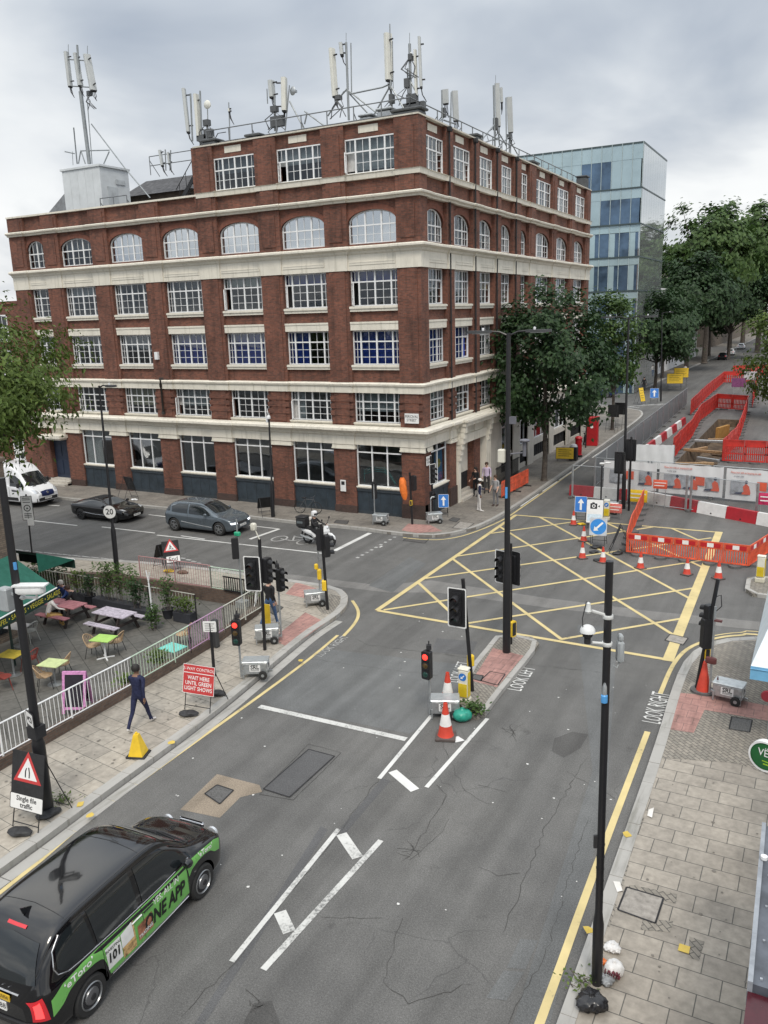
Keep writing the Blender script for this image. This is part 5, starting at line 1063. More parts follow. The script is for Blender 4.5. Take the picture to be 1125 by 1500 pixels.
# street name plates
def nameplate(c, nx, ny, body, w_, h_, sz):
    mt = face(c, nx, ny); q = MB(); q.M = mt; q.prism(rrect(w_, h_, .02), -.03, 0); o = q.build('street_name_plate', swhite, bld); o.matrix_local = T(-BX, -BY, 0)
    t = text('lettering', body, sz, blackm, o, mt @ T(0, 0, .004), .001, sx=.9)
nameplate((BX-.62, BY-.13, 5.60), 0, -1, 'PERCIVAL\nSTREET', .82, .52, .2)
nameplate((BX+.08, BY+.46, 3.30), 1, 0, 'GOSWELL\nROAD', .62, .5, .17)
q = MB(); q.box(-5.2, -.10, 1.35, -4.85, -.07, 2.0); q.box(-5.13, -.108, 1.72, -4.92, -.1, 1.92, 1); q.build('notice_plate', [swhite, blackm], bld)
# wall crane over the first floor
q = MB(); x = -17.9
q.tube([(x, -.12, 5.3), (x, -.12, 7.2)], .06, 8); q.bar((x, -.12, 5.5), (x+1.1, -1.3, 7.6), .10); q.bar((x, -.12, 6.9), (x+.75, -.9, 7.05), .07); q.bar((x+1.1, -1.3, 7.6), (x+1.45, -1.5, 7.62), .14); q.bar((x, -.12, 6.3), (x+.5, -.6, 6.35), .05)
q.cbox((x, -.1, 5.4), (.2, .12, .2)); q.cbox((x, -.1, 7.1), (.2, .12, .2)); q.build('wall_crane', M('rusty_black_iron', (.03, .025, .022), .7), bld)
q = MB(); q.cbox((-18.0, -.1, 8.9), (.25, .22, .45)); q.build('alarm_box', white, bld)
# ---------------------------------------------------------------- neighbour on the left
nb = thing('brick_house', 'plain brown brick house with white sash windows at the left end of the corner building', 'house', (-49.2, 39.3, 0))
q = MB(); q.box(-14, 0, 0, 0, 8, 12.4); q.box(-14.1, -.08, 12.4, .02, 8, 12.6); q.build('brick_wall', brick, nb)
for x in (-2.6, -5.6, -8.6, -11.6):
    for z in (1.5, 4.6, 7.6, 10.0):
        q = MB(); q.box(x, -.03, z, x+1.1, .1, z+.06); q.box(x, -.03, z+1.6, x+1.1, .1, z+1.7); q.box(x, -.03, z, x+.08, .1, z+1.7); q.box(x+1.02, -.03, z, x+1.1, .1, z+1.7); q.box(x, -.025, z+.8, x+1.1, .1, z+.88); q.box(x+.53, -.02, z, x+.57, .1, z+1.7); q.box(x-.1, -.1, z-.12, x+1.2, .1, z)
        o = q.build('window', frame_w, nb); g = MB(); g.box(x+.02, -.012, z+.02, x+1.08, .0, z+1.68); g.build('window_glass', carglass, o)
# ---------------------------------------------------------------- glass office block
gb = thing('glass_office_block', 'tall pale green glass office block beyond the brick corner building', 'building', (-22, 109, 0))
lv = [0, 4.6, 8.8, 12.9, 17.0, 20.9, 25.1, 30.3]
gclear = M('clear_facade_glass', (.10, .16, .24), .04, .45, .4, .35, spec=.8); gfrost = M('frosted_facade_panel', (.42, .55, .59), .14, .35, .08, .5); gscreen = M('pale_facade_screen', (.46, .58, .61), .08, .5, .08, .35); gside = M('mirror_side_glass', (.60, .64, .65), .03, .75, .04, .3, spec=1.0); gband = M('dark_floor_edge', (.05, .075, .08), .4); gmul = M('pale_mullion', (.40, .48, .49), .4)
bd = MB(); bd.box(-38, .3, 0, -.3, 15.8, 30.0); bd.build('core', M('core_wall', (.2, .22, .23), .8), gb)
fr = MB(); cl = MB(); scn = MB(); ml = MB(); bdm = MB()
for li in range(7):
    z0, z1 = lv[li], lv[li+1]; x = 0; k = 0; fr = MB(); cl = MB(); scn = MB()
    bdm.box(-38, -.10 if li not in (5,) else -.2, z0-.09, .04, .2, z0+.09)
    while x > -38:
        wd = 1.25; a, b = x-wd+.03, x-.03
        if li >= 5:
            scn.box(a, 0, z1-(1.9 if li == 6 else 1.2), b, .2, z1-.1) 
            (cl if rnd.random() < .55 else scn if rnd.random() < .6 else fr).box(a, .02, z0+.1, b, .2, z1-(1.92 if li == 6 else 1.22))
        else:
            fr.box(a, 0, z1-.95, b, .2, z1-.1)
            if k % 2 == 1 and rnd.random() < .85: cl.box(a, .05, z0+.1, b, .2, z1-1.0)
            else: fr.box(a, .02, z0+.1, a+(b-a)*.55, .2, z1-1.0); cl.box(a+(b-a)*.55, .05, z0+.1, b, .2, z1-1.0)
        ml.box(x-.04, -.06, z0, x+.02, .15, z1); x -= wd; k += 1
    for nm, q, mt_ in (('frosted_panels', fr, gfrost), ('clear_glazing', cl, gclear), ('glass_screen', scn, gscreen)):
        if q.v: q.build(nm, mt_, gb)
for z in lv[1:7]: bdm.box(-.05, .21, z-.08, .08, 15.8, z+.08)
sdm = MB()
for k in range(10):
    for li in range(7): sdm.box(-.2, k*1.58+.02, lv[li]+.1, .02, k*1.58+1.565, lv[li+1]-.1 if li < 6 else 30.2)
bdm.box(-38, -.05, 30.1, .05, 15.85, 30.32)
ml.build('mullions', gmul, gb); bdm.build('floor_edges', gband, gb); sdm.build('side_glazing', gside, gb)
# ---------------------------------------------------------------- blocks further down the road
def block(name, label, x0, y0, x1, y1, h, mat, wins=None, extra=None):
    b = thing(name, label, 'building', (x1, y0, 0)); q = MB(); q.box(x0-x1, 0, 0, 0, y1-y0, h); q.box(x0-x1-.1, -.1, h, .12, y1-y0+.1, h+.25); q.build('wall', mat, b)
    if wins:
        z = 1.2; ny = max(1, int((y1-y0)/3)); nx = max(1, int((x1-x0)/3))
        while z+1.9 < h:
            for k in range(ny): q = MB(); yy = 1+k*3; q.box(-.1, yy, z, .03, yy+1.1, z+1.8); q.box(-.1, yy-.08, z-.12, .09, yy+1.18, z, 1); q.build('window', [carglass, white], b)
            for k in range(min(nx, 4)): q = MB(); xx = -2-k*3; q.box(xx, -.03, z, xx+1.1, .1, z+1.8); q.box(xx-.08, -.09, z-.12, xx+1.18, .1, z, 1); q.build('window', [carglass, white], b)
            z += 3.1
    return b
block('white_terrace', 'white rendered building past the glass block behind the street trees', -48, 137, -24.5, 168, 13.4, whitewall, True)
block('white_block', 'taller white block farther down the road', -46, 169, -25.5, 190, 19, whitewall, True)
block('dark_block', 'flat grey brown block rising over the white ones', -50, 148, -30, 168, 19.5, M('grey_cladding', (.2, .19, .17), .8), True)
block('grey_terrace', 'low grey building closing the side street at the far left', -75, 112, -62, 125, 15, stone, True)
block('brick_terrace', 'long brown brick terrace far down the road behind the trees', -60, 230, -27, 420, 22, brick_brown, None)
block('far_terrace', 'pale brick terrace at the vanishing end of the road', -20, 520, 30, 560, 22, brick_brown, None)
# ================================================================ roof: rails, plant, aerials
def railing(name, label, path, z, h=1.1, step=1.6, mat=M('rail_grey', (.16, .17, .18), .5, .3), mid=True, r=.03):
    o = thing(name, label, 'railing', (path[0][0], path[0][1], z)); b0 = V((path[0][0], path[0][1], 0)); mb = MB()
    for a, b in zip(path, path[1:]):
        a, b = V((*a[:2], 0))-b0, V((*b[:2], 0))-b0; L_ = (b-a).length; n = max(1, round(L_/step))
        for zz in ([h, h*.5] if mid else [h]): mb.tube([a+V((0, 0, zz)), b+V((0, 0, zz))], r, 6)
        for k in range(n+1):
            p = a.lerp(b, k/n); po = MB(); po.tube([p, p+V((0, 0, h))], r, 6); d = (b-a).normalized(); nn = V((d.y, -d.x, 0))
            if k % 2 == 0: po.tube([p+V((0, 0, h*.8)), p-nn*.9+V((0, 0, .02))], r*.8, 5)
            po.build('railing_post', mat, o)
    mb.build('rail', mat, o); return o
railing('roof_railing', 'grey tubular guard railing along the top of the brick building', [(-32.3, 39.7), (-19.4, 39.7), (-19.4, 70.8)], 20.0, 1.35)
railing('roof_railing', 'lower grey guard railing behind the white plant cabin', [(-43.0, 46.5), (-33.5, 46.5)], 20.9, 1.2, 1.8)
cab = M('white_cabin_panel', (.55, .58, .60), .5, var=.08, scale=1)
def bx3(px0, px1, pyt, pyb, Y): a, b = onY(px0, pyb, Y), onY(px1, pyt, Y); return a, b
# plant cabin
pc = thing('plant_cabin', 'white panelled equipment cabin on the lower left roof', 'cabin', (-42.0, 41.0, 17.45))
q = MB(); q.box(-3.6, 0, 0, -.2, 2.5, 3.25); q.box(-3.7, -.08, 3.25, -.1, 2.6, 3.37)
for k in range(1, 5): q.box(-3.6+k*.68-.02, -.02, .05, -3.6+k*.68+.02, .05, 3.2)
q.build('cabin_body', cab, pc); q = MB(); q.box(-.19, .5, .1, -.16, 1.4, 2.1); q.box(-.19, 1.3, 2.3, -.15, 2.1, 2.6); q.build('door', M('cabin_door', (.45, .48, .5), .5), pc)
railing('cabin_railing', 'small railing guarding the side of the plant cabin', [(-42.1, 40.7), (-39.8, 40.7)], 17.5, 1.2, 1.2)
# dark mono-pitch roof structures behind
slate = M('dark_slate', (.045, .045, .05), .7, var=.2)
rs = thing('roof_shed', 'dark pitched roof and brown wall rising behind the lower left parapet', 'roof shed', (-41, 45, 17.45)); q = MB(); q.box(-3.2, .3, 0, 5.5, 5, 2.0); q.build('brown_wall', brick_brown, rs)
q = MB(); q.add([(-3.4, -.3, 1.9), (5.6, -.3, 1.9), (5.6, 2.5, 3.3), (-3.4, 2.5, 3.3), (5.6, 5.3, 1.9), (-3.4, 5.3, 1.9)], [(0, 1, 2, 3), (3, 2, 4, 5), (1, 4, 2), (0, 3, 5)]); q.build('slate_roof', slate, rs)
rs2 = thing('roof_shed', 'grey sloped roof with a small chimney at the far left end of the roof', 'roof shed', (-47.4, 41.2, 17.45)); q = MB(); q.add([(-1.2, 0, .2), (2.6, 0, .2), (2.6, 5, .2), (-1.2, 5, .2), (1.6, .4, 2.3), (2.6, .4, 2.3), (2.6, 5, 2.3), (1.6, 5, 2.3)], [(0, 1, 5, 4), (1, 2, 6, 5), (4, 5, 6, 7), (0, 4, 7, 3)]); q.build('slate_roof', M('grey_slate', (.16, .17, .18), .7, var=.2), rs2)
q = MB(); q.box(.9, 1.2, 1.2, 2.3, 2.2, 3.4); q.box(.85, 1.15, 3.4, 2.35, 2.25, 3.55); q.build('chimney', brick_brown, rs2)
sr = thing('roof_staircase', 'black iron staircase climbing to the upper roof', 'staircase', (-36.0, 41.0, 17.6)); q = MB(); q2 = MB()
for s_ in (0, .9): q.bar((0, s_, .1), (2.8, s_, 3.1), .05, .25); q2.tube([(0, s_, 1.1), (2.8, s_, 4.1), (3.4, s_, 4.1)], .025, 6); [q2.tube([(.3+.55*k, s_, .5+.59*k), (.3+.55*k, s_, 1.42+.59*k)], .02, 5) for k in range(5)]
q3 = MB()
for k in range(11): q3.box(.15+k*.25, 0, .25+k*.27, .44+k*.25, .9, .29+k*.27)
q.build('stringer', black, sr); q2.build('handrail', black, sr); q3.build('stair_treads', black, sr)
pan_m = M('aerial_panel', (.62, .62, .57), .55, var=.05); pan_g = M('grey_aerial_panel', (.45, .47, .47), .5, var=.06); cable = M('black_cable', (.02, .02, .022), .6); stl = M('steel_tube', (.26, .28, .29), .5, .5, .15)
def aerial(label, base, Y, panels, poles, struts=(), dishes=(), lumps=(), cat='phone mast', group='phone masts along the roof edges', axis='Y'):
    f = (lambda x, y: onY(x, y, Y)) if axis == 'Y' else (lambda x, y: onX(x, y, Y))
    B = f(*base); r = thing('phone_mast', label, cat, B, 0, group); u = 1/ (FPX/ (B-EYE).dot(CF))
    for (xt, yt, xb, yb, wpx, c) in panels:
        a, b = f(xb, yb)-B, f(xt, yt)-B; d = b-a; q = MB(); w_ = wpx*u
        m = Mx.Translation(a) @ d.to_track_quat('Z', 'Y').to_matrix().to_4x4(); az = rnd.uniform(-.5, .5); q.M = m @ RZ(az+ (0 if axis == 'Y' else .6)); Lh = d.length
        q.prism(rrect(w_, w_*.55, w_*.14, 2), .02, Lh); q.prism(rrect(w_*.86, w_*.45, w_*.1, 2), -.06, .03, 1); o = q.build('aerial_panel', [pan_m if c else pan_g, blackm], r)
        s2 = MB(); s2.M = q.M
        for zz in (.15, .85): s2.bar((0, w_*.2, Lh*zz), (0, w_*.9, Lh*zz), .06)
        for k in range(3): s2.tube([(w_*.2*(k-1), 0, -.02), (w_*.25*(k-1), .05, -.35), (w_*.1, .15+.05*k, -.5-.1*k)], .022, 5)
        s2.build('aerial_bracket', cable, o)
    q = MB()
    for p in poles: q.tube([f(p[0], p[1])-B, f(p[2], p[3])-B], (p[4] if len(p) > 4 else .05), 6)
    q.build('mast_pole', stl, r)
    for p in struts:
        q = MB(); q.tube([f(p[0], p[1])-B+V((0, 0, 0)), f(p[2], p[3])-B+V((0, p[4] if len(p) > 4 else 0, 0))], .04, 6); q.build('mast_strut', stl, r)
    for (x, y, rp, c) in dishes:
        p = f(x, y)-B; q = MB(); rr = rp*u; q.M = T(*p) @ RZ(rnd.uniform(-.4, .4)); q.lathe([(0, -.05), (rr*.7, -.03), (rr, .03), (rr*.97, .06), (0, .02)], (0, 0, 0), 16, 0, 'y'); q.box(-.06, .02, -.06, .06, .3, .06); q.build('dish', pan_m if c else galv, r)
    if lumps:
        q = MB()
        for (x, y, wp, hp) in lumps: p = f(x, y)-B; q.cbox(p, (wp*u, .3, hp*u)); 
        for (x, y, wp, hp) in lumps:
            p = f(x, y)-B
            for k in range(4): q.tube([p+V((rnd.uniform(-.2, .2), -.1, -.1)), p+V((rnd.uniform(-.6, .6), -.15, -.5)), p+V((rnd.uniform(-.6, .6), -.1, -1.0))], .025, 5)
        q.build('radio_unit', M('radio_unit', (.08, .085, .09), .6), r)
    return r
aerial('tall lattice phone mast with three panels over the white roof cabin', (131, 240), 42.5, [(97, 76, 103, 127, 8, 0), (111, 78, 118, 126, 8, 0), (127, 80, 137, 133, 10, 0)], [(131, 240, 118, 134, .13), (118, 134, 113, 66, .07), (100, 65, 100, 80, .02), (128, 67, 128, 80, .02), (135, 240, 128, 150, .03)], [(100, 87, 130, 89), (102, 126, 136, 128), (113, 240, 122, 190, -.8), (182, 245, 127, 180, .4), (220, 290, 182, 245, 0), (118, 221, 160, 220), (152, 240, 160, 222), (125, 240, 119, 222), (115, 240, 118, 222)], (), [(131, 137, 5, 6)])
aerial('thin television aerial on the white cabin roof', (107, 242), 42, [], [(107, 242, 106, 222, .02)], [(95, 222, 109, 225)], cat='tv aerial', group=None)
aerial('phone mast with two tall panels and a round dish at the top left corner', (290, 207), 40.4, [(269, 130, 276, 194, 9, 0), (287, 138, 292, 200, 9, 1)], [(282, 207, 279, 137), (296, 207, 293, 133), (305, 207, 304, 160, .03), (315, 205, 300, 180, .03)], (), [(303, 153, 6, 1)], [(303, 180, 9, 8), (306, 196, 14, 12), (298, 202, 20, 8)])
aerial('slim whip aerial with a small white pod beside the left roof mast', (337, 205), 40.4, [(335.5, 159, 336, 164, 4, 1)], [(337, 205, 335, 150, .03)], cat='whip aerial', group=None)
aerial('short phone mast with a cream panel, small box and white dish', (405, 192), 40.4, [(397, 118, 399, 143, 11, 0), (416, 114, 417, 163, 13, 1)], [(391, 130, 392, 152, .03), (403, 192, 402, 140, .06), (418, 190, 424, 125, .03)], [(424, 148, 446, 190, 0), (446, 163, 480, 188), (450, 165, 446, 182)], [(428, 133, 6, 0)], [(407, 178, 22, 14), (402, 160, 10, 8)])
aerial('phone mast leaning on tripod struts with a tilted cream panel and ladder', (512, 176), 40.6, [(486, 71, 491, 142, 10, 1), (499, 63, 501, 81, 9, 0)], [(511, 176, 507, 62, .06), (507, 62, 507, 48, .015), (515, 135, 514, 63, .03)], [(492, 148, 507, 132), (507, 132, 540, 172, .5), (507, 130, 560, 172), (512, 138, 560, 128), (480, 170, 504, 134, 0)], (), [(496, 143, 8, 6)])
aerial('tallest cream phone panel standing at the middle of the front parapet', (574, 162), 40.6, [(568, 49, 570, 118, 12, 1)], [(574, 162, 572, 118, .06), (572, 118, 571, 35, .03), (576, 130, 575, 60, .02)], [(572, 125, 548, 168), (572, 125, 592, 160), (560, 128, 574, 122)], (), [(574, 145, 6, 12)])
aerial('pair of slim phone panels on black poles at the roof corner', (607, 160), 41.0, [(608, 73, 610, 140, 6, 1), (614, 54, 617, 128, 7, 0)], [(602, 160, 600, 64, .07), (600, 64, 600, 48, .015), (598, 150, 597, 100, .04)], [(600, 75, 608, 85), (602, 120, 612, 140)], (), [(604, 146, 16, 14), (597, 122, 8, 12), (602, 84, 6, 8), (607, 155, 34, 8)])
aerial('short grey phone panels just round the corner of the roof', (658, 186), -20.5, [(652, 131, 653, 152, 9, 0), (666, 133, 668, 177, 9, 0)], [(648, 186, 647, 132, .04), (660, 186, 661, 135, .04), (672, 186, 670, 175, .03)], [(640, 180, 650, 172), (650, 176, 668, 182)], (), [(650, 165, 5, 12)], axis='X')
aerial('tall grey phone panels in the middle of the side roof edge', (730, 214), -20.5, [(728, 122, 730, 185, 7, 0), (734, 128, 735, 150, 4, 0)], [(725, 214, 723, 125, .06), (726, 122, 726, 110, .015), (732, 214, 729, 185, .05)], [(705, 206, 726, 180), (742, 214, 728, 190), (712, 208, 735, 200)], (), [(726, 182, 6, 16)], axis='X')
aerial('single grey phone panel at the far end of the side roof edge', (744, 224), -20.5, [(746, 142, 748, 194, 8, 0)], [(742, 224, 741, 143, .04), (746, 224, 748, 194, .05)], [(730, 215, 746, 200), (758, 226, 746, 204)], (), [(746, 200, 5, 6)], axis='X')
aerial('small panel aerial behind the lower roof railing', (241, 246), 44, [(234, 220, 238, 243, 6, 0), (246, 223, 248, 240, 5, 0)], [(243, 250, 242, 219, .04), (249, 250, 250, 220, .04)], cat='panel aerial', group=None)
def roofbox(label, c, d, mat): 
    o = thing('roof_cowl', label, 'roof cowl', c); q = MB(); q.rbox((0, 0, d[2]/2), d, .06); q.rbox((0, 0, d[2]+.08), (d[0]*1.15, d[1]*1.15, .12), .04); q.build('cowl_body', mat, o); return o
lead = M('lead_grey', (.06, .065, .07), .6)
roofbox('dark lead cowl at the front corner of the roof', (-19.4, 39.6, 20.3), (1.5, .8, .35), lead); roofbox('dark cowl over the third bay of the side roof', (-18.9, 47.0, 20.3), (.6, .8, .3), lead)
roofbox('dark round topped cowl near the far end of the side roof', (-19.0, 57.6, 20.3), (.6, 1.3, .3), lead); roofbox('tall dark flue at the far end of the side roof', (-18.9, 70.2, 20.3), (.8, .9, .9), lead)
roofbox('grey equipment box on the front roof edge', (-22.2, 40.4, 20.0), (.7, .6, .9), galv); roofbox('pale equipment box on the front roof edge', (-21.1, 40.4, 20.0), (.8, .6, 1.05), galv); roofbox('dark cowl behind the left aerials', (-31.9, 39.7, 20.3), (1.0, .8, .4), lead); roofbox('dark low cowl over the second bay of the front roof', (-28.8, 39.6, 20.35), (.9, .7, .25), lead)
# ================================================================ lamp posts, signals, signs
def towards(p, q): d = V((q[0]-p[0], q[1]-p[1])); return d.normalized()
CAMDIR = lambda p: towards(p, (0, 0))
def lean(base, px, py, zlen=None):
    t = top_at(base, px, py); return t-base
lamp_lens = M('lamp_lens', (.6, .62, .62), .3)
def post_mesh(d, r0, r1, base_h=None, rb=None):
    q = MB(); L_ = d.length
    if base_h: f = base_h/L_; q.tube([V((0, 0, 0)), d*f, d*(f+.012), d*(f+.03), d], [rb, rb, rb*.85, r0, r1], 12)
    else: q.tube([V((0, 0, 0)), d], [r0, r1], 12)
    return q
def street_lamp(label, bpx, tpx, z=PAV, r0=.07, r1=.045, base=1.4, rb=.10, arms=(), group='street lamps'):
    B = G(*bpx, z); d = lean(B, *tpx); o = thing('street_lamp', label, 'street lamp', B, 0, group); post_mesh(d, r0, r1, base, rb).build('pole', black, o)
    for (ax, ay, az, hl) in arms:
        q = MB(); e = d+V((ax, ay, az)); q.tube([d-V((0, 0, .08)), d+V((ax*.5, ay*.5, az*.7)), e], .03, 6); q.build('lamp_arm', black, o)
        v = V((ax, ay, 0)).normalized(); h = MB(); h.M = T(*(e)) @ RZ(atan2(v.y, v.x)); h.prism([(-.05, -.06), (.12, -.14), (hl*.8, -.13), (hl, -.07), (hl, .07), (hl*.8, .13), (.12, .14), (-.05, .06)], -.05, .03); h.prism([(.1, -.1), (hl*.75, -.09), (hl*.75, .09), (.1, .1)], -.065, -.05, 1); h.lathe([(.035, .03), (.04, .10), (.0, .11)], (hl*.3, 0, 0), 8, 2); h.build('lamp_head', [M('lamp_grey', (.05, .052, .055), .45), lamp_lens, white], o)
    return o, B, d
lp, B, d = street_lamp('tall black double armed street lamp standing on the traffic island', (742, 955), (745, 488), Z1, .095, .065, 3.1, .13, [(-.55, -.1, .06, .7), (.55, .1, .06, .7)])
q = MB(); q.rbox((-.16, -.1, 6.5), (.22, .2, .42), .03); o = q.build('control_box', M('cream_box', (.6, .58, .5), .5), lp); q = MB(); q.tube([(0, 0, 6.55), (.45, .1, 6.6)], .025, 6); q.lathe([(.15, .0), (.17, .03), (.15, .06), (.05, .08)], (.5, .1, 6.95), 14); q.tube([(.5, .1, 6.5), (.5, .1, 6.95)], .06, 8); q.cbox((.15, 0, 7.6), (.2, .1, .22)); q.build('sensor_bracket', M('grey_metal', (.12, .12, .14), .5), lp)
q = MB(); q.cbox((.0, -.1, 5.35), (.06, .06, .35)); q.build('blue_sticker', M('blue_plastic', (.08, .3, .62), .4), lp)
street_lamp('black street lamp with a round twenty sign at the edge of the cafe pavement', (172, 842), (145, 565), PAV, .06, .04, 2.0, .11, [(.5, -.05, .02, .55)])
street_lamp('very tall black double armed street lamp inside the roadworks', (913, 745), (921, 465), 0, .08, .05, 1.8, .12, [(-.8, .1, .05, .7), (.8, -.1, .05, .7)])
st_, B, d = street_lamp('short black post with a white camera dome in front of the brick building', (400, 757), (394, 612), PAV, .06, .045, 1.9, .11, []); st_.name = 'camera_post'; st_['category'] = 'post'; del st_['group']
q = MB(); q.lathe([(.0, .14), (.08, .12), (.11, .04), (.10, -.05), (0, -.1)], (d.x+.05, d.y-.1, d.z+.02), 12); q.cbox((d.x-.12, d.y, d.z-.1), (.12, .1, .3)); q.tube([d, d+V((-.1, 0, .5))], .02, 5); q.build('camera_dome', white, st_)
street_lamp('thin black street lamp beyond the side street beside the trees', (968, 588), (970, 458), PAV, .07, .045, 1.8, .10, [(.7, 0, .05, .5)])
ll, B, d = street_lamp('thick black lamp post close to the camera at the left edge', (70, 1190), (2, 700), PAV, .10, .075, 1.75, .145, [])
q = MB(); P_ = d*.66; q.M = T(*P_) @ RZ(radians(25)); q.rbox((.35, -.1, .25), (.62, .2, .18), .04); q.prism([(.0, -.22), (.72, -.22), (.72, .02), (.0, .02)], .34, .37); q.tube([(.1, 0, .05), (.45, -.05, .05), (.45, -.08, .18)], .035, 6); q.tube([(0, 0, .05), (.15, 0, .05)], .06, 6); q.build('cctv_camera', M('camera_white', (.66, .67, .67), .4), ll)
q = MB(); q.M = T(*P_); q.rbox((-.32, -.05, -.02), (.28, .22, .52), .03); q.bar((-.2, 0, .1), (0, 0, .1), .05); q.build('camera_cabinet', M('cabinet_grey', (.30, .32, .33), .5), ll)
q = MB(); q.M = T(*(d*.72)); q.cbox((.09, -.03, .3), (.05, .05, .16)); q.build('blue_sticker', M('blue_plastic', (.08, .3, .62), .4), ll)
mt = face(d*.33+V((.0, -.13, -.18)), -.35, -1); q = MB(); q.M = mt; q.prism(rrect(.42, .34, .03), -.02, 0); q.prism(rrect(.38, .30, .02), 0, .004, 1); q.prism(rrect(.17, .13, .02, 3, .04, 0), .005, .008, 0); q.prism(ell(14, .045, .045, 0, 2*pi, .04, 0)[:-1], .009, .011, 1); q.prism([(-.06, .02), (-.13, .05), (-.13, -.05), (-.06, -.02)], .005, .008, 0); q.build('camera_sign', [blackm, swhite], ll)
q = MB(); q.M = T(*(d*.26)); q.box(-.14, -.14, -.12, .14, .14, .16); q.build('strap_box', blackm, ll)
# the tall unlit pole in the foreground with a dome bracket and box
npole = thing('column', 'tall black column on the near right pavement with a white dome bracket and grey box', 'column', G(874, 1440, PAV)); d = lean(G(874, 1440, PAV), 893, 822)
q = post_mesh(d, .062, .058, 1.15, .09); q.lathe([(.058, 0), (0, .012)], tuple(d), 12); [q.lathe([(.066, -.01), (.068, 0), (.066, .01)], tuple(d*f), 12) for f in (.27, .30, .33, .36, .17)]; q.build('pole', black, npole)
B_ = npole.location; u_ = CR.copy(); u_.z = 0; u_.normalize()
zf = lambda py: (top_at(B_, 890, py)-B_).z
q = MB(); z1, z2 = zf(903), zf(943); q.tube([(0, 0, z1), (-u_.x*.28, -u_.y*.28, z1+.10)], .026, 7); q.tube([(0, 0, z2), (-u_.x*.26, -u_.y*.26, z2+.03)], .022, 7)
for zz in (z1, z2): q.lathe([(.075, -.03), (.08, -.02), (.08, .02), (.075, .03)], (d.x*zz/d.z, d.y*zz/d.z, zz), 12)
q.lathe([(.04, -.03), (.055, 0), (.04, .04), (.03, .12), (0, .14)], (-u_.x*.33, -u_.y*.33, z1+.10), 10); q.build('bracket', M('bracket_white', (.6, .61, .6), .4, .2), npole)
q = MB(); c = V((-u_.x*.33, -u_.y*.33, z2+.22)); q.lathe([(.115, -.02), (.11, .02), (.085, .06), (.045, .085), (0, .092)], tuple(c), 16); q.lathe([(.09, -.02), (.07, -.09), (.0, -.11)], tuple(c), 12, 1); q.tube([c+V((0, 0, -.1)), c+V((0, 0, -.2))], .05, 8, 1); q.tube([c+V((-.05, -.05, -.08)), c+V((-.07, -.05, .2)), c+V((-.03, 0, .45))], .008, 5, 1); q.build('dome_camera', [M('camera_white', (.66, .67, .67), .4), blackm], npole)
q = MB(); q.M = T(u_.x*.16, u_.y*.16, z2-.12) @ RZ(.5); q.rbox((0, 0, 0), (.10, .16, .34), .03); q.rbox((0, 0, .22), (.07, .12, .1), .02); q.tube([(0, 0, -.17), (-.05, -.05, -.24), (-.12, -.05, -.2)], .008, 5); q.build('junction_box', M('cabinet_grey', (.30, .32, .33), .5), npole)
q = MB(); zz = zf(1016); q.lathe([(.03, -.12), (.05, -.11), (.05, 0), (.035, .02)], (-.03, -.08, zz), 10); q.lathe([(.04, 0.02), (.035, .14), (.015, .2)], (-.03, -.08, zz), 10, 1); q.build('power_socket', [M('blue_plastic', (.08, .3, .62), .4), galv], npole)
q = MB(); zz = zf(1235); q.M = T(-.075, -.03, zz) @ RZ(.4); q.prism([(-.05, -.02), (.02, -.02), (.02, .02), (-.05, .02)], -.1, .12); q.build('sign_edge', blackm, npole)
# ---- traffic signal heads
lens_off = [M('lens_red_off', (.06, .008, .008), .25, 0, 0, coat=.5), M('lens_amber_off', (.06, .035, .005), .25, 0, 0, coat=.5), M('lens_green_off', (.005, .04, .03), .25, 0, 0, coat=.5)]
lens_on = M('lens_red_lit', (1.0, .03, .02), .4, 0, 0, emit=2.6); hgr = M('signal_black', (.014, .014, .016), .42, var=.2)
def head(parent, c, dr, board=True, lit=False, s=1.0, visor=True, wb=.58, n=3):
    """signal head at c (local), looking along dr"""
    mt = face(c, dr[0], dr[1]); hh = .30*n*s
    q = MB(); q.M = mt
    q.prism(rrect(.30*s, hh+.04*s, .05*s), -.20*s, 0)
    for k in range(n): q.prism(rrect(.28*s, .28*s, .06*s, 3, 0, hh/2-.15*s-.30*s*k), 0, .02*s)
    if visor:
        for k in range(n):
            zc = hh/2-.15*s-.30*s*k; r = .115*s; pts = [(r*cos(a), zc+r*sin(a)) for a in [radians(-25+230*i/10) for i in range(11)]]
            vs = [(p[0], p[1], .02*s) for p in pts]+[(p[0]*1.0, p[1]-.03*s, .22*s-(.06*s if 0 else 0)) for p in pts]; vs2 = [(v[0]*.93, zc+(v[1]-zc)*.93, v[2]) for v in vs]
            m_ = len(pts); f = [(i, i+1, m_+i+1, m_+i) for i in range(m_-1)]
            q.add(vs+vs2, f+[tuple(2*m_+k2 for k2 in g[::-1]) for g in f]+[(m_+i, m_+i+1, 3*m_+i+1, 3*m_+i) for i in range(m_-1)], 0, False)
    o = q.build('signal_head', hgr, parent)
    for k in range(n):
        l = MB(); l.M = mt; zc = hh/2-.15*s-.30*s*k; on = lit and k == 0; l.lathe([(.098*s, .018*s), (.09*s, .035*s), (.06*s, .048*s), (0, .055*s)], (0, zc, 0), 16); l.build('lens', lens_on if on else lens_off[k % 3], o)
    if board:
        b = MB(); b.M = mt; b.prism(rrect(wb*s, hh+.30*s, .05*s), -.085*s, -.06*s); r0 = rrect(wb*s, hh+.30*s, .05*s); r1 = rrect((wb-.07)*s, hh+.23*s, .04*s)
        for i in range(len(r0)): j = (i+1) % len(r0); b.prism([r0[i], r0[j], r1[j], r1[i]], -.0595*s, -.054*s, 1)
        b.build('backing_board', [hgr, swhite], o)
    return o
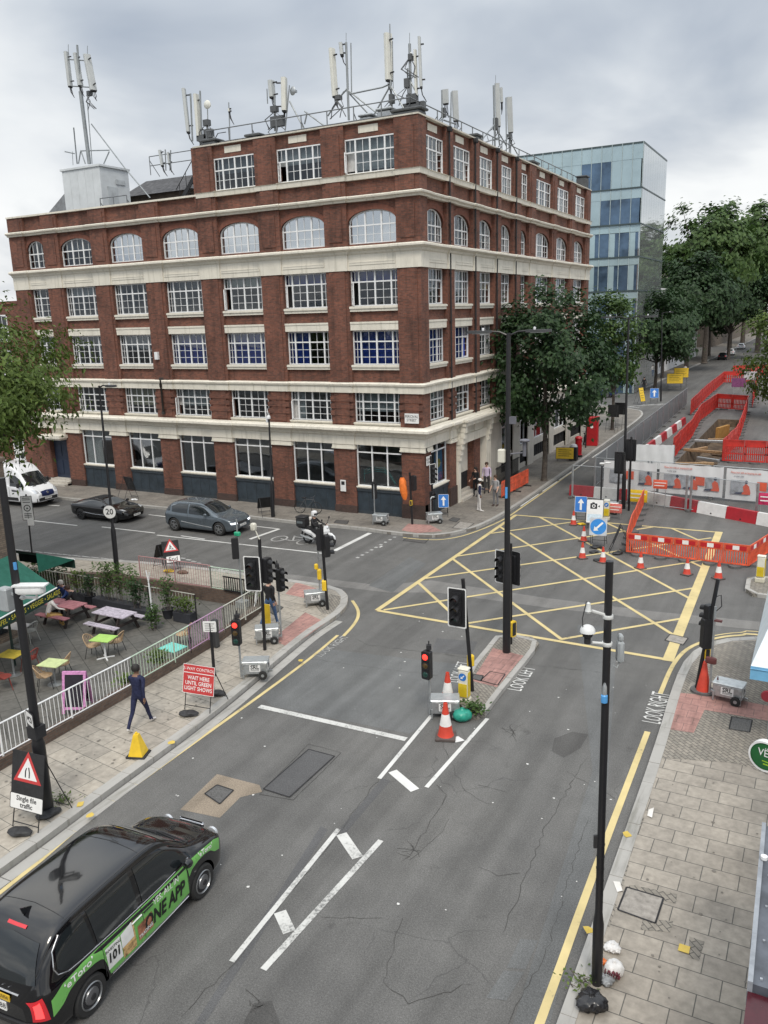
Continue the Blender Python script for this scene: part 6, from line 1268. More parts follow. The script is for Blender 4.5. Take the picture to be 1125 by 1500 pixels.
def pushbox(parent, c, dr, s=1):
    mt = face(c, dr[0], dr[1]); q = MB(); q.M = mt; q.prism(rrect(.15*s, .34*s, .03*s), -.16, 0); o = q.build('push_button_unit', yel, parent); q = MB(); q.M = mt; q.prism(rrect(.11*s, .28*s, .02*s), 0, .012); q.build('button_face', blackm, o); return o
NEAR = (.45, -.9); 
def signal(label, bpx, tpx, z, heads=(), boxes=(), r=.057, group='permanent traffic signals'):
    B = G(*bpx, z); d = lean(B, *tpx); o = thing('traffic_signal', label, 'traffic signal', B, 0, group); post_mesh(d, r, r*.97).build('post', black, o)
    for hd in heads: f, off, dr, kw = hd; head(o, d*f+V((off[0], off[1], 0)), dr, **kw)
    for f, off, dr, s in boxes: pushbox(o, d*f+V((off[0], off[1], 0)), dr, s)
    return o, d
signal('leaning black traffic signal beside the keep left bollard on the island', (692, 1012), (678, 848), Z1, [(.76, (-.17, -.26), (.0, -1), dict(s=1.0))], [(.27, (.05, .12), (.6, .7), 1.0)])
signal('black traffic signal behind the tall lamp at the far end of the island', (748, 943), (748, 796), Z1, [(.77, (-.28, -.16), (-.3, -1), dict(s=.95)), (.75, (.05, .22), (.3, 1), dict(s=.95))], [(.16, (.14, -.05), (.9, -.3), 1.6)])
o, d = signal('black traffic signal with a big white edged board beside the red temporary light', (388, 952), (380, 790), PAV, [(.70, (-.22, -.22), (.25, -1), dict(s=1.0)), (.72, (.24, .14), (1, -.1), dict(s=.92, board=False))])
q = MB(); q.tube([d, d+V((-.15, -.05, .4))], .02, 6); q.rbox((d.x-.16, d.y-.06, d.z+.42), (.17, .17, .24), .03); q.build('detector', M('cream_box', (.6, .58, .5), .5), o)
signal('black signal post with two dark heads at the kerb corner of the cafe pavement', (480, 893), (470, 768), PAV, [(.82, (-.15, .12), (-.5, 1), dict(s=.9, visor=True, board=False)), (.76, (.22, .05), (.6, 1), dict(s=.9, board=False))], [(.29, (-.12, -.05), (-.9, -.4), 1.2)])
o, d = signal('dark traffic signal facing the brick pier at the building corner', (635, 763), (631, 668), PAV, [(.74, (.2, -.2), (1, -.35), dict(s=.9, board=True, wb=.5)), (.40, (.1, -.16), (1, -.6), dict(s=.75, board=False, n=2))])
q = MB(); q.M = face(V((.02, -.1, 1.35)), .4, -1); q.prism(rrect(.07, .42, .01), -.02, 0); q.build('small_plate', swhite, o)
o, d = signal('black signal post with an orange hood hanging off it at the building corner', (604, 768), (600, 692), PAV, [(.8, (.22, .1), (.3, 1), dict(s=.85, board=False, visor=False))], [(.42, (.03, -.1), (.3, -1), .8)])
q = MB(); rows = []; import itertools
for k in range(7):
    z = 1.35+k*.19; wv_ = [.10, .17, .20, .21, .20, .19, .10][k]; rows.append([(-.36+.02*k*-1+wv_*cos(a)*(1+.08*sin(3*a+k)), -.12+wv_*.8*sin(a), z+.03*sin(2*a)) for a in [2*pi*i/12 for i in range(12)]])
vs = sum(rows, []); q.add(vs, [(k*12+i, k*12+(i+1) % 12, k*12+12+(i+1) % 12, k*12+12+i) for k in range(6) for i in range(12)]+[list(range(11, -1, -1)), list(range(72, 84))], 0, True); q.build('signal_hood', M('orange_fabric', (.72, .17, .025), .7, var=.2, scale=4), o)
for lbl, bp, tp in (('square backed black signal post standing left of the roadworks lamp', (904, 752), (908, 662)), ('square backed black signal post standing right of the roadworks lamp', (921, 748), (925, 640))):
    B = G(*bp, 0); d = lean(B, *tp); o = thing('traffic_signal', lbl, 'traffic signal', B, 0, 'permanent traffic signals'); post_mesh(d, .06, .058).build('post', black, o); head(o, d*.82+V((0, .15, 0)), (.1, 1), board=True, s=1.0, visor=True, wb=.56)
o, d = signal('leaning black signal post wrapped with cable above the plain red cone', (1020, 1010), (1052, 848), PAV, [(.66, (-.12, .06), (-.9, .6), dict(s=.8, board=False)), (.52, (-.08, .05), (-.6, .8), dict(s=.95, board=False, visor=False))], [(.34, (.12, -.04), (.5, -.9), 1.0)])
q = MB(); q.tube([d*.84, d*.86+V((.16, 0, .02)), d*.80+V((.22, 0, -.1)), d*.75+V((.1, 0, -.1)), d*.74], .015, 6); q.build('looped_cable', blackm, o)
# ---- temporary signals on battery trailers
lid = M('galvanised_lid', (.50, .53, .54), .35, .6, .12, 5)
def temp_signal(label, trailer_px, z, rz, pole, hd, lit=False, post_r=.032, tw=1.0, group='temporary traffic signals'):
    """trailer_px: middle of the trailer on the ground; pole = (dx, dy, top h); hd = (z, direction)"""
    B = G(*trailer_px, z); o = thing('temporary_signal', label, 'temporary signal', B, rz, group)
    q = MB(); s = tw; q.rbox((0, 0, .34*s), (.78*s, .46*s, .36*s), .02); q.bar((-.45*s, 0, .17*s), (.5*s, 0, .17*s), .06, .05); [q.bar((x*s, -.24*s, .3*s), (x*s, -.24*s, .03), .04) for x in (-.36, .36)]
    bd = q.build('battery_box', galv, o); q = MB(); q.rbox((0, 0, .545*s), (.82*s, .50*s, .05*s), .02); q.box(-.1*s, -.27*s, .48*s, .1*s, -.24*s, .53*s); q.build('box_lid', lid, bd)
    for g in (1, -1): q = MB(); q.lathe([(.05, -.03), (.11, -.04), (.135*s, -.03), (.135*s, .03), (.11, .04), (.05, .03)], (.24*s, g*.28*s, .135*s), 16, 0, 'y'); q.lathe([(.05, -.035), (.05, .035)], (.24*s, g*.28*s, .135*s), 10, 1, 'y'); q.build('wheel', [rubber, galv], o)
    for nx, ny, cx_, cy_ in ((0, -1, 0, -.24*s), (-1, 0, -.395*s, 0), (1, 0, .395*s, 0)):
        mt = face((cx_, cy_, .36*s), nx, ny); q = MB(); q.M = mt; q.prism(rrect(.34*s, .22*s, .01), -.005, .004); l = q.build('maker_plate', swhite, bd); text('lettering', 'SRL', .17*s, blackm, l, mt @ T(0, .03, .006), .001, bold=.004); q = MB(); q.M = mt; [q.box(-.13*s, -.05*s-.03*k, .004, .13*s, -.04*s-.03*k, .006) for k in range(2)]; q.build('small_print', blackm, l)
    px, py, ph = pole; q = MB(); q.tube([(px, py, .1), (px, py, ph)], post_r, 8); q.bar((px, py, .18), (0, 0, .18), .05); q.bar((px, py, .45*s), (px*.5, py*.5, .45*s), .04); q.build('signal_pole', galv, o)
    if hd:
        zc, dr, kw = hd; ca, sa = cos(-rz), sin(-rz); dl = (dr[0]*ca-dr[1]*sa, dr[0]*sa+dr[1]*ca); n = V((*dl, 0)).normalized()
        head(o, V((px, py, zc))+n*.20, dl, board=False, lit=lit, s=.86, visor=kw.get('visor', False)); q = MB(); q.cbox((px, py, zc+.48), (.14, .14, .12)); q.tube([(px, py, zc+.5), (px, py, zc+.66)], .02, 6); q.build('radar_unit', blackm, o)
    return o
temp_signal('temporary signal showing red on its battery trailer at the cafe kerb', (376, 990), PAV, radians(28), (-.42, -.28, 1.9), (1.62, (.25, -1), {}), True)
temp_signal('temporary signal with its dark head turned away beside the walking man in a cap', (392, 940), PAV, radians(35), (.48, .10, 2.5), (2.2, (.95, -.15), {'visor': True}))
t = temp_signal('temporary signal trailer by the corner signal post with a yellow control box', (462, 886), PAV, radians(40), (.2, -.02, 3.1), (2.75, (.4, 1), {})); q = MB(); q.rbox((.2, -.1, 1.25), (.16, .14, .42), .03); q.rbox((.1, -.04, 1.55), (.14, .12, .22), .03); q.build('control_box', yel, t)
temp_signal('temporary signal showing red on the road just before the traffic island', (652, 1048), 0, radians(24), (-.42, -.10, 2.0), (1.62, (-.1, -1), {}), True)
t = temp_signal('temporary signal facing away on its trailer beside the plain red cone', (1067, 1026), PAV, radians(-8), (-.52, 0, 2.7), None); t['label'] = 'temporary signal trailer with a bare grey pole beside the plain red cone'
q = MB(); q.rbox((-.52, -.08, 1.12), (.3, .10, .20), .03); q.tube([(-.30, -.1, .6), (-.30, -.1, .72)], [.03, .005], 6); q.cbox((-.42, 0, 2.3), (.2, .1, .05)); q.build('red_control_box', M('maroon_box', (.10, .03, .03), .5), t)
t = temp_signal('temporary signal with a black head turned to the shopfront on the brick building pavement', (558, 768), PAV, radians(10), (-.35, .05, 2.15), (1.75, (-.3, 1), {}))
t = temp_signal('temporary signal trailer with a short white pole beside the blue arrow at the corner', (636, 766), PAV, radians(40), (-.2, -.1, 1.35), None); q = MB(); q.tube([(-.2, -.1, 1.35), (-.12, -.1, 1.45), (-.0, -.1, 1.43)], .04, 7); q.build('swan_neck', galv, t)
t = temp_signal('temporary signal trailer amid the blue arrow signs at the roadworks corner', (893, 752), 0, radians(10), (-.5, .2, 2.7), None, tw=1.15); q = MB(); q.tube([(-.5, .2, .15), (-.5, .2, 2.6)], .045, 8); q.lathe([(.06, 0), (.10, .03), (.06, .35), (.0, .4)], (-.5, .2, .2), 8); q.build('dark_pole', blackm, t); q = MB(); q.rbox((-.5, .2, 2.72), (.28, .12, .12), .04); q.rbox((-.2, .3, 2.75), (.3, .1, .1), .03); q.build('camera_unit', M('camera_white', (.66, .67, .67), .4), t)
t = thing('temporary_signal', 'dark temporary signal head with a green cap behind the white edged signal', 'temporary signal', G(362, 905, PAV)+V((-.9, .9, 0)), 0); B = t.location
q = MB(); q.tube([(0, 0, 0), (0, 0, 3.5)], .03, 8); q.box(-.2, -.2, 0, .2, .2, .25); q.build('signal_pole', galv, t); P_ = top_at(B, 358, 797)-B; head(t, V((-.05, -.12, P_.z-.1)), (-.6, .8), board=False, s=.86, visor=False); q = MB(); q.rbox((0, 0, P_.z+.42), (.24, .16, .16), .03); q.build('green_cap', M('green_plastic', (.02, .30, .16), .4), t)
# ---- keep left bollards
def bollard(label, c, dr=(0, -1)):
    o = thing('keep_left_bollard', label, 'bollard', c, 0, 'illuminated traffic bollards'); q = MB(); q.rbox((0, 0, .09), (.36, .30, .18), .02); q.build('base', M('cream_plastic', (.55, .52, .42), .5), o)
    q = MB(); q.rbox((0, 0, .62), (.30, .22, .86), .04); q.rbox((0, 0, 1.07), (.32, .24, .05), .02); b = q.build('shell', M('bollard_white', (.66, .64, .55), .45), o)
    a = atan2(dr[1], dr[0])+pi/2; o.rotation_euler = (0, 0, a); q = MB(); q.box(-.13, -.116, .24, .13, -.11, .64); q.box(.151, -.09, .24, .156, .09, .98); q.build('yellow_panel', M('yellow_panel', (.62, .46, .02), .4), b)
    mt = face((0, -.118, .85), 0, -1); q = MB(); q.M = mt; q.prism(ell(19, .115, .115)[:-1], 0, .004); r_ = q.build('blue_disc', sblue, b); q = MB(); q.M = mt @ RZ(radians(225)); q.prism([(-.07, -.014), (.02, -.014), (.02, -.045), (.08, 0), (.02, .045), (.02, .014), (-.07, .014)], .004, .008); q.build('arrow', swhite, r_); return o
bollard('keep left bollard with a blue arrow disc on the traffic island', G(680, 1030, Z1), (.0, -1))
bb = bollard('plain yellow bollard on the small right hand island', G(1113, 852, PAV), (-.1, -1)); [bpy.data.objects.remove(x) for x in list(bb.children_recursive) if x.name.split('.')[0] in ('arrow', 'blue_disc')]
# ---- cones
def cone(label, c, h=.75, style='road', tilt=0, group='red and white road cones'):
    o = thing('road_cone', label, 'traffic cone', c, rnd.uniform(0, 3), group); s = h/.75
    if style == 'road':
        q = MB(); q.rbox((0, 0, .03*s), (.40*s, .40*s, .06*s), .015); q.build('base', M('cone_base', (.09, .07, .065), .85), o)
        q = MB(); q.lathe([(.165*s, .06*s), (.15*s, .09*s), (.118*s, .28*s)], n=18, mi=0); q.lathe([(.1185*s, .28*s), (.075*s, .52*s)], n=18, mi=1); q.lathe([(.0745*s, .52*s), (.045*s, .70*s), (.04*s, .75*s), (.03*s, .752*s), (.03*s, .70*s)], n=18, mi=0); q.build('cone_body', [M('cone_red', (.56, .055, .03), .5, var=.12), wht_r], o)
    return o
cg = [((653, 1080), 'cone with a dark foot in the road before the island', 1.0), ((656, 1030), 'cone standing on the island behind the temporary red light', .95), ((938, 833), 'cone in front of the left end of the orange barrier', .75), ((1006, 842), 'cone in front of the middle of the orange barrier', .75), ((1052, 848), 'cone in front of the right end of the orange barrier', .78), ((883, 824), 'cone beside the fallen sign frame', .72), ((853, 818), 'cone nearest the camera in the line below the keep left sign', .75), ((855, 793), 'cone in the line just left of the keep left sign', .75), ((840, 769), 'cone farthest up the line beside the blue arrow sign', .75)]
for p, lb, h in cg: cone('red and white '+lb, G(*p, Z1 if p == (656, 1030) else 0), h)
rc = thing('road_cone', 'tall plain red cone on a grey foot beside the leaning signal post', 'traffic cone', G(1030, 1013, Z1+.004)); q = MB(); q.prism(ell(17, .36, .30)[:-1], 0, .06); q.build('base', M('grey_rubber', (.10, .10, .10), .85), rc); q = MB(); q.lathe([(.20, .06), (.19, .10), (.05, .92), (.03, .95), (0, .95)], n=20); q.build('cone_body', M('cone_red', (.56, .055, .03), .5, var=.12), rc)
ycn = thing('caution_cone', 'yellow four sided caution cone with a dark base on the cafe pavement', 'caution cone', G(203, 1106, PAV), radians(20)); q = MB(); q.add([(-.19, -.19, .05), (.19, -.19, .05), (.19, .19, .05), (-.19, .19, .05), (-.06, -.06, .60), (.06, -.06, .60), (.06, .06, .60), (-.06, .06, .60)], [(0, 1, 5, 4), (1, 2, 6, 5), (2, 3, 7, 6), (3, 0, 4, 7), (4, 5, 6, 7)]); q.lathe([(.035, .6), (.03, .65), (0, .655)], n=8); q.build('cone_body', yel, ycn); q = MB(); q.rbox((0, 0, .025), (.52, .46, .05), .02); q.build('base', blackm, ycn)
# ---- A-frame road signs
def frame_sign(label, c, dr, w_, h_, z0, faces, back=blackm, legs=True, bag=True, cat='road sign', group=None, name='road_sign', lean_=.22):
    """plate w x h with its lower edge at z0, leaning back on a folding frame"""
    o = thing(name, label, cat, c, atan2(dr[1], dr[0])+pi/2, group); t = lean_
    mt = Mx.Translation((0, 0, z0)) @ Mx.Rotation(pi/2-t, 4, 'X'); q = MB(); q.M = mt @ T(0, h_/2, 0); q.prism(rrect(w_, h_, .03), -.02, 0); pl = q.build('sign_plate', back, o); faces(pl, mt @ T(0, h_/2, 0), w_, h_)
    q = MB(); tp = V((0, (h_+.0)*sin(t), z0+h_*cos(t)))
    for g in (1, -1):
        x = g*w_*.40; q.tube([(x, -.0-z0*math.tan(t), 0.01), (x, .02, z0), (x, tp.y+.02, tp.z)], .013, 6); q.tube([(x, tp.y+.03, tp.z-.03), (x*1.05, tp.y+.55+z0*.2, .01)], .013, 6)
    q.tube([(-w_*.4, -z0*math.tan(t)*.7, z0*.3), (w_*.4, -z0*math.tan(t)*.7, z0*.3)], .012, 6); q.tube([(-w_*.42, tp.y+.5+z0*.14, z0*.3), (w_*.42, tp.y+.5+z0*.14, z0*.3)], .012, 6); q.build('frame', black, o)
    return o
def sandbag(label, c, rz=0, s=1.0, mat=None, cat='sandbag'):
    o = MB(); rows = []
    for k in range(7):
        t = k/6; r = .16*sin(pi*(.12+.8*t))*s; rows.append([((t-.5)*.55*s, r*cos(a)*1.1+.02*sin(3*a+k), max(.012, .07*s+r*.55*sin(a)+.01*sin(k*2))) for a in [2*pi*i/10 for i in range(10)]])
    o.add(sum(rows, []), [(k*10+i, k*10+(i+1) % 10, k*10+10+(i+1) % 10, k*10+10+i) for k in range(6) for i in range(10)]+[list(range(9, -1, -1)), list(range(60, 70))], 0, True); x = o.build('sandbag', mat or M('black_sack', (.025, .025, .027), .6, var=.3, scale=9), None, c, rz); return tag(x, label, cat)
def tri(s): return [(0, s*.577), (-s*.5, -s*.289), (s*.5, -s*.289)]
def tri_face(pl, mt, y, s, sym):
    q = MB(); q.M = mt @ T(0, y, 0); q.prism(tri(s), .001, .004); a = q.build('red_triangle', sred, pl); q = MB(); q.M = mt @ T(0, y, 0); q.prism(tri(s*.70), .004, .007); q.build('white_triangle', swhite, a); q = MB(); q.M = mt @ T(0, y, .0075); sym(q, s); q.build('symbol', blackm, a)
def sym_narrow(q, s): q.prism([(-.09*s, -.15*s), (-.05*s, -.15*s), (-.05*s, .02*s), (-.02*s, .12*s), (-.05*s, .12*s), (-.09*s, .03*s)], 0, .002); q.prism([(.05*s, -.15*s), (.09*s, -.15*s), (.09*s, .0*s), (.06*s, .14*s), (.02*s, .14*s), (.05*s, .0)], 0, .002)
def sym_works(q, s): q.prism(ell(11, .035*s, .035*s, 0, 2*pi, -.02*s, .14*s)[:-1], 0, .002); q.prism([(-.05*s, .10*s), (.02*s, .10*s), (.08*s, .02*s), (.06*s, 0), (0, .05*s), (.0, -.02*s), (.05*s, -.15*s), (.01*s, -.15*s), (-.04*s, -.05*s), (-.10*s, -.15*s), (-.14*s, -.15*s), (-.07*s, -.02*s)], 0, .002); q.prism([(.06*s, -.15*s), (.19*s, -.15*s), (.13*s, -.07*s)], 0, .002); q.prism([(.02*s, .06*s), (.04*s, .07*s), (.12*s, -.08*s), (.10*s, -.09*s)], .0025, .004)
def f_single(pl, mt, w_, h_):
    tri_face(pl, mt, h_*.16, .80, sym_narrow); q = MB(); q.M = mt @ T(0, -h_/2+.17, 0); q.prism(rrect(w_*1.04, .36, .03), .002, .006); q.prism(rrect(w_*1.0, .33, .025), .006, .008, 1); s_ = q.build('supplementary_plate', [blackm, swhite], pl); text('lettering', 'Single file\ntraffic', .155, blackm, s_, mt @ T(0, -h_/2+.17, .0095), .001, bold=.003)
frame_sign('triangular narrow road sign reading Single file traffic on a black frame', G(42, 1212, PAV), (.10, -1), .92, 1.30, .42, f_single)
def f_wait(pl, mt, w_, h_):
    q = MB(); q.M = mt; q.prism(rrect(w_, h_, .02), .001, .004); q.prism(rrect(w_-.03, h_-.03, .015), .004, .006, 1); q.box(-w_/2+.03, h_*.20, .006, w_/2-.03, h_*.225, .008); f_ = q.build('red_face', [swhite, sred], pl)
    text('lettering', '3-WAY CONTROL', .125, swhite, f_, mt @ T(0, h_*.345, .007), .001); text('lettering', 'WAIT HERE\nUNTIL GREEN\nLIGHT SHOWS', .16, swhite, f_, mt @ T(0, -h_*.14, .007), .001, sx=.88, bold=.002)
frame_sign('red and white sign reading 3-WAY CONTROL WAIT HERE UNTIL GREEN LIGHT SHOWS', G(292, 1040, PAV), (.12, -1), 1.05, .84, .48, f_wait)
def f_end(pl, mt, w_, h_):
    tri_face(pl, mt, h_*.14, .66, sym_works); q = MB(); q.M = mt @ T(.05, -h_/2-.02, 0); q.prism(rrect(.62, .30, .03), .002, .006); q.prism(rrect(.59, .27, .025), .006, .008, 1); s_ = q.build('supplementary_plate', [blackm, swhite], pl); text('lettering', 'End', .27, blackm, s_, mt @ T(.05, -h_/2-.02, .0095), .001)
frame_sign('triangular roadworks sign with End plate standing behind the pink railing', G(254, 838, PAV), (.8, -.6), .74, .80, .62, f_end, lean_=.3)
frame_sign('black back of a road sign leaning beside the End sign', G(238, 834, PAV), (-.8, .3), .74, .78, .60, lambda *a: None, lean_=.5)
for (px, py, r_, lb) in [(30, 1222, .3, 'black sandbag on the near foot of the single file sign'), (72, 1195, 1.2, 'black sandbag hung at the foot of the left lamp post'), (277, 1048, .4, 'black sandbag under the red wait here sign'), (318, 1018, .2, 'grey sandbag behind the red wait here sign')]: sandbag(lb, G(px, py, PAV), r_, 1.0)
sandbag('yellow sandbag under the End sign', G(248, 838, PAV), .4, .9, yel); sandbag('brown sandbag beside the End sign', G(268, 840, PAV), .2, .9, M('brown_sack', (.12, .075, .05), .8))
def arrow(l, w1, w2, hl): return [(-w1/2, -l/2), (w1/2, -l/2), (w1/2, l/2-hl), (w2/2, l/2-hl), (0, l/2), (-w2/2, l/2-hl), (-w1/2, l/2-hl)]
def f_up(pl, mt, w_, h_):
    q = MB(); q.M = mt; q.prism(rrect(w_, h_, .05), .001, .004); q.prism(rrect(w_-.03, h_-.03, .04), .004, .006, 1); f_ = q.build('blue_face', [swhite, sblue], pl); q = MB(); q.M = mt; q.prism(arrow(h_*.72, w_*.17, w_*.52, h_*.28), .006, .009); q.build('arrow', swhite, f_)
bg = 'blue ahead only signs'
frame_sign('blue ahead arrow sign on the corner pavement by the brick building', G(650, 757, PAV), (.45, -.9), .56, .72, .52, f_up, group=bg); frame_sign('blue ahead arrow sign beside the cones at the roadworks corner', G(850, 767, 0), (.2, -1), .62, .82, .62, f_up, group=bg); frame_sign('small far blue ahead arrow sign across the side street', G(958, 590, PAV), (.25, -1), .95, 1.1, .55, f_up, group=bg)
def f_cam(pl, mt, w_, h_):
    q = MB(); q.M = mt; q.prism(rrect(w_, h_, .05), .001, .004); q.prism(rrect(w_-.03, h_-.03, .04), .004, .006, 1); f_ = q.build('white_face', [blackm, swhite], pl); q = MB(); q.M = mt @ T(0, h_*.22, .0065); q.prism(rrect(.34, .28, .03, 3, -.06, 0), 0, .002); q.prism(rrect(.12, .06, .01, 2, -.08, .16), 0, .002); q.prism([(.14, .0), (.24, .06), (.24, -.06)], 0, .002); q.prism(ell(15, .09, .09, 0, 2*pi, -.06, 0)[:-1], .002, .004, 1); q.prism(ell(13, .05, .05, 0, 2*pi, -.06, 0)[:-1], .004, .006); q.build('camera_symbol', [blackm, swhite], f_); q = MB(); q.M = mt @ T(0, -h_*.27, .0065); q.prism(rrect(w_*.85, h_*.3, .02), 0, .001); q.build('pale_panel', M('pale_blue_face', (.55, .66, .74), .5, var=.1, scale=12), f_)
frame_sign('white camera warning sign behind the keep left sign', G(870, 776, 0), (.15, -1), .84, 1.2, .35, f_cam)
def f_kl(pl, mt, w_, h_):
    q = MB(); q.M = mt; q.prism(rrect(w_, h_, .03), .001, .004); f_ = q.build('grey_face', M('sign_grey', (.48, .50, .53), .4), pl); q = MB(); q.M = mt; q.prism(ell(29, w_*.46, w_*.46)[:-1], .004, .007); b = q.build('blue_disc', M('sign_bright_blue', (.03, .22, .58), .4), f_); q = MB(); q.M = mt @ RZ(radians(135)); q.prism(arrow(w_*.72, w_*.11, w_*.34, w_*.22), .007, .010); q.build('arrow', swhite, b)
frame_sign('round blue keep left sign on a frame in the box junction', G(875, 803, 0), (.12, -1), .80, .82, .62, f_kl)
frame_sign('black sign frame seen edge on beside the cones', G(897, 808, 0), (-1, -.25), .7, .9, .42, lambda *a: None, lean_=.35)
sandbag('black sandbag under the keep left sign', G(874, 803, 0), .4, 1.0); sandbag('black sandbag on the foot of the edge on sign frame', G(905, 812, 0), .9, 1.0); sandbag('black sandbag by the cone left of the sign frame', G(876, 822, 0), .2, .8); sandbag('yellow sandbag beside the blue arrow at the roadworks', G(852, 769, 0), .2, .8, yel); sandbag('dark sandbag hanging low under the keep left sign', G(870, 810, 0), .6, .8)
frame_sign('black back of a leaning sign against the front of the brick building, left', G(195, 731, PAV), (.2, 1), .9, .9, .6, lambda *a: None, lean_=.28); frame_sign('black back of a fallen sign leaning beside the short camera post', G(388, 752, PAV), (-.7, .6), .85, .75, .35, lambda *a: None, lean_=.5); sandbag('white topped sandbag beside the black sports car', G(197, 733, PAV), .3, .8, white)
for lb, p in (('left black backed sign beyond the postboxes', (898, 632)), ('right black backed sign beyond the postboxes', (908, 628))): frame_sign(lb, G(*p, PAV), (.1, 1), 1.0, 1.1, 1.3, lambda *a: None, lean_=.1)
def f_yel(pl, mt, w_, h_):
    q = MB(); q.M = mt; q.prism(rrect(w_, h_, .03), .001, .004); q.prism(rrect(w_-.05, h_-.05, .02), .004, .006, 1); f_ = q.build('yellow_face', [blackm, yel], pl); q = MB(); q.M = mt
    for k in range(4): q.box(-w_*.36, h_*(.28-.17*k)-.02, .006, w_*(.36-.1*(k % 2)), h_*(.28-.17*k)+.02, .008)
    q.build('black_print', blackm, f_)
yg = 'yellow road information signs'
frame_sign('yellow information sign on the pavement beside the black litter bin', G(827, 676, PAV), (.2, -1), 1.3, .85, .18, f_yel, group=yg, lean_=.12); frame_sign('left yellow sign on the far pavement under the trees', G(988, 572, PAV), (.3, -1), 2.0, 1.3, .9, f_yel, group=yg, lean_=.1); frame_sign('right yellow sign on the far pavement under the trees', G(997, 566, PAV), (.3, -1), 1.9, 1.3, 1.2, f_yel, group=yg, lean_=.1); frame_sign('edge on yellow sign on the far pavement across the side street', G(942, 592, PAV), (.95, -.4), .9, 1.6, .3, f_yel, group=yg, lean_=.25)
# ---- plates on posts
def post_sign(label, bpx, tpx, z, build, r=.038, cat='sign post'):
    B = G(*bpx, z); d = lean(B, *tpx); o = thing('sign_post', label, cat, B); post_mesh(d, r, r).build('post', black, o); build(o, d); return o
def s_stop(o, d):
    mt = face(d*.80+V((.05, -.05, 0)), .55, -.9); q = MB(); q.M = mt; q.prism(rrect(.52, 1.15, .03), -.02, 0); q.prism(rrect(.48, 1.11, .02), 0, .003, 1); p = q.build('controlled_zone_plate', [blackm, swhite], o); q = MB(); q.M = mt
    r0, r1 = ell(21, .16, .16), ell(21, .12, .12)
    for i in range(20): q.prism([r0[i], r0[i+1], r1[i+1], r1[i]], .003, .005)
    q.prism([(-.06, -.04), (.0, .05), (.06, -.04)], .003, .005); [q.box(-.17, y, .003, .17, y+.03, .005) for y in (.46, .38, .26, -.28, -.36, -.44)]; q.box(-.01, -.5, .003, .01, -.22, .0055); q.build('black_print', blackm, p); mt2 = face(d*.80+V((.16, -.05, -.68)), .55, -.9); q = MB(); q.M = mt2; q.prism(rrect(.28, .28, .02), -.02, 0); q.build('small_plate', swhite, o)
post_sign('tall white loading zone plate on a thin black post over the cafe awning', (48, 822), (38, 724), PAV, s_stop)
l20 = [x for x in COL.objects if x.get('label', '').startswith('black street lamp with a round twenty')][0]; B = l20.location; dd = top_at(B, 163, 749)-B; mt = face(dd+V((.02, -.12, 0)), .35, -1); q = MB(); q.M = mt; q.prism(ell(25, .31, .31)[:-1], -.02, 0); q.prism(ell(25, .285, .285)[:-1], 0, .003, 1); p = q.build('speed_sign', [blackm, swhite], l20); text('lettering', '20', .36, blackm, p, mt @ T(0, 0, .005), .002, bold=.006)
q = MB(); q.rbox((.05, -.02, 1.15), (.12, .1, .3), .02); q.build('label_tag', M('label_white', (.6, .6, .6), .5), l20) if False else None
def s_small(o, d): mt = face(d+V((.0, -.05, -.12)), .4, -1); q = MB(); q.M = mt; q.prism(rrect(.42, .34, .03), -.02, 0); p = q.build('notice_plate', swhite, o); q = MB(); q.M = mt; [q.box(-.15, .09-.07*k, .002, .15-.05*(k % 2), .105-.07*k, .004) for k in range(4)]; q.build('black_print', blackm, p)
post_sign('short black post with a small white notice by the white railing', (314, 990), (308, 912), PAV, s_small, .05); 
bl = thing('bollard', 'dark square topped steel bollard beside the white railing', 'bollard', G(317, 948, PAV)); q = MB(); q.rbox((0, 0, .5), (.2, .2, 1.0), .03); q.build('post', M('dark_steel', (.04, .042, .045), .5), bl)
q = MB(); B = G(393, 922, PAV); yb = thing('yellow_marker', 'yellow marker post half hidden behind the white edged signal', 'marker', B); q.prism([(-.12, -.02), (.12, -.02), (.12, .02), (-.12, .02)], 0, .95); q.build('board', yel, yb)
def s_round(o, d): mt = face(d+V((0, -.05, -.2)), .4, -1); q = MB(); q.M = mt; q.prism(ell(19, .3, .3)[:-1], -.02, 0); q.build('round_plate', swhite, o)
post_sign('round white sign on a post beyond the van, half hidden by leaves', (30, 735), (28, 655), PAV, s_round)
# ---- boxes, bins, postboxes
def postbox(label, c):
    o = thing('postbox', label, 'postbox', c, radians(100), 'red postboxes'); q = MB(); q.lathe([(.29, .0), (.29, .18), (.25, .2), (.25, 1.32), (.28, 1.34), (.29, 1.42), (.24, 1.5), (.1, 1.56), (0, 1.57)], n=20); q.build('pillar', M('post_red', (.42, .012, .018), .35), o); q = MB(); q.lathe([(.295, 0), (.295, .16)], n=20); q.build('black_base', black, o); q = MB(); q.box(-.12, -.265, 1.18, .12, -.24, 1.22); q.box(-.09, -.26, .9, .09, -.245, 1.06, 1); q.build('slot', [blackm, swhite], o); return o
postbox('round red postbox beside the black litter bin', G(847, 669, PAV)); 
kb = thing('phone_kiosk', 'tall square red kiosk cabinet behind the round postbox', 'kiosk', G(867, 652, PAV), radians(8)); q = MB(); q.rbox((0, 0, 1.1), (.95, .9, 2.2), .03); q.rbox((0, 0, 2.24), (1.02, .97, .12), .03); q.build('cabinet', M('post_red', (.42, .012, .018), .35), kb); q = MB(); q.box(-.38, -.462, .5, .38, -.45, 2.0); q.build('door_panel', M('deep_red', (.33, .012, .016), .4), kb); q = MB(); q.M = face((0, -.466, 1.55), 0, -1); q.prism(ell(13, .12, .12)[:-1], 0, .003); q.build('emblem', swhite, kb)
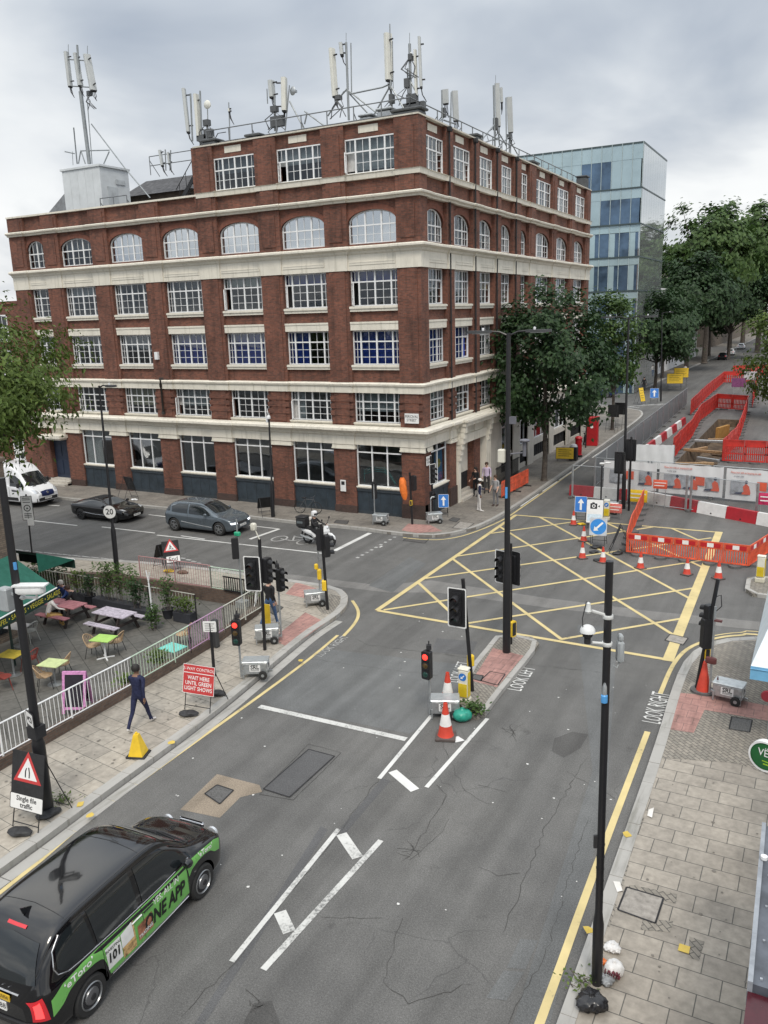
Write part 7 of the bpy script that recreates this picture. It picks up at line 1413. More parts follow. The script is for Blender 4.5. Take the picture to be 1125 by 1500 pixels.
bn = thing('litter_bin', 'black litter bin with a white top between the yellow sign and the postbox', 'litter bin', G(840, 674, PAV)); q = MB(); q.rbox((0, 0, .5), (.55, .5, 1.0), .04); q.build('bin_body', blackm, bn); q = MB(); q.lathe([(.28, 1.0), (.22, 1.14), (.1, 1.2), (0, 1.21)], n=14); q.build('bin_top', M('grey_sack', (.5, .5, .52), .5, var=.2, scale=9), bn)
bp = thing('post', 'plain thin black post beside the red kiosk', 'post', G(858, 656, PAV)); q = MB(); q.tube([(0, 0, 0), (0, 0, 4.3)], .05, 8); q.build('pole', black, bp)
# parked bicycles
def bicycle(label, c, rz, mat):
    o = thing('bicycle', label, 'bicycle', c, rz, 'bicycles'); 
    for y in (.5, -.52): q = MB(); ring = [(0, y+.33*cos(a), .34+.33*sin(a)) for a in [2*pi*k/20 for k in range(21)]]; q.tube(ring, .02, 6, cap=False); [q.tube([(0, y, .34), (0, y+.32*cos(a), .34+.32*sin(a))], .004, 4) for a in [2*pi*k/10 for k in range(10)]]; q.build('wheel', rubber, o)
    q = MB(); bbk, sst, hd, rw, fw = (0, -.08, .32), (0, -.2, .82), (0, .36, .82), (0, -.52, .34), (0, .5, .34); [q.tube([a, b], .018, 6) for a, b in ((bbk, sst), (sst, hd), (bbk, hd), (bbk, rw), (sst, rw), ((0, .34, .92), fw))]; q.tube([(-.28, .3, .98), (0, .36, .98), (.28, .3, .98)], .014, 6); q.tube([(0, .36, .98), (0, .35, .85)], .015, 6); q.build('bicycle_frame', mat, o); q = MB(); q.rbox((0, -.24, .90), (.14, .26, .06), .02); q.build('saddle', blackm, o); return o
bicycle('dark bicycle leaning against the brick building behind the scooter', G(452, 752, PAV), radians(-80), M('bike_grey', (.08, .08, .085), .4)); bicycle('dark bicycle leaning beside the red kiosk', G(856, 650, PAV), radians(10), M('bike_grey', (.08, .08, .085), .4))
# litter on the near pavement and the island
def bagmesh(s, seed, sq=.8, n=40, m_=22, tie=True, wr=1.0):
    r = random.Random(seed); vs = []; 
    for j in range(m_+1):
        t = j/m_; ph = pi*t
        for k in range(n):
            a = 2*pi*k/n; rr = sin(ph)**.75*(1+wr*(.12*sin(3*a+seed)+.035*r.uniform(-1, 1)+.06*sin(7*a+4*ph)+.05*sin(11*a-6*ph+seed)+.04*sin(17*a+9*ph))); z = (1-cos(ph))/2*sq
            if tie and t > .82: rr *= .55
            vs.append((s*rr*cos(a), s*rr*sin(a)*.9, max(.005, s*1.3*z+(s*.18 if tie and t > .95 else 0))))
    return vs, [(j*n+k, j*n+(k+1) % n, j*n+n+(k+1) % n, j*n+n+k) for j in range(m_) for k in range(n)]
def bag(label, c, s, seed, mat, sq=.8, rz=0, name='rubbish_bag', wr=1.0):
    q = MB(); vs, fs = bagmesh(s, seed, sq, wr=wr); q.add(vs, fs, 0, True); o = q.build(name, mat, None, c, rz, 50); return tag(o, label, 'rubbish bag')
blkbag = M('black_bin_bag', (.018, .018, .02), .22, var=.2, scale=12)
bag('knotted black bin bag at the foot of the near column', G(866, 1475, PAV), .24, 3, blkbag, .75, .4); b_ = bag('white carrier bag reading 100% beside the near column', G(899, 1428, PAV), .17, 5, M('white_carrier_bag', (.62, .61, .6), .5, var=.12, scale=14), 1.15, 1.0, 'carrier_bag', .5); p = b_.location; text('lettering', '100%', .13, M('dark_red_print', (.12, .02, .03), .6), b_, RZ(-1.0) @ face((0, -.165, .15), 0, -1, .05), .03)
bag('crumpled white plastic bag behind the carrier bag', G(897, 1392, PAV), .14, 9, M('white_carrier_bag', (.62, .61, .6), .5), .7); bag('grey translucent bag between the column and the carrier bag', G(888, 1440, PAV), .13, 12, M('grey_film_bag', (.25, .26, .27), .35, var=.3, scale=12), .85); bag('orange crisp packet behind the near column', G(884, 1412, PAV), .07, 15, M('orange_packet', (.6, .15, .03), .4), .9)
bag('round green rubbish bag at the tip of the traffic island', G(677, 1055, 0), .27, 21, M('green_bag', (.02, .26, .19), .38, var=.12, scale=7), .95, .5, 'rubbish_bag', .28)
q = MB(); p = G(669, 1083, 0); q.sheet([(p.x-.2, p.y-.05), (p.x+.05, p.y-.18), (p.x+.22, p.y+.02), (p.x-.02, p.y+.15)], .012); tag(q.build('paper_sheet', swhite), 'white sheet of paper lying on the road beside the octagonal footed cone', 'paper')
# edge of the frame: awning stall, round shop sign, shopfront
aw = thing('market_awning', 'blue and white fabric awning poking in at the right edge', 'awning', (-1.05, 20.3, 0))
q = MB(); q.add([(0, 0, 2.45), (3.2, 0, 2.45), (3.2, 1.3, 3.15), (.28, 1.3, 3.05), (3.2, 5.4, 3.15), (.28, 5.4, 3.05), (0, 6.6, 2.5), (3.2, 6.6, 2.5)], [(0, 1, 2, 3), (3, 2, 4, 5), (0, 3, 5, 6), (5, 4, 7, 6)]); q.build('canopy', M('pale_canvas', (.58, .64, .67), .6, var=.06, scale=2), aw)
q = MB(); q.add([(0, -.01, 2.46), (3.2, -.01, 2.46), (3.2, -.02, 2.12), (0, -.02, 2.12), (0, 6.6, 2.5), (-.01, 6.6, 2.2)], [(0, 3, 2, 1), (0, 4, 5, 3)]); q.tube([(0, -.03, 2.40), (3.2, -.03, 2.4)], .012, 5, 0); q.build('valance', M('blue_canvas', (.16, .40, .62), .6, var=.06), aw)
q = MB(); [q.tube([(x, y, PAV), (x, y, 2.5)], .025, 6) for x, y in ((.5, .1), (.5, 6.4), (3.1, .1), (3.1, 6.4))]; q.build('canopy_pole', galv, aw)
q = MB(); q.lathe([(0, -.04), (.13, -.04), (.15, 0), (.13, .04), (0, .04)], (.42, -.02, 1.75), 16, 0, 'y'); q.build('red_lantern', M('dark_red', (.20, .02, .03), .4), aw)
rs_ = thing('shop_sign', 'round green hanging shop sign with a white rim at the right edge', 'shop sign', (.55, 15.9, 0)); c = onX(1124, 1107, .0); 
pc_ = EYE+ray(1122, 1107)*12.6; rs_.location = (pc_.x, pc_.y, 0); mt = face((0, 0, pc_.z), -.35, -1); q = MB(); q.M = mt; q.lathe([(.23, -.05), (.25, -.05), (.25, .05), (.22, .05)], n=32, cap=False); q.build('rim', swhite, rs_); q = MB(); q.M = mt; q.lathe([(.225, -.04), (.225, .035), (0, .035)], n=32, sm=False); f_ = q.build('green_disc', M('shop_green', (.015, .11, .03), .4, var=.1), rs_); text('lettering', 'VË', .17, swhite, f_, mt @ T(-.03, .05, .038), .003, sx=.85); q = MB(); q.M = mt; q.box(-.04, -.09, .036, .14, -.075, .039); q.box(-.02, -.14, .036, .13, -.12, .039); q.build('yellow_lines', M('lime', (.3, .5, .03), .5), f_); q = MB(); q.tube([(.15, .08, pc_.z), (1.6, .7, pc_.z)], .025, 6); q.build('sign_arm', blackm, rs_)
nbh = thing('near_shop', 'grey fascia and dark red shopfront edge at the lower right corner', 'shop', (-.3, 10, 0))
pA, pB = G(1119, 1209, 2.9), G(1099, 1440, 2.9); nbh.location = (pB.x, pB.y, 0); dx, dy = pA.x-pB.x, pA.y-pB.y
q = MB(); q.prism([(0, 0), (dx, dy), (dx+.9, dy), (.75, 0)], 2.62, 2.9, 0); fa = q.build('fascia', M('grey_blue_fascia', (.085, .095, .115), .4, var=.35, scale=1.5), nbh)
q = MB(); q.prism([(-.03, -.02), (dx-.03, dy+.02), (dx+.03, dy+.02), (.03, -.02)], 2.58, 2.94); q.prism([(.22, 0), (dx+.22, dy), (dx+.25, dy), (.25, 0)], 2.9, 2.915); [q.box(.1+dx*k/5, dy*k/5+.1, 2.9, .13+dx*k/5, dy*k/5+.13, 2.92) for k in range(5)]; q.build('fascia_lip', M('pale_lead_lip', (.26, .28, .31), .5, var=.2), fa)
q = MB(); q.box(-.02, -3.5, PAV, 5, -.03, 2.8); q.build('shopfront', M('dark_red_shopfront', (.055, .006, .012), .25, var=.3, scale=2), nbh); q = MB(); q.box(.3, -3.5, 2.81, 6, -.05, 2.92); q.build('canopy_roof', M('mossy_roof', (.10, .075, .055), .9, var=.5, scale=14), nbh); q = MB(); q.box(1.0, -3.5, 2.93, 6, 9, 3.4); q.build('wall', brick_brown, nbh); q = MB(); q.prism([(.30, .02), (dx+.3, dy), (dx+3, dy), (3, .02)], PAV, 2.61); q.build('shop_window', carglass, nbh); q = MB(); q.lathe([(0, -.03), (.05, -.02), (.05, .03), (0, .04)], (.04+dx*.72, dy*.72, 2.98), 10); q.build('white_fitting', white, nbh)
# ================================================================ roadworks
mud = M('trench_earth', (.12, .085, .055), .95, var=.45, scale=2.5)
q = MB(); x0, x1, y0, y1 = -9.15, -6.35, 57, 86
q.add([(x0, y0, 0), (x1, y0, 0), (x1, y1, 0), (x0, y1, 0), (x0+.2, y0+.2, -1.5), (x1-.2, y0+.2, -1.5), (x1-.2, y1-.2, -1.3), (x0+.2, y1-.2, -1.3)], [(0, 1, 5, 4), (1, 2, 6, 5), (2, 3, 7, 6), (3, 0, 4, 7), (4, 5, 6, 7)]); struct(q.build('trench', mud))
for k, (x, y, z, l, a, mt_, nm, lb) in enumerate([(-7.8, 60.5, .06, 2.6, .3, wood, 'timber_beam', 'timber beam lying across the near end of the trench'), (-7.9, 66, .08, 3.0, -.2, wood, 'timber_beam', 'timber beam bridging the middle of the trench'), (-7.7, 71, .1, 3.1, .05, galv, 'scaffold_tube', 'pale scaffold tube laid across the trench'), (-8.1, 63.4, -.5, 2.0, .9, wood, 'timber_beam', 'timber beam fallen at a slant inside the trench'), (-8.6, 68.5, -.2, 2.2, 1.1, wood, 'timber_beam', 'dark timber beam standing along the left wall of the trench'), (-7.1, 62.2, .12, 1.8, -.5, galv, 'steel_plate', 'grey steel plate over the near right corner of the trench'), (-7.2, 73.4, -.1, 2.6, .25, wood, 'timber_beam', 'timber beam farthest along the trench'), (-8.7, 58.4, .1, 1.2, .7, M('rust_pipe', (.1, .05, .03), .8), 'drain_pipe', 'short rusty pipe beside the near end of the trench'), (-7.6, 75.5, .25, 2.4, 1.3, M('ochre_timber', (.35, .19, .05), .8), 'trench_prop', 'ochre timber prop standing along the trench')]):
    q = MB(); q.rbox((0, 0, 0), (l, .26, .2 if nm != 'trench_prop' else 1.0), .02); tag(q.build(nm, mt_, None, (x, y, z), a), lb, nm.replace('_', ' '))
for k, (x, y, s, lb) in enumerate([(-8.4, 60, .7, 'heap of brown spoil at the near end of the trench'), (-7.0, 68, .6, 'heap of brown spoil against the right side of the trench'), (-7.6, 80, 1.0, 'heap of tan spoil at the far end of the trench')]):
    q = MB(); vs, fs = bagmesh(s, 40+k, .5, 18, 9, False); q.add(vs, fs, 0, True); tag(q.build('spoil_heap', mud, None, (x, y, -.6)), lb, 'spoil heap')
def barrier_unit(mat, style):
    o = thing('barrier_panel', '', 'barrier', (0, 0, 0)); q = MB()       # one metre long, along x
    if style == 'orange':
        q.box(0, -.02, .98, 1, .02, 1.02); q.box(0, -.02, .70, 1, .02, .74); q.box(0, -.02, .12, 1, .02, .18); q.box(0, -.02, .18, .05, .02, .98); q.box(.95, -.02, .18, 1, .02, .98)
        for k in range(9): x = .1+k*.1; q.box(x-.03, -.012, .18, x+.02, .012, .70)
        q.build('frame', mat, o); q = MB()
        q.box(.05, -.016, .74, .95, .016, .98, 0); q.box(.09, -.024, .77, .36, -.016, .95, 1); q.box(.36, -.0235, .77, .62, -.016, .95, 2); q.box(.62, -.024, .77, .9, -.016, .95, 1); q.build('reflective_band', [mat, M('band_red', (.42, .015, .02), .4), wht_r], o)
    else:
        for z in (.12, .62, 1.15, 1.56): q.box(0, -.025, z, 1, .025, z+.09)
        for x in (0, .93): q.box(x, -.025, .21, x+.07, .025, 1.56)
        for k in range(9): x = .11+k*.095; q.box(x-.03, -.014, .21, x+.022, .014, .62); q.box(x-.03, -.014, .71, x+.022, .014, 1.15)
        q.box(.07, -.012, 1.24, .93, .012, 1.56); q.build('frame', mat, o)
    q = MB(); q.prism(ell(13, .26, .32, 0, 2*pi, .5, 0)[:-1], 0, .10); q.build('rubber_foot', M('grey_rubber', (.10, .10, .10), .85), o); return o
UN = {'orange': barrier_unit(oran, 'orange'), 'red': barrier_unit(M('barrier_red', (.46, .028, .02), .55, var=.3, scale=2), 'red')}; used = {}
def barrier_run(style, pts, label, group, step=1.1):
    for (a, b) in zip(pts, pts[1:]):
        a, b = V(a), V(b); L_ = (b-a).length; n = max(1, round(L_/step)); r = atan2((b-a).y, (b-a).x)
        for k in range(n):
            p = a.lerp(b, k/n); src = UN[style]; o = src if style not in used else copy_tree(src); used[style] = 1; o.location = (p.x, p.y, 0); o.rotation_euler = (0, 0, r+rnd.uniform(-.03, .03)); o.scale = (L_/n*.985, 1, 1); o['label'] = label; o['group'] = group
barrier_run('orange', [(-7.45, 36.75), (-2.3, 36.55)], 'orange slatted barrier panel facing the camera across the box junction', 'front panels of the orange barrier')
barrier_run('orange', [(-2.3, 36.55), (-1.7, 38.9), (-1.5, 43.5)], 'orange slatted barrier panel on the right side of the closed box junction', 'right side panels of the orange barrier', 1.3)
barrier_run('orange', [(-8.55, 46.4), (-7.9, 40.0), (-7.45, 36.75)], 'orange slatted barrier panel on the left side of the closed box junction', 'left side panels of the orange barrier', 1.3)
barrier_run('red', [(-9.5, 62.0), (-9.7, 72), (-10.5, 84), (-10.3, 94.5)], 'tall red slatted barrier panel along the left side of the trench', 'red barrier panels left of the trench', 1.9)
barrier_run('red', [(-10.3, 94.5), (-7.1, 93)], 'tall red slatted barrier panel across the far end of the trench', 'red barrier panels at the far end of the trench', 1.6)
barrier_run('red', [(-7.1, 93), (-6.4, 80), (-5.9, 69), (-6.15, 62.0)], 'tall red slatted barrier panel along the right side of the trench', 'red barrier panels right of the trench', 1.9)
barrier_run('red', [(-6.15, 62.0), (-.5, 62.2)], 'tall red slatted barrier panel facing the camera to the right of the trench', 'red barrier panels facing the camera by the trench', 1.6)
barrier_run('red', [(-12.0, 88), (-12.6, 104), (-13.0, 126), (-10, 127), (-8.6, 126)], 'tall red slatted barrier panel in the far roadworks enclosure, left and far sides', 'red barrier panels far down the road', 2.2)
barrier_run('red', [(-8.6, 126), (-7.8, 112), (-6.9, 96)], 'tall red slatted barrier panel on the right of the far roadworks enclosure', 'red barrier panels right of the far enclosure', 2.2)
barrier_run('red', [(-13.0, 138), (-8.2, 141), (-8.0, 165)], 'tall red slatted barrier panel beyond the far enclosure under the hanging leaves', 'red barrier panels farthest away', 2.4)
for c, l in (((-9.6, 110, 0), 'dark purple roadworks board in the far enclosure'), ((-9.2, 121, 0), 'pale roadworks board in the far enclosure')):
    o = thing('site_board', l, 'site board', c); q = MB(); q.rbox((0, 0, 1.5), (1.6, .06, 1.1), .01); q.build('board', M('purple_board', (.18, .05, .14), .6, var=.3) if 'purple' in l else M('pale_board', (.5, .5, .52), .6, var=.2), o); q = MB(); [q.box(x, -.03, 0, x+.06, .03, 1.0) for x in (-.6, .55)]; q.build('board_leg', galv, o)
# water filled red and white blocks
def wblocks(pts, n, first, label, grp):
    src = {}
    a, b = V(pts[0]), V(pts[1]); L_ = (b-a).length/n; r = atan2((b-a).y, (b-a).x)
    for k in range(n):
        w_ = (k+first) % 2; p = a.lerp(b, (k+.5)/n)
        if w_ not in src:
            o = thing('water_barrier', '', 'water barrier', (0, 0, 0)); q = MB(); q.add([(-L_/2+.01, -.2, 0), (L_/2-.01, -.2, 0), (L_/2-.01, .2, 0), (-L_/2+.01, .2, 0), (-L_/2+.01, -.17, .18), (L_/2-.01, -.17, .18), (L_/2-.01, .17, .18), (-L_/2+.01, .17, .18), (-L_/2+.01, -.10, .62), (L_/2-.01, -.10, .62), (L_/2-.01, .10, .62), (-L_/2+.01, .10, .62)], [(0, 1, 5, 4), (1, 2, 6, 5), (2, 3, 7, 6), (3, 0, 4, 7), (4, 5, 9, 8), (5, 6, 10, 9), (6, 7, 11, 10), (7, 4, 8, 11), (8, 9, 10, 11)]); q.build('block_body', [M('block_white', (.68, .68, .67), .45, var=.08), M('block_red', (.38, .02, .03), .45, var=.1)][w_], o); q = MB(); q.lathe([(.05, -.175), (.05, -.188), (0, -.189)], (0, 0, .10), 10, 0, 'y'); q.build('drain_plug', blackm, o); src[w_] = o
        else: o = copy_tree(src[w_])
        o.location = (p.x, p.y, 0); o.rotation_euler = (0, 0, r); o['label'] = ('red' if w_ else 'white')+' '+label; o['group'] = ('red ' if w_ else 'white ')+grp
wblocks([(-13.2, 48.0), (-8.7, 47.75)], 3, 1, 'water filled barrier block at the left end behind the orange barrier', 'barrier blocks at the left end'); wblocks([(-8.65, 47.7), (-1.0, 43.9)], 5, 0, 'water filled barrier block in the row behind the closed box junction', 'barrier blocks in the front row'); wblocks([(-11.9, 57.5), (-11.7, 82)], 10, 0, 'water filled barrier block in the long row beside the grey mesh fence', 'barrier blocks by the mesh fence')
# steel mesh fence panels and printed banners
x_, n_, b_ = newmat('wire_mesh'); b_.inputs['Base Color'].default_value = (.20, .21, .22, 1); b_.inputs['Metallic'].default_value = .5; b_.inputs['Roughness'].default_value = .5; b_.inputs['Alpha'].default_value = .13; mesh_m = x_
x_, n_, b_ = newmat('debris_netting'); b_.inputs['Base Color'].default_value = (.17, .18, .19, 1); b_.inputs['Roughness'].default_value = .7; b_.inputs['Alpha'].default_value = .62; net_m = x_
fsrc = None
def net(o):
    for c in o.children:
        if c.name.startswith('mesh_infill'): c.material_slots[0].link = 'OBJECT'; c.material_slots[0].material = net_m
def fence_panel(a, b, label, grp):
    global fsrc
    a, b = V(a), V(b); L_ = (b-a).length
    if fsrc is None:
        o = thing('fence_panel', '', 'fence panel'); q = MB(); [q.tube([(x, 0, .05), (x, 0, 2.0)], .021, 6) for x in (.02, .98)]; [q.tube([(.02, 0, z), (.98, 0, z)], .021, 6) for z in (.12, 1.98)]; q.build('frame', galv, o); q = MB(); q.box(.02, -.004, .12, .98, .004, 1.98); q.build('mesh_infill', mesh_m, o); q = MB(); q.rbox((.01, 0, .07), (.06, .6, .14), .02); q.build('fence_foot', M('grey_rubber', (.1, .1, .1), .85), o); fsrc = o
    else: o = copy_tree(fsrc)
    o.location = (a.x, a.y, 0); o.rotation_euler = (0, 0, atan2((b-a).y, (b-a).x)); o.scale = (L_, 1, 1); o['label'] = label; o['group'] = grp; return o
nets = []; ys_ = [50.2+3.6*k for k in range(14)]
for a, b in zip(ys_, ys_[1:]): pn_ = fence_panel((-12.3-.03*(a-50), a), (-12.3-.03*(b-50), b), 'grey mesh fence panel in the long run along the open lane', 'mesh fence panels along the lane'); nets.append(pn_)
for a, b in [((-12.3, 50.1), (-8.95, 49.9)), ((-8.9, 49.9), (-5.45, 49.6)), ((-5.4, 49.6), (-1.9, 49.3)), ((-1.85, 49.3), (1.6, 49.0))]: fence_panel(a, b, 'mesh fence panel in the row behind the red and white blocks', 'mesh fence panels across the road')
fence_panel((-12.9, 47.2), (-9.7, 47.0), 'low mesh panel standing in front of the left banner', 'front mesh panels'); fence_panel((-9.6, 47.0), (-6.2, 46.2), 'mesh panel standing in front of the middle banner', 'front mesh panels'); fence_panel((-6.1, 46.2), (-2.6, 45.2), 'mesh panel standing in front of the right banner', 'front mesh panels')
[net(o) for o in nets]
banm = M('banner_white', (.66, .67, .68), .6, var=.05, scale=1.2); pgrey = M('banner_grey_photo', (.33, .35, .38), .6, var=.35, scale=2.5); pred = M('banner_orange_red', (.62, .10, .05), .6, var=.1); pnav = M('banner_navy', (.05, .06, .10), .6)
def banner(label, a, b, z0, z1, pics, title):
    a, b = V((*a, 0)), V((*b, 0)); L_ = (b-a).length; o = thing('banner', label, 'banner', a, atan2((b-a).y, (b-a).x)); q = MB(); n = 16; vs = []
    for i in range(n+1):
        for j in range(5): x = L_*i/n; z = z0+(z1-z0)*j/4; vs.append((x, -.05+.025*sin(i*1.7+j)+.015*sin(i*.6*j), z-.04*(1 if j == 4 else 0)*abs(sin(i*pi/4))))
    q.add(vs, [(i*5+j, i*5+5+j, i*5+6+j, i*5+1+j) for i in range(n) for j in range(4)], 0, True); bd = q.build('sheet', banm, o); q = MB(); y = -.10
    if title:
        text('lettering', 'Please bear with us, keeping you safe', .17, pred, bd, T(L_*.30, y, z1-.22) @ RX, .002, sx=.62); text('lettering', 'in your area', .15, pnav, bd, T(L_*.20, y, z1-.42) @ RX, .002, sx=.7)
    for (x, kind) in pics:
        x *= L_
        if kind == 'photo': q.box(x, y-.004, z0+.35, x+.75, y, z0+1.15, 0)
        if kind == 'red': q.box(x, y-.006, z0+.62, x+.5, y-.002, z0+1.12, 1)
        if kind == 'man':      # crouching worker in orange
            q.M = T(x, y-.006, z0+.35) @ RX; q.prism([(0, 0), (.7, 0), (.72, .12), (.62, .5), (.45, .62), (.3, .45), (.36, .15), (.12, .08)], 0, .003, 1); q.prism(ell(9, .09, .10, 0, 2*pi, .47, .72)[:-1], 0, .003, 2); q.prism([(-.15, .0), (.25, 0), (.3, .14), (-.05, .10)], .003, .005, 2); q.M = None
    q.build('printed_pictures', [pgrey, pred, pnav], bd)
banner('white printed banner with crouching worker on the left of the fence', (-11.6, 49.78), (-8.45, 49.62), .25, 1.95, [(.12, 'photo'), (.42, 'red'), (.68, 'photo'), (.70, 'man')], False)
banner('middle white printed banner with pictures of workers in orange', (-8.3, 49.62), (-4.75, 49.38), .2, 1.98, [(.08, 'photo'), (.16, 'man'), (.32, 'photo'), (.42, 'man'), (.58, 'red'), (.74, 'photo'), (.75, 'man')], True); banner('right white printed banner cut off by the edge of the frame', (-4.6, 49.38), (-1.2, 49.12), .15, 1.95, [(.08, 'photo'), (.18, 'man'), (.48, 'red'), (.52, 'photo')], True); banner('plain white banner on the second fence behind', (-11.4, 55.6), (-8.55, 56.1), .4, 2.05, [], False)
fence_panel((-11.5, 55.7), (-8.5, 56.2), 'mesh panel carrying the plain white banner', 'second row mesh panels')
for c, w_, h_, mt_, lb in (((-8.9, 46.6, .55), 1.0, .7, yel, 'small yellow sign fixed low on the mesh panel'), ((-9.35, 42.9, .62), .7, .5, M('pink_board', (.62, .16, .14), .5, var=.3, scale=14), 'small red and white notice beside the yellow bollard shell'), ((-2.1, 45.0, 1.25), 1.0, .62, M('crimson_board', (.45, .02, .09), .5, var=.3, scale=5), 'crimson and white notice on the right mesh panel'), ((-7.7, 46.4, 1.35), .75, .5, pred, 'orange red notice on the middle mesh panel')):
    q = MB(); q.rbox((0, 0, 0), (w_, .03, h_), .005); q.box(-w_*.42, -.019, h_*.12, w_*.42, -.015, h_*.22, 1); q.box(-w_*.42, -.019, -h_*.2, w_*.3, -.015, -h_*.1, 1); q.tube([(-w_*.4, 0, -h_/2), (-w_*.4, 0, -c[2])], .02, 5, 2); q.tube([(w_*.4, 0, -h_/2), (w_*.4, 0, -c[2])], .02, 5, 2); o = q.build('notice_board', [mt_, swhite, galv], None, c); tag(o, lb, 'notice')
bollard('white and yellow bollard shell with a blue disc beside the roadworks trailer', (-9.75, 42.7, 0), (.1, -1))
o = thing('pavement_barrier', 'bright orange folding barrier on the pavement beside the corner group', 'barrier', G(735, 731, PAV), atan2(4.5, .15)); q = MB(); L_ = 4.4; q.box(0, -.02, .95, L_, .02, 1.05); q.box(0, -.02, .15, L_, .02, .22); q.box(0, -.015, .6, L_, .015, .68); [q.box(L_*k/4-.03, -.02, .1, L_*k/4+.03, .02, 1.0) for k in range(5)]; [q.box(x*.15, -.012, .22, x*.15+.07, .012, .95) for x in range(1, 29)]; q.build('slats', oran, o); q = MB(); [q.box(x, -.35, 0, x+.08, .35, .07) for x in (.3, 2.2, 4.0)]; q.build('foot', blackm, o)
# ================================================================ cafe terrace
lw = MB(); n = len(wallL)
for i in range(n-1): a, b = wallL[i], wallL[i+1]; lw.prism([(a[0], a[1]), (b[0], b[1]), (b[0]-.24, b[1]), (a[0]-.24, a[1])], TERR, .42)
tag(lw.build('low_wall', brick_wall), 'low brown brick wall carrying the white railing beside the cafe', 'wall')
lw = MB(); lw.prism([(-33, 22.3), (-29, 23.9), (-27.2, 24.52), (-20.0, 24.82), (-18.7, 24.4), (-18.5, 24.6), (-20, 25.07), (-27.2, 24.77), (-29, 24.15), (-33, 22.55)], TERR, .22); tag(lw.build('retaining_wall', brick_wall), 'brown brick retaining wall between the sunken terrace and the far pavement', 'wall')
pinkp = M('pink_paint', (.36, .20, .20), .5, var=.1); purp = M('purple_paint', (.40, .25, .38), .5, var=.1); grnp = M('pale_green_paint', (.42, .52, .42), .5, var=.1)
def fence(name, label, pts, z, h, mat, step=.13, r=.011, post=None, bot=.05):
    o = thing(name, label, 'railing', (*pts[0][:2], z)); b0 = V((*pts[0][:2], 0)); ra = MB(); ba = MB(); pp_ = []
    for a, b in zip(pts, pts[1:]):
        a, b = V((*a[:2], 0))-b0, V((*b[:2], 0))-b0; L_ = (b-a).length; d = V((0, 0, 1)); m_ = max(1, round(L_/step)); ra.tube([a+d*h, b+d*h], .022, 6); ra.tube([a+d*bot, b+d*bot], .018, 6)
        for k in range(1, m_): p = a.lerp(b, k/m_); ba.tube([p+d*bot, p+d*h], r, 4, cap=False)
        pp_ += [a] if pp_ else [a]; last_ = b
    ra.build('rails', mat, o); ba.build('balusters', mat, o)
    for p in pp_+[last_]: MB().tube([p-V((0, 0, bot*.5+.05)), p+V((0, 0, h))], .028, 6).build('railing_post', post or mat, o)
fx = lambda y: -17.37-(.0 if y < 17 else (y-17)*.065)-.20
fence('railing', 'white painted railing on the low wall beside the walking person', [(fx(y), y) for y in (5, 7.4, 9.6, 11.8, 14.0, 16.3)], .42, .88, white); fence('railing', 'pale green tinted length of railing beside the turquoise table', [(fx(y), y) for y in (16.3, 18.2, 19.0)], .42, .88, grnp); fence('railing', 'purple and pink length of railing behind the white notice', [(fx(y), y) for y in (19.0, 20.0, 20.9)], .42, .88, purp); fence('railing', 'pale cream end length of railing behind the traffic signals', [(fx(y), y) for y in (20.9, 22.2, 23.5)], .42, .88, M('cream_rail', (.5, .5, .44), .5))
fence('railing', 'pink railing on the retaining wall in front of the End sign', [(-25.5, 24.72), (-23.6, 24.8), (-21.7, 24.85)], .18, 1.0, pinkp); fence('railing', 'pale green railing on the retaining wall behind the signals', [(-21.7, 24.85), (-19.7, 24.9)], .18, .95, grnp)
fence('railing', 'dark iron railing with pale bars behind the cafe planters', [(-30.5, 22.4), (-28.0, 22.5), (-25.6, 22.6), (-23, 22.6), (-20.6, 22.6)], TERR, 1.15, M('pale_iron', (.33, .33, .29), .6), .16, .014, black)
q = MB(); q.prism([(-21.25, 26.75), (-20.9, 26.75), (-18.75, 23.75), (-18.75, 23.7)], .15, .18) if False else None
q = MB(); p = [(-19.45, 25.15), (-18.55, 23.55)]; q.add([(p[0][0], p[0][1], .3), (p[1][0], p[1][1], .25), (p[0][0], p[0][1], 1.35), (p[0][0]+.02, p[0][1], .3), (p[1][0]+.02, p[1][1], .25), (p[0][0]+.02, p[0][1], 1.35)], [(0, 2, 1), (3, 4, 5), (0, 1, 4, 3), (1, 2, 5, 4), (2, 0, 3, 5)]); tag(q.build('triangular_hoarding', swhite), 'white triangular panel fixed at the end of the railing behind the signals', 'hoarding')
o = thing('wall_grille', 'dark barred opening panel on the far pavement railing behind the signals', 'grille', (-20.9, 24.7, .2)); q = MB(); [q.box(x*.11, 0, .1, x*.11+.03, .03, .62) for x in range(13)]; q.box(-.05, 0, .05, 1.4, .03, .1); q.box(-.05, 0, .62, 1.4, .03, .67); q.build('bars', black, o)
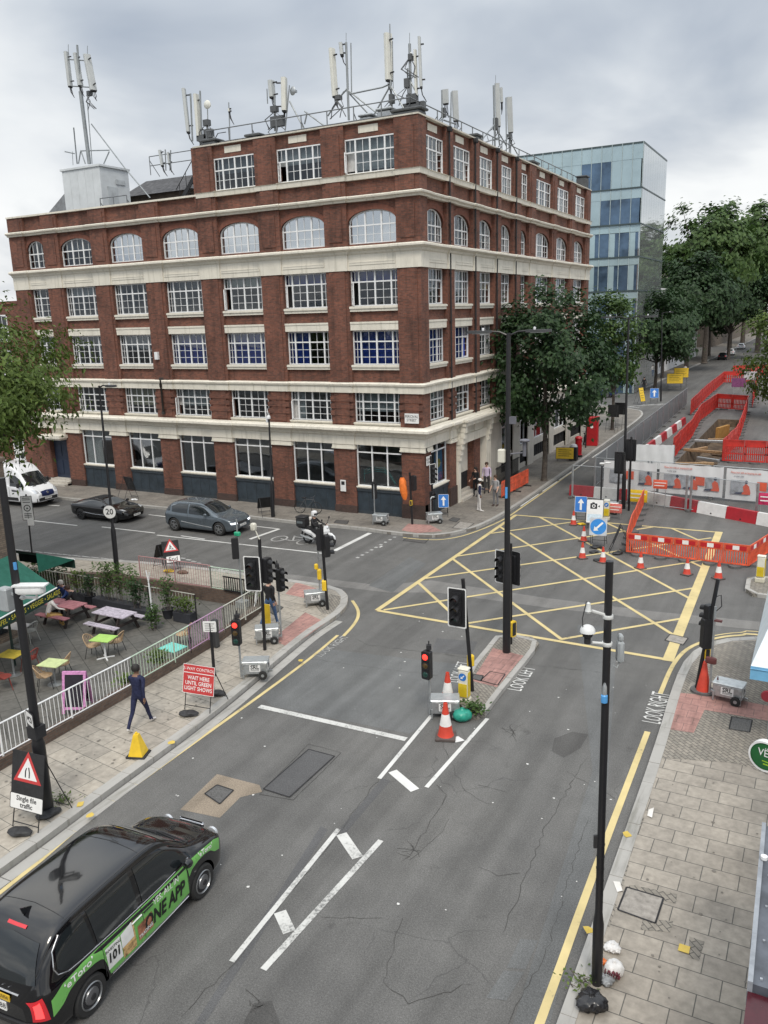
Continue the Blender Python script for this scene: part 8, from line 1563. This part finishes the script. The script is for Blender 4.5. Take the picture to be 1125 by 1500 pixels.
# tables and chairs
def cafe_table(label, c, rz, mat, mb_=None, sz=(.75, .62), rnd_=True):
    o = thing('cafe_table', label, 'table', c, rz, 'cafe tables'); q = MB(); q.rbox((0, 0, .735), (sz[0], sz[1], .03), .006); q.build('tabletop', mat, o); bm_ = mb_ or galv; q = MB(); q.tube([(0, 0, .03), (0, 0, .72)], .035, 8); 
    if rnd_: q.lathe([(.24, 0), (.24, .012), (.06, .04)], n=18)
    else: [q.bar((0, 0, .03), (.3*cos(a), .3*sin(a), .015), .05, .03) for a in (.78, 2.35, 3.93, 5.5)]
    q.build('pedestal', bm_, o); return o
T_ = lambda px, py: G(px, py, TERR); lime = M('lime_table', (.36, .58, .14), .4, var=.12); pale_g = M('pale_green_table', (.52, .60, .30), .4, var=.15, scale=5); yelt = M('yellow_table', (.55, .42, .06), .4, var=.25, scale=5); wht_t = M('white_table', (.6, .58, .56), .4, var=.08); turq = M('turquoise_table', (.16, .55, .48), .4, var=.12)
cafe_table('bright lime green cafe table with white base', T_(155, 964), radians(12), lime, white, rnd_=False); cafe_table('pale green cafe table with round grey foot beside the chalkboard', T_(81, 1002), radians(12), pale_g); cafe_table('yellow cafe table half behind the left lamp post', T_(21, 988), radians(12), yelt); cafe_table('white square table under the green awning', T_(30, 945), radians(10), wht_t); cafe_table('turquoise table pressed against the green railing', G(253, 948, TERR+.75)-V((0, 0, .75)), radians(-5), turq)
wick = M('wicker', (.36, .25, .15), .8, var=.2, scale=12); redch = M('red_wicker', (.22, .04, .03), .7); csrc = {}
def wicker_chair(label, c, rz, key='wick'):
    if key in csrc: o = copy_tree(csrc[key]); o.location = c; o.rotation_euler = (0, 0, rz); o['label'] = label; return o
    o = thing('wicker_chair', label, 'chair', c, rz, 'wicker chairs on the terrace'); mt_ = {'wick': wick, 'red': redch, 'pale': M('pale_frame', (.4, .4, .37), .5)}[key]; csrc[key] = o; q = MB(); rim = []
    for k in range(17): a = radians(-20+220*k/16); rim.append((.30*cos(a), -.02-.27*sin(a)*1.0, .46+.36*max(0, sin(a))**.8))
    q.tube(rim, .017, 6); st_ = [(.24*cos(radians(-20+220*k/16)), .02-.2*sin(radians(-20+220*k/16)), .44) for k in range(17)]
    for a, b in zip(rim, st_): q.tube([a, ((a[0]+b[0])/2*1.02, (a[1]+b[1])/2*1.02, (a[2]+b[2])/2-.02), b], .009, 4, cap=False)
    q.build('shell', mt_, o); q = MB(); q.lathe([(0, .43), (.24, .435), (.25, .445), (0, .45)], (0, .03, 0), 16); q.build('seat', mt_, o)
    for x, y in ((.2, .2), (-.2, .2), (.2, -.18), (-.2, -.18)): q = MB(); q.tube([(x*.8, y*.8+.02, .44), (x*1.15, y*1.2, 0)], .012, 5); q.build('leg', blackm if key == 'wick' else mt_, o)
    return o
wicker_chair('wicker chair on the left of the lime green table', T_(138, 962), radians(-70)); wicker_chair('wicker chair on the right of the lime green table', T_(172, 956), radians(105)); wicker_chair('wicker chair nearest the camera beside the pale green table', T_(66, 1008), radians(-35)); wicker_chair('wicker chair behind the pale green table', T_(94, 990), radians(120)); wicker_chair('red seated wicker chair between the lamp post and the yellow table', T_(46, 982), radians(100), 'red'); wicker_chair('red chair at the left edge below the yellow table', T_(6, 1010), radians(-30), 'red'); wicker_chair('pale framed chair beside the white table', T_(46, 940), radians(95), 'pale'); wicker_chair('small orange brown chair behind the turquoise table', T_(271, 945), radians(120))
def picnic(label, c, rz, mat):
    o = thing('picnic_table', label, 'picnic table', c, rz, 'picnic tables'); q = MB(); [q.box(-.8, -.36+.15*k, .71, .8, -.36+.14+.15*k, .745) for k in range(5)]; q.build('tabletop', mat, o)
    for g in (1, -1): q = MB(); [q.box(-.8, g*.68-.13+.14*k, .42, .8, g*.68+.0+.14*k-.0, .455) for k in range(2)]; q.build('bench', mat, o)
    q = MB(); [(q.bar((x, .3, .70), (x, .62, 0), .05, .10), q.bar((x, -.3, .70), (x, -.62, 0), .05, .10), q.bar((x+.051, -.8, .40), (x+.051, .8, .40), .05, .09)) for x in (-.55, .55)]; q.build('trestle_leg', M('dark_timber', (.03, .022, .02), .8), o); return o
picnic('dusty pink picnic table where people are sitting', G(95, 884, TERR+.74)-V((0, 0, .74)), radians(2), M('pink_timber', (.36, .15, .17), .7, var=.15, scale=6)); picnic('pale grey and lilac picnic table with nobody at it', G(167, 897, TERR+.74)-V((0, 0, .74)), radians(0), M('lilac_timber', (.42, .38, .44), .7, var=.28, scale=8))
ab = thing('chalkboard', 'pink framed chalkboard A sign leaning against the white railing', 'chalkboard', T_(116, 1042), radians(25)); q = MB()
for g in (1, -1):
    q.M = Mx.Rotation(-g*.26, 4, 'X') @ T(0, 0, 0); y = -g*.34; [q.box(*b) for b in ((-.36, y-.02, 0, -.28, y+.02, 1.25), (.28, y-.02, 0, .36, y+.02, 1.25), (-.28, y-.02, 1.16, .28, y+.02, 1.25), (-.28, y-.02, .12, .28, y+.02, .2))]
q.M = None; q.build('frame', M('pink_frame', (.50, .22, .42), .6, var=.25, scale=12), ab); q = MB()
for g in (1, -1): q.M = Mx.Rotation(-g*.26, 4, 'X'); y = -g*.34; q.box(-.28, y-.012, .2, .28, y+.012, 1.16)
q.build('slate', M('chalk_slate', (.015, .012, .02), .8), ab)
# green awnings and the brown brick cafe building
cb = thing('cafe_building', 'brown brick cafe building corner at the far left edge', 'building', (-25.55, 19.1, TERR)); q = MB(); q.box(-8, -12, 0, -.35, .0, 6.6); q.box(-8.1, -12.1, 6.6, -.28, .06, 6.75); q.build('wall', brick_brown, cb); q = MB(); q.box(-.36, -6, .35, -.31, -.8, 2.6); q.build('shop_window', carglass, cb)
grn = M('awning_green', (.008, .095, .065), .65, var=.12, scale=3); dgr = M('awning_dark', (.006, .03, .022), .7)
def awning(label, wa, wb, out, zt, zb, loc, txt=None):
    o = thing('awning', label, 'awning', loc); a, b = V(wa), V(wb); n = V(out); f0, f1 = a+n, b+n; q = MB(); q.add([(a.x, a.y, zt), (b.x, b.y, zt), (f1.x, f1.y, zb), (f0.x, f0.y, zb)], [(0, 1, 2, 3)]); q.add([(a.x, a.y, zt-.03), (b.x, b.y, zt-.03), (f1.x, f1.y, zb-.03), (f0.x, f0.y, zb-.03)], [(3, 2, 1, 0)]); q.add([(b.x, b.y, zt), (b.x, b.y, zb-.1), (f1.x, f1.y, zb)], [(0, 1, 2)]); q.build('canopy', grn, o)
    d = (f1-f0).normalized(); nn = V((n.x, n.y)).normalized(); q = MB(); q.prism([f0[:], f1[:], (f1-nn*.02)[:], (f0-nn*.02)[:]], zb-.34, zb-.012); vl = q.build('valance', dgr, o); q = MB(); q.tube([(f0.x, f0.y, zb), (f1.x, f1.y, zb)], .025, 6); q.build('front_bar', white, o)
    if txt: text('lettering', txt, .24, M('awning_yellow', (.55, .47, .05), .6), vl, face(((f0.x+f1.x)/2+nn.x*.006, (f0.y+f1.y)/2+nn.y*.006, zb-.18), nn.x, nn.y), .002, sx=.92)
    return o
A_, B_ = G(-40, 928, 1.95), G(83, 861, 1.95); L0 = (0, 0, 0); wd_ = V((B_.x-A_.x, B_.y-A_.y)).normalized(); out_ = V((wd_.y, -wd_.x))
if out_.dot(V((1, -1))) < 0: out_ = -out_
C_ = onX(28, 840, -24.6)
awning('large green awning lettered with falafel and salads over the terrace', (A_.x-out_.x*1.7, A_.y-out_.y*1.7), (B_.x-out_.x*1.7, B_.y-out_.y*1.7), out_*1.7, 3.1, 1.95, L0, 'PIZZAS • FALAFEL • SALADS • VEGGIE • SALADS')
awning('smaller green awning round the corner facing the far pavement', (-27.8, 19.0), (-24.9, 19.2), V((.2, 1.5)), 2.9, 2.25, L0)
q = MB(); p = G(225, 912, TERR); wp_ = thing('white_post', 'slender white forked post rising between the planters', 'post', p); q.tube([(0, 0, 0), (-.05, 0, 1.6)], .03, 6); q.tube([(-.05, 0, 1.6), (-.12, 0, 2.1)], .02, 5); q.tube([(-.05, 0, 1.6), (.04, 0, 2.05)], .02, 5); q.build('pole', white, wp_)
pk = thing('awning_post', 'dark green post holding up the cafe awning', 'post', T_(22, 975)); q = MB(); q.tube([(0, 0, 0), (0, 0, 2.25)], .045, 8); q.build('pole', M('dark_green_post', (.012, .03, .025), .5), pk)
# ================================================================ trees and plants
def leafmat(name, lo, mid, hi):
    x, n, b = newmat(name); t = n.nodes.new('ShaderNodeTexCoord'); f = noise(n, t.outputs['Object'], 1.3, 3, .6); g = noise(n, t.outputs['Object'], 9, 2, .6)
    k = mathn(n, 'ADD', mathn(n, 'MULTIPLY', f, .6), mathn(n, 'MULTIPLY', g, .4)); n.links.new(ramp(n, k, [(.36, lo), (.5, mid), (.64, hi)]), b.inputs['Base Color']); b.inputs['Roughness'].default_value = .55; b.inputs['Specular IOR Level'].default_value = .35
    tr = n.nodes.new('ShaderNodeBsdfTranslucent'); tr.inputs[0].default_value = (*[c*1.2 for c in mid], 1); mx = n.nodes.new('ShaderNodeMixShader'); mx.inputs[0].default_value = .22; n.links.new(b.outputs[0], mx.inputs[1]); n.links.new(tr.outputs[0], mx.inputs[2]); n.links.new(mx.outputs[0], n.nodes['Material Output'].inputs[0]); return x
lf_d = leafmat('plane_leaf', (.012, .032, .012), (.024, .055, .018), (.045, .088, .028)); lf_m = leafmat('mid_leaf', (.026, .058, .014), (.052, .10, .024), (.10, .155, .04)); lf_l = leafmat('ash_leaf', (.04, .07, .012), (.075, .12, .02), (.13, .18, .036)); lf_y = leafmat('pale_leaf', (.06, .10, .02), (.11, .17, .035), (.2, .26, .09))
bark = M('bark', (.085, .07, .058), .9, var=.35, scale=5)
def crown_mesh(name, seed, rx, ry, rz, nc, per, leaf, mat, asp=1.5, droop=.0, cr=1.0, low=-.75, ctr=None):
    r = random.Random(seed); vs = []; fs = []; cs = []
    while len(cs) < nc:
        p = V((r.uniform(-1, 1), r.uniform(-1, 1), r.uniform(low, 1))); l = p.length
        if l > 1 or l < .30 or r.random() > l**1.1: continue
        lump = 1+.22*sin(3*atan2(p.y, p.x)+seed)+.14*sin(5*p.z+seed*2)+.10*sin(7*atan2(p.y, p.x)*1+3*p.z); cs.append(V((p.x*rx, p.y*ry, p.z*rz))*min(1.2, lump))
    for c in cs:
        s = cr*r.uniform(.65, 1.35)
        for k in range(int(per*s)):
            d = V((r.gauss(0, .5), r.gauss(0, .5), r.gauss(0, .34)))*s; p = c+d; p.z -= droop*d.length*.8
            out = (p*.25+V((r.uniform(-1, 1), r.uniform(-1, 1), r.uniform(.0, 1.5)))).normalized(); t = out.cross(V((r.uniform(-1, 1), r.uniform(-1, 1), r.uniform(-.6, .3)))).normalized(); b = out.cross(t); L_ = leaf*r.uniform(.6, 1.35); w_ = L_/asp; o = len(vs)
            vs += [p-t*L_*.5, p-b*w_*.5+out*w_*.12, p+t*L_*.5-V((0, 0, L_*.12)), p+b*w_*.5+out*w_*.12]; fs.append((o, o+1, o+2, o+3))
    me = bpy.data.meshes.new(name); me.from_pydata([v[:] for v in vs], [], fs); me.materials.append(mat); return me, cs
def trunk(o, h, r0, cs, cz, seed, nb=14, lean_=(0, 0)):
    r = random.Random(seed); q = MB(); top = V((lean_[0], lean_[1], cz)); q.tube([(0, 0, -.05), (0, 0, .15), (lean_[0]*.3+.05, lean_[1]*.3, h*.5), (lean_[0]*.7, lean_[1]*.7+.04, h), top], [r0*1.5, r0*1.1, r0*.95, r0*.8, r0*.35], 9)
    for c in sorted(cs, key=lambda c: r.random())[:nb]:
        c = c+V((0, 0, cz)); s = V((lean_[0]*.7, lean_[1]*.7, h*r.uniform(.85, 1.15))); m_ = s.lerp(c, .5)+V((0, 0, .25*r.uniform(0, 1.5))); q.tube([s, m_, c], [r0*.42, r0*.25, r0*.08], 6)
    return q.build('trunk', bark, o)
def tree(label, c, h, r0, cz, rad, seed, nc, per, leaf, mat, group=None, asp=1.5, droop=0, cr=1.0, low=-.75, lean_=(0, 0), nb=14):
    o = thing('tree', label, 'tree', c, 0, group); me, cs = crown_mesh('crown', seed, *rad, nc, per, leaf, mat, asp, droop, cr, low); k = link('crown', me, o); k.location = (lean_[0], lean_[1], cz); trunk(o, h, r0, [x+V((lean_[0], lean_[1], 0)) for x in cs], cz, seed, nb, lean_); return o
tree('large dark green street tree in front of the side of the brick building', (-15.75, 51.0, PAV), 3.4, .17, 7.5, (4.1, 4.4, 4.2), 5, 130, 120, .30, lf_d, cr=1.0, low=-.8)
tree('slim mid green street tree beside the black backed signs', (-16.9, 75, PAV), 3.4, .15, 7.7, (2.1, 2.4, 4.2), 11, 55, 110, .34, lf_m, cr=1.0, low=-.85)
tree('dark spreading tree on the far pavement beside the yellow signs', (-20.4, 115, PAV), 3.8, .22, 7.6, (5.4, 5.2, 4.0), 17, 75, 95, .46, lf_d, cr=1.3, low=-.8)
g_ = 'tall plane trees lining the far road'
b1 = tree('tallest plane tree in the far row, crown against the sky', (-21.0, 168, PAV), 9.0, .5, 20.0, (8.6, 8.6, 8.8), 23, 120, 66, .80, lf_m, g_, cr=1.7, low=-.95, nb=26)
b2 = tree('dark lower plane tree in the far row below the tallest crown', (-21.6, 150, PAV), 5.4, .36, 12.0, (7.0, 7.0, 6.6), 29, 105, 85, .66, lf_d, g_, cr=1.8, low=-.85)
for (x, y, rz_, s, src, lb) in [(-14.5, 205, 1.0, 1.10, b1, 'plane tree behind the tallest one in the far row'), (-23.0, 190, 2.2, .85, b1, 'plane tree in the middle of the far row'), (-22.6, 133, 4.0, .72, b2, 'dark plane tree low in the middle of the far row'), (-21.4, 215, 3.0, 1.0, b1, 'plane tree second from the end of the far row'), (-21.2, 245, .5, 1.1, b1, 'plane tree at the end of the far row'), (-18.0, 180, 5.2, .95, b2, 'dark plane tree overhanging the far road'), (-2.5, 200, 1.5, 1.0, b1, 'plane tree on the right side of the far road'), (-1.5, 260, 2.5, 1.2, b1, 'plane tree closing the far right end of the road'), (-62, 66, 2.0, .62, b1, 'tall tree rising behind the house at the far left')]:
    o = again(src, lb, (x, y, PAV), rz_); o.scale = (s, s, s)
c = onY(1126, 552, 88)
tree('pale flowering tree hanging over the red barriers at the right edge', (c.x+2.3, 89, PAV), 2.6, .16, 5.6, (5.0, 4.6, 4.6), 37, 95, 110, .34, lf_l, cr=1.1, low=-.9)
c = V((-33.0, 23.2, PAV)); o = tree('feathery light green tree overhanging the street at the left edge', c, 5.2, .18, 8.6, (4.4, 4.2, 3.5), 41, 120, 120, .27, lf_l, asp=2.6, droop=.28, cr=1.1, low=-.75, nb=26)
# planters and terrace plants
pl_m = M('planter_slate', (.03, .032, .04), .7)
def plant(label, c, h, w_, seed, pot=None, mat=lf_m, nl=260, leaf=.13, name='planter', cat='planter'):
    o = thing(name, label, cat, c); r = random.Random(seed); z0 = 0
    if pot == 'trough': q = MB(); q.rbox((0, 0, .2), (w_*.95, .4, .4), .02); q.build('trough', pl_m, o); z0 = .4
    if pot == 'pot': q = MB(); q.lathe([(.17, 0), (.24, .36), (.26, .38), (.22, .38), (.2, .33)], n=14); q.build('pot', pl_m, o); z0 = .34
    q = MB(); ns = 9
    st_ = [(r.uniform(-w_*.42, w_*.42), r.uniform(-.14, .14)) for _ in range(ns)]
    for x, y in st_: q.tube([(x, y, z0-.05), (x+r.uniform(-.1, .1), y, z0+h*.5), (x+r.uniform(-.2, .2), y+r.uniform(-.1, .1), z0+h*r.uniform(.7, 1))], [.012, .009, .004], 4)
    q.build('stems', bark, o); vs = []; fs = []
    for k in range(nl):
        x, y = r.choice(st_); t = r.uniform(.12, 1)**.8; p = V((x+r.gauss(0, .13), y+r.gauss(0, .12), z0+h*t)); a = V((r.uniform(-1, 1), r.uniform(-1, 1), r.uniform(-.3, .6))).normalized()*leaf*r.uniform(.6, 1.3); b = a.cross(V((r.uniform(-.4, .4), r.uniform(-.4, .4), 1))).normalized()*leaf*.3; i = len(vs); vs += [p, p+a*.5+b, p+a, p+a*.5-b]; fs.append((i, i+1, i+2, i+3))
    me = bpy.data.meshes.new('leaves'); me.from_pydata([v[:] for v in vs], [], fs); me.materials.append(mat); link('leaves', me, o); return o
for px, py, h, w_, pot, mt_, lb in [(62, 866, 1.5, 2.0, None, lf_m, 'dense green shrub behind the green awning'), (85, 868, 1.3, 1.6, None, lf_d, 'dark shrub behind the seated people'), (122, 880, .9, .9, 'trough', lf_l, 'small yellow green plant in a trough behind the pink table'), (133, 884, .9, .5, 'pot', lf_d, 'narrow evergreen in a pot left of the lilac table'), (157, 890, 1.5, 1.3, 'trough', lf_m, 'leafy trough plant directly behind the lilac picnic table'), (186, 896, 1.6, 1.2, 'trough', lf_m, 'tall flowering shrub in the slate trough right of the lilac table'), (210, 905, 1.1, 1.1, 'trough', lf_d, 'slate trough with dark stems below the white post'), (247, 905, 1.3, .5, 'pot', lf_m, 'tall thin plant in a black pot near the corner of the fence'), (271, 910, .6, .9, 'trough', lf_l, 'bushy low plant in the last trough by the fence corner'), (229, 922, .95, .35, None, lf_m, 'single upright shrub growing from the terrace paving'), (232, 974, .5, .5, None, lf_l, 'small weed growing through the railing beside the turquoise table'), (188, 1006, .35, .5, None, lf_y, 'yellow green weed growing at the foot of the white railing'), (378, 880, .9, .5, None, lf_m, 'shrub growing at the end of the railing behind the signals')]:
    zz = TERR if py < 930 and px < 300 else (.1 if px < 300 else PAV); plant(lb, G(px, py, zz), h, w_, px*7+py, pot, mt_, nl=int(230+170*w_*h), name='planter' if pot else 'shrub', cat='planter' if pot else 'shrub')
plant('tuft of grass at the tip of the traffic island', G(694, 1043, Z1), .28, .7, 99, None, lf_m, 160, .14, 'grass_tuft', 'grass tuft')
plant('small weed at the foot of the left lamp post', G(92, 1175, PAV), .12, .5, 98, None, lf_l, 70, .09, 'grass_tuft', 'grass tuft'); plant('small weed at the foot of the near column', G(850, 1442, PAV), .12, .4, 97, None, lf_l, 60, .08, 'grass_tuft', 'grass tuft')
print('objects', len(bpy.data.objects), 'faces', sum(len(o.data.polygons) for o in bpy.data.objects if o.type == 'MESH'))
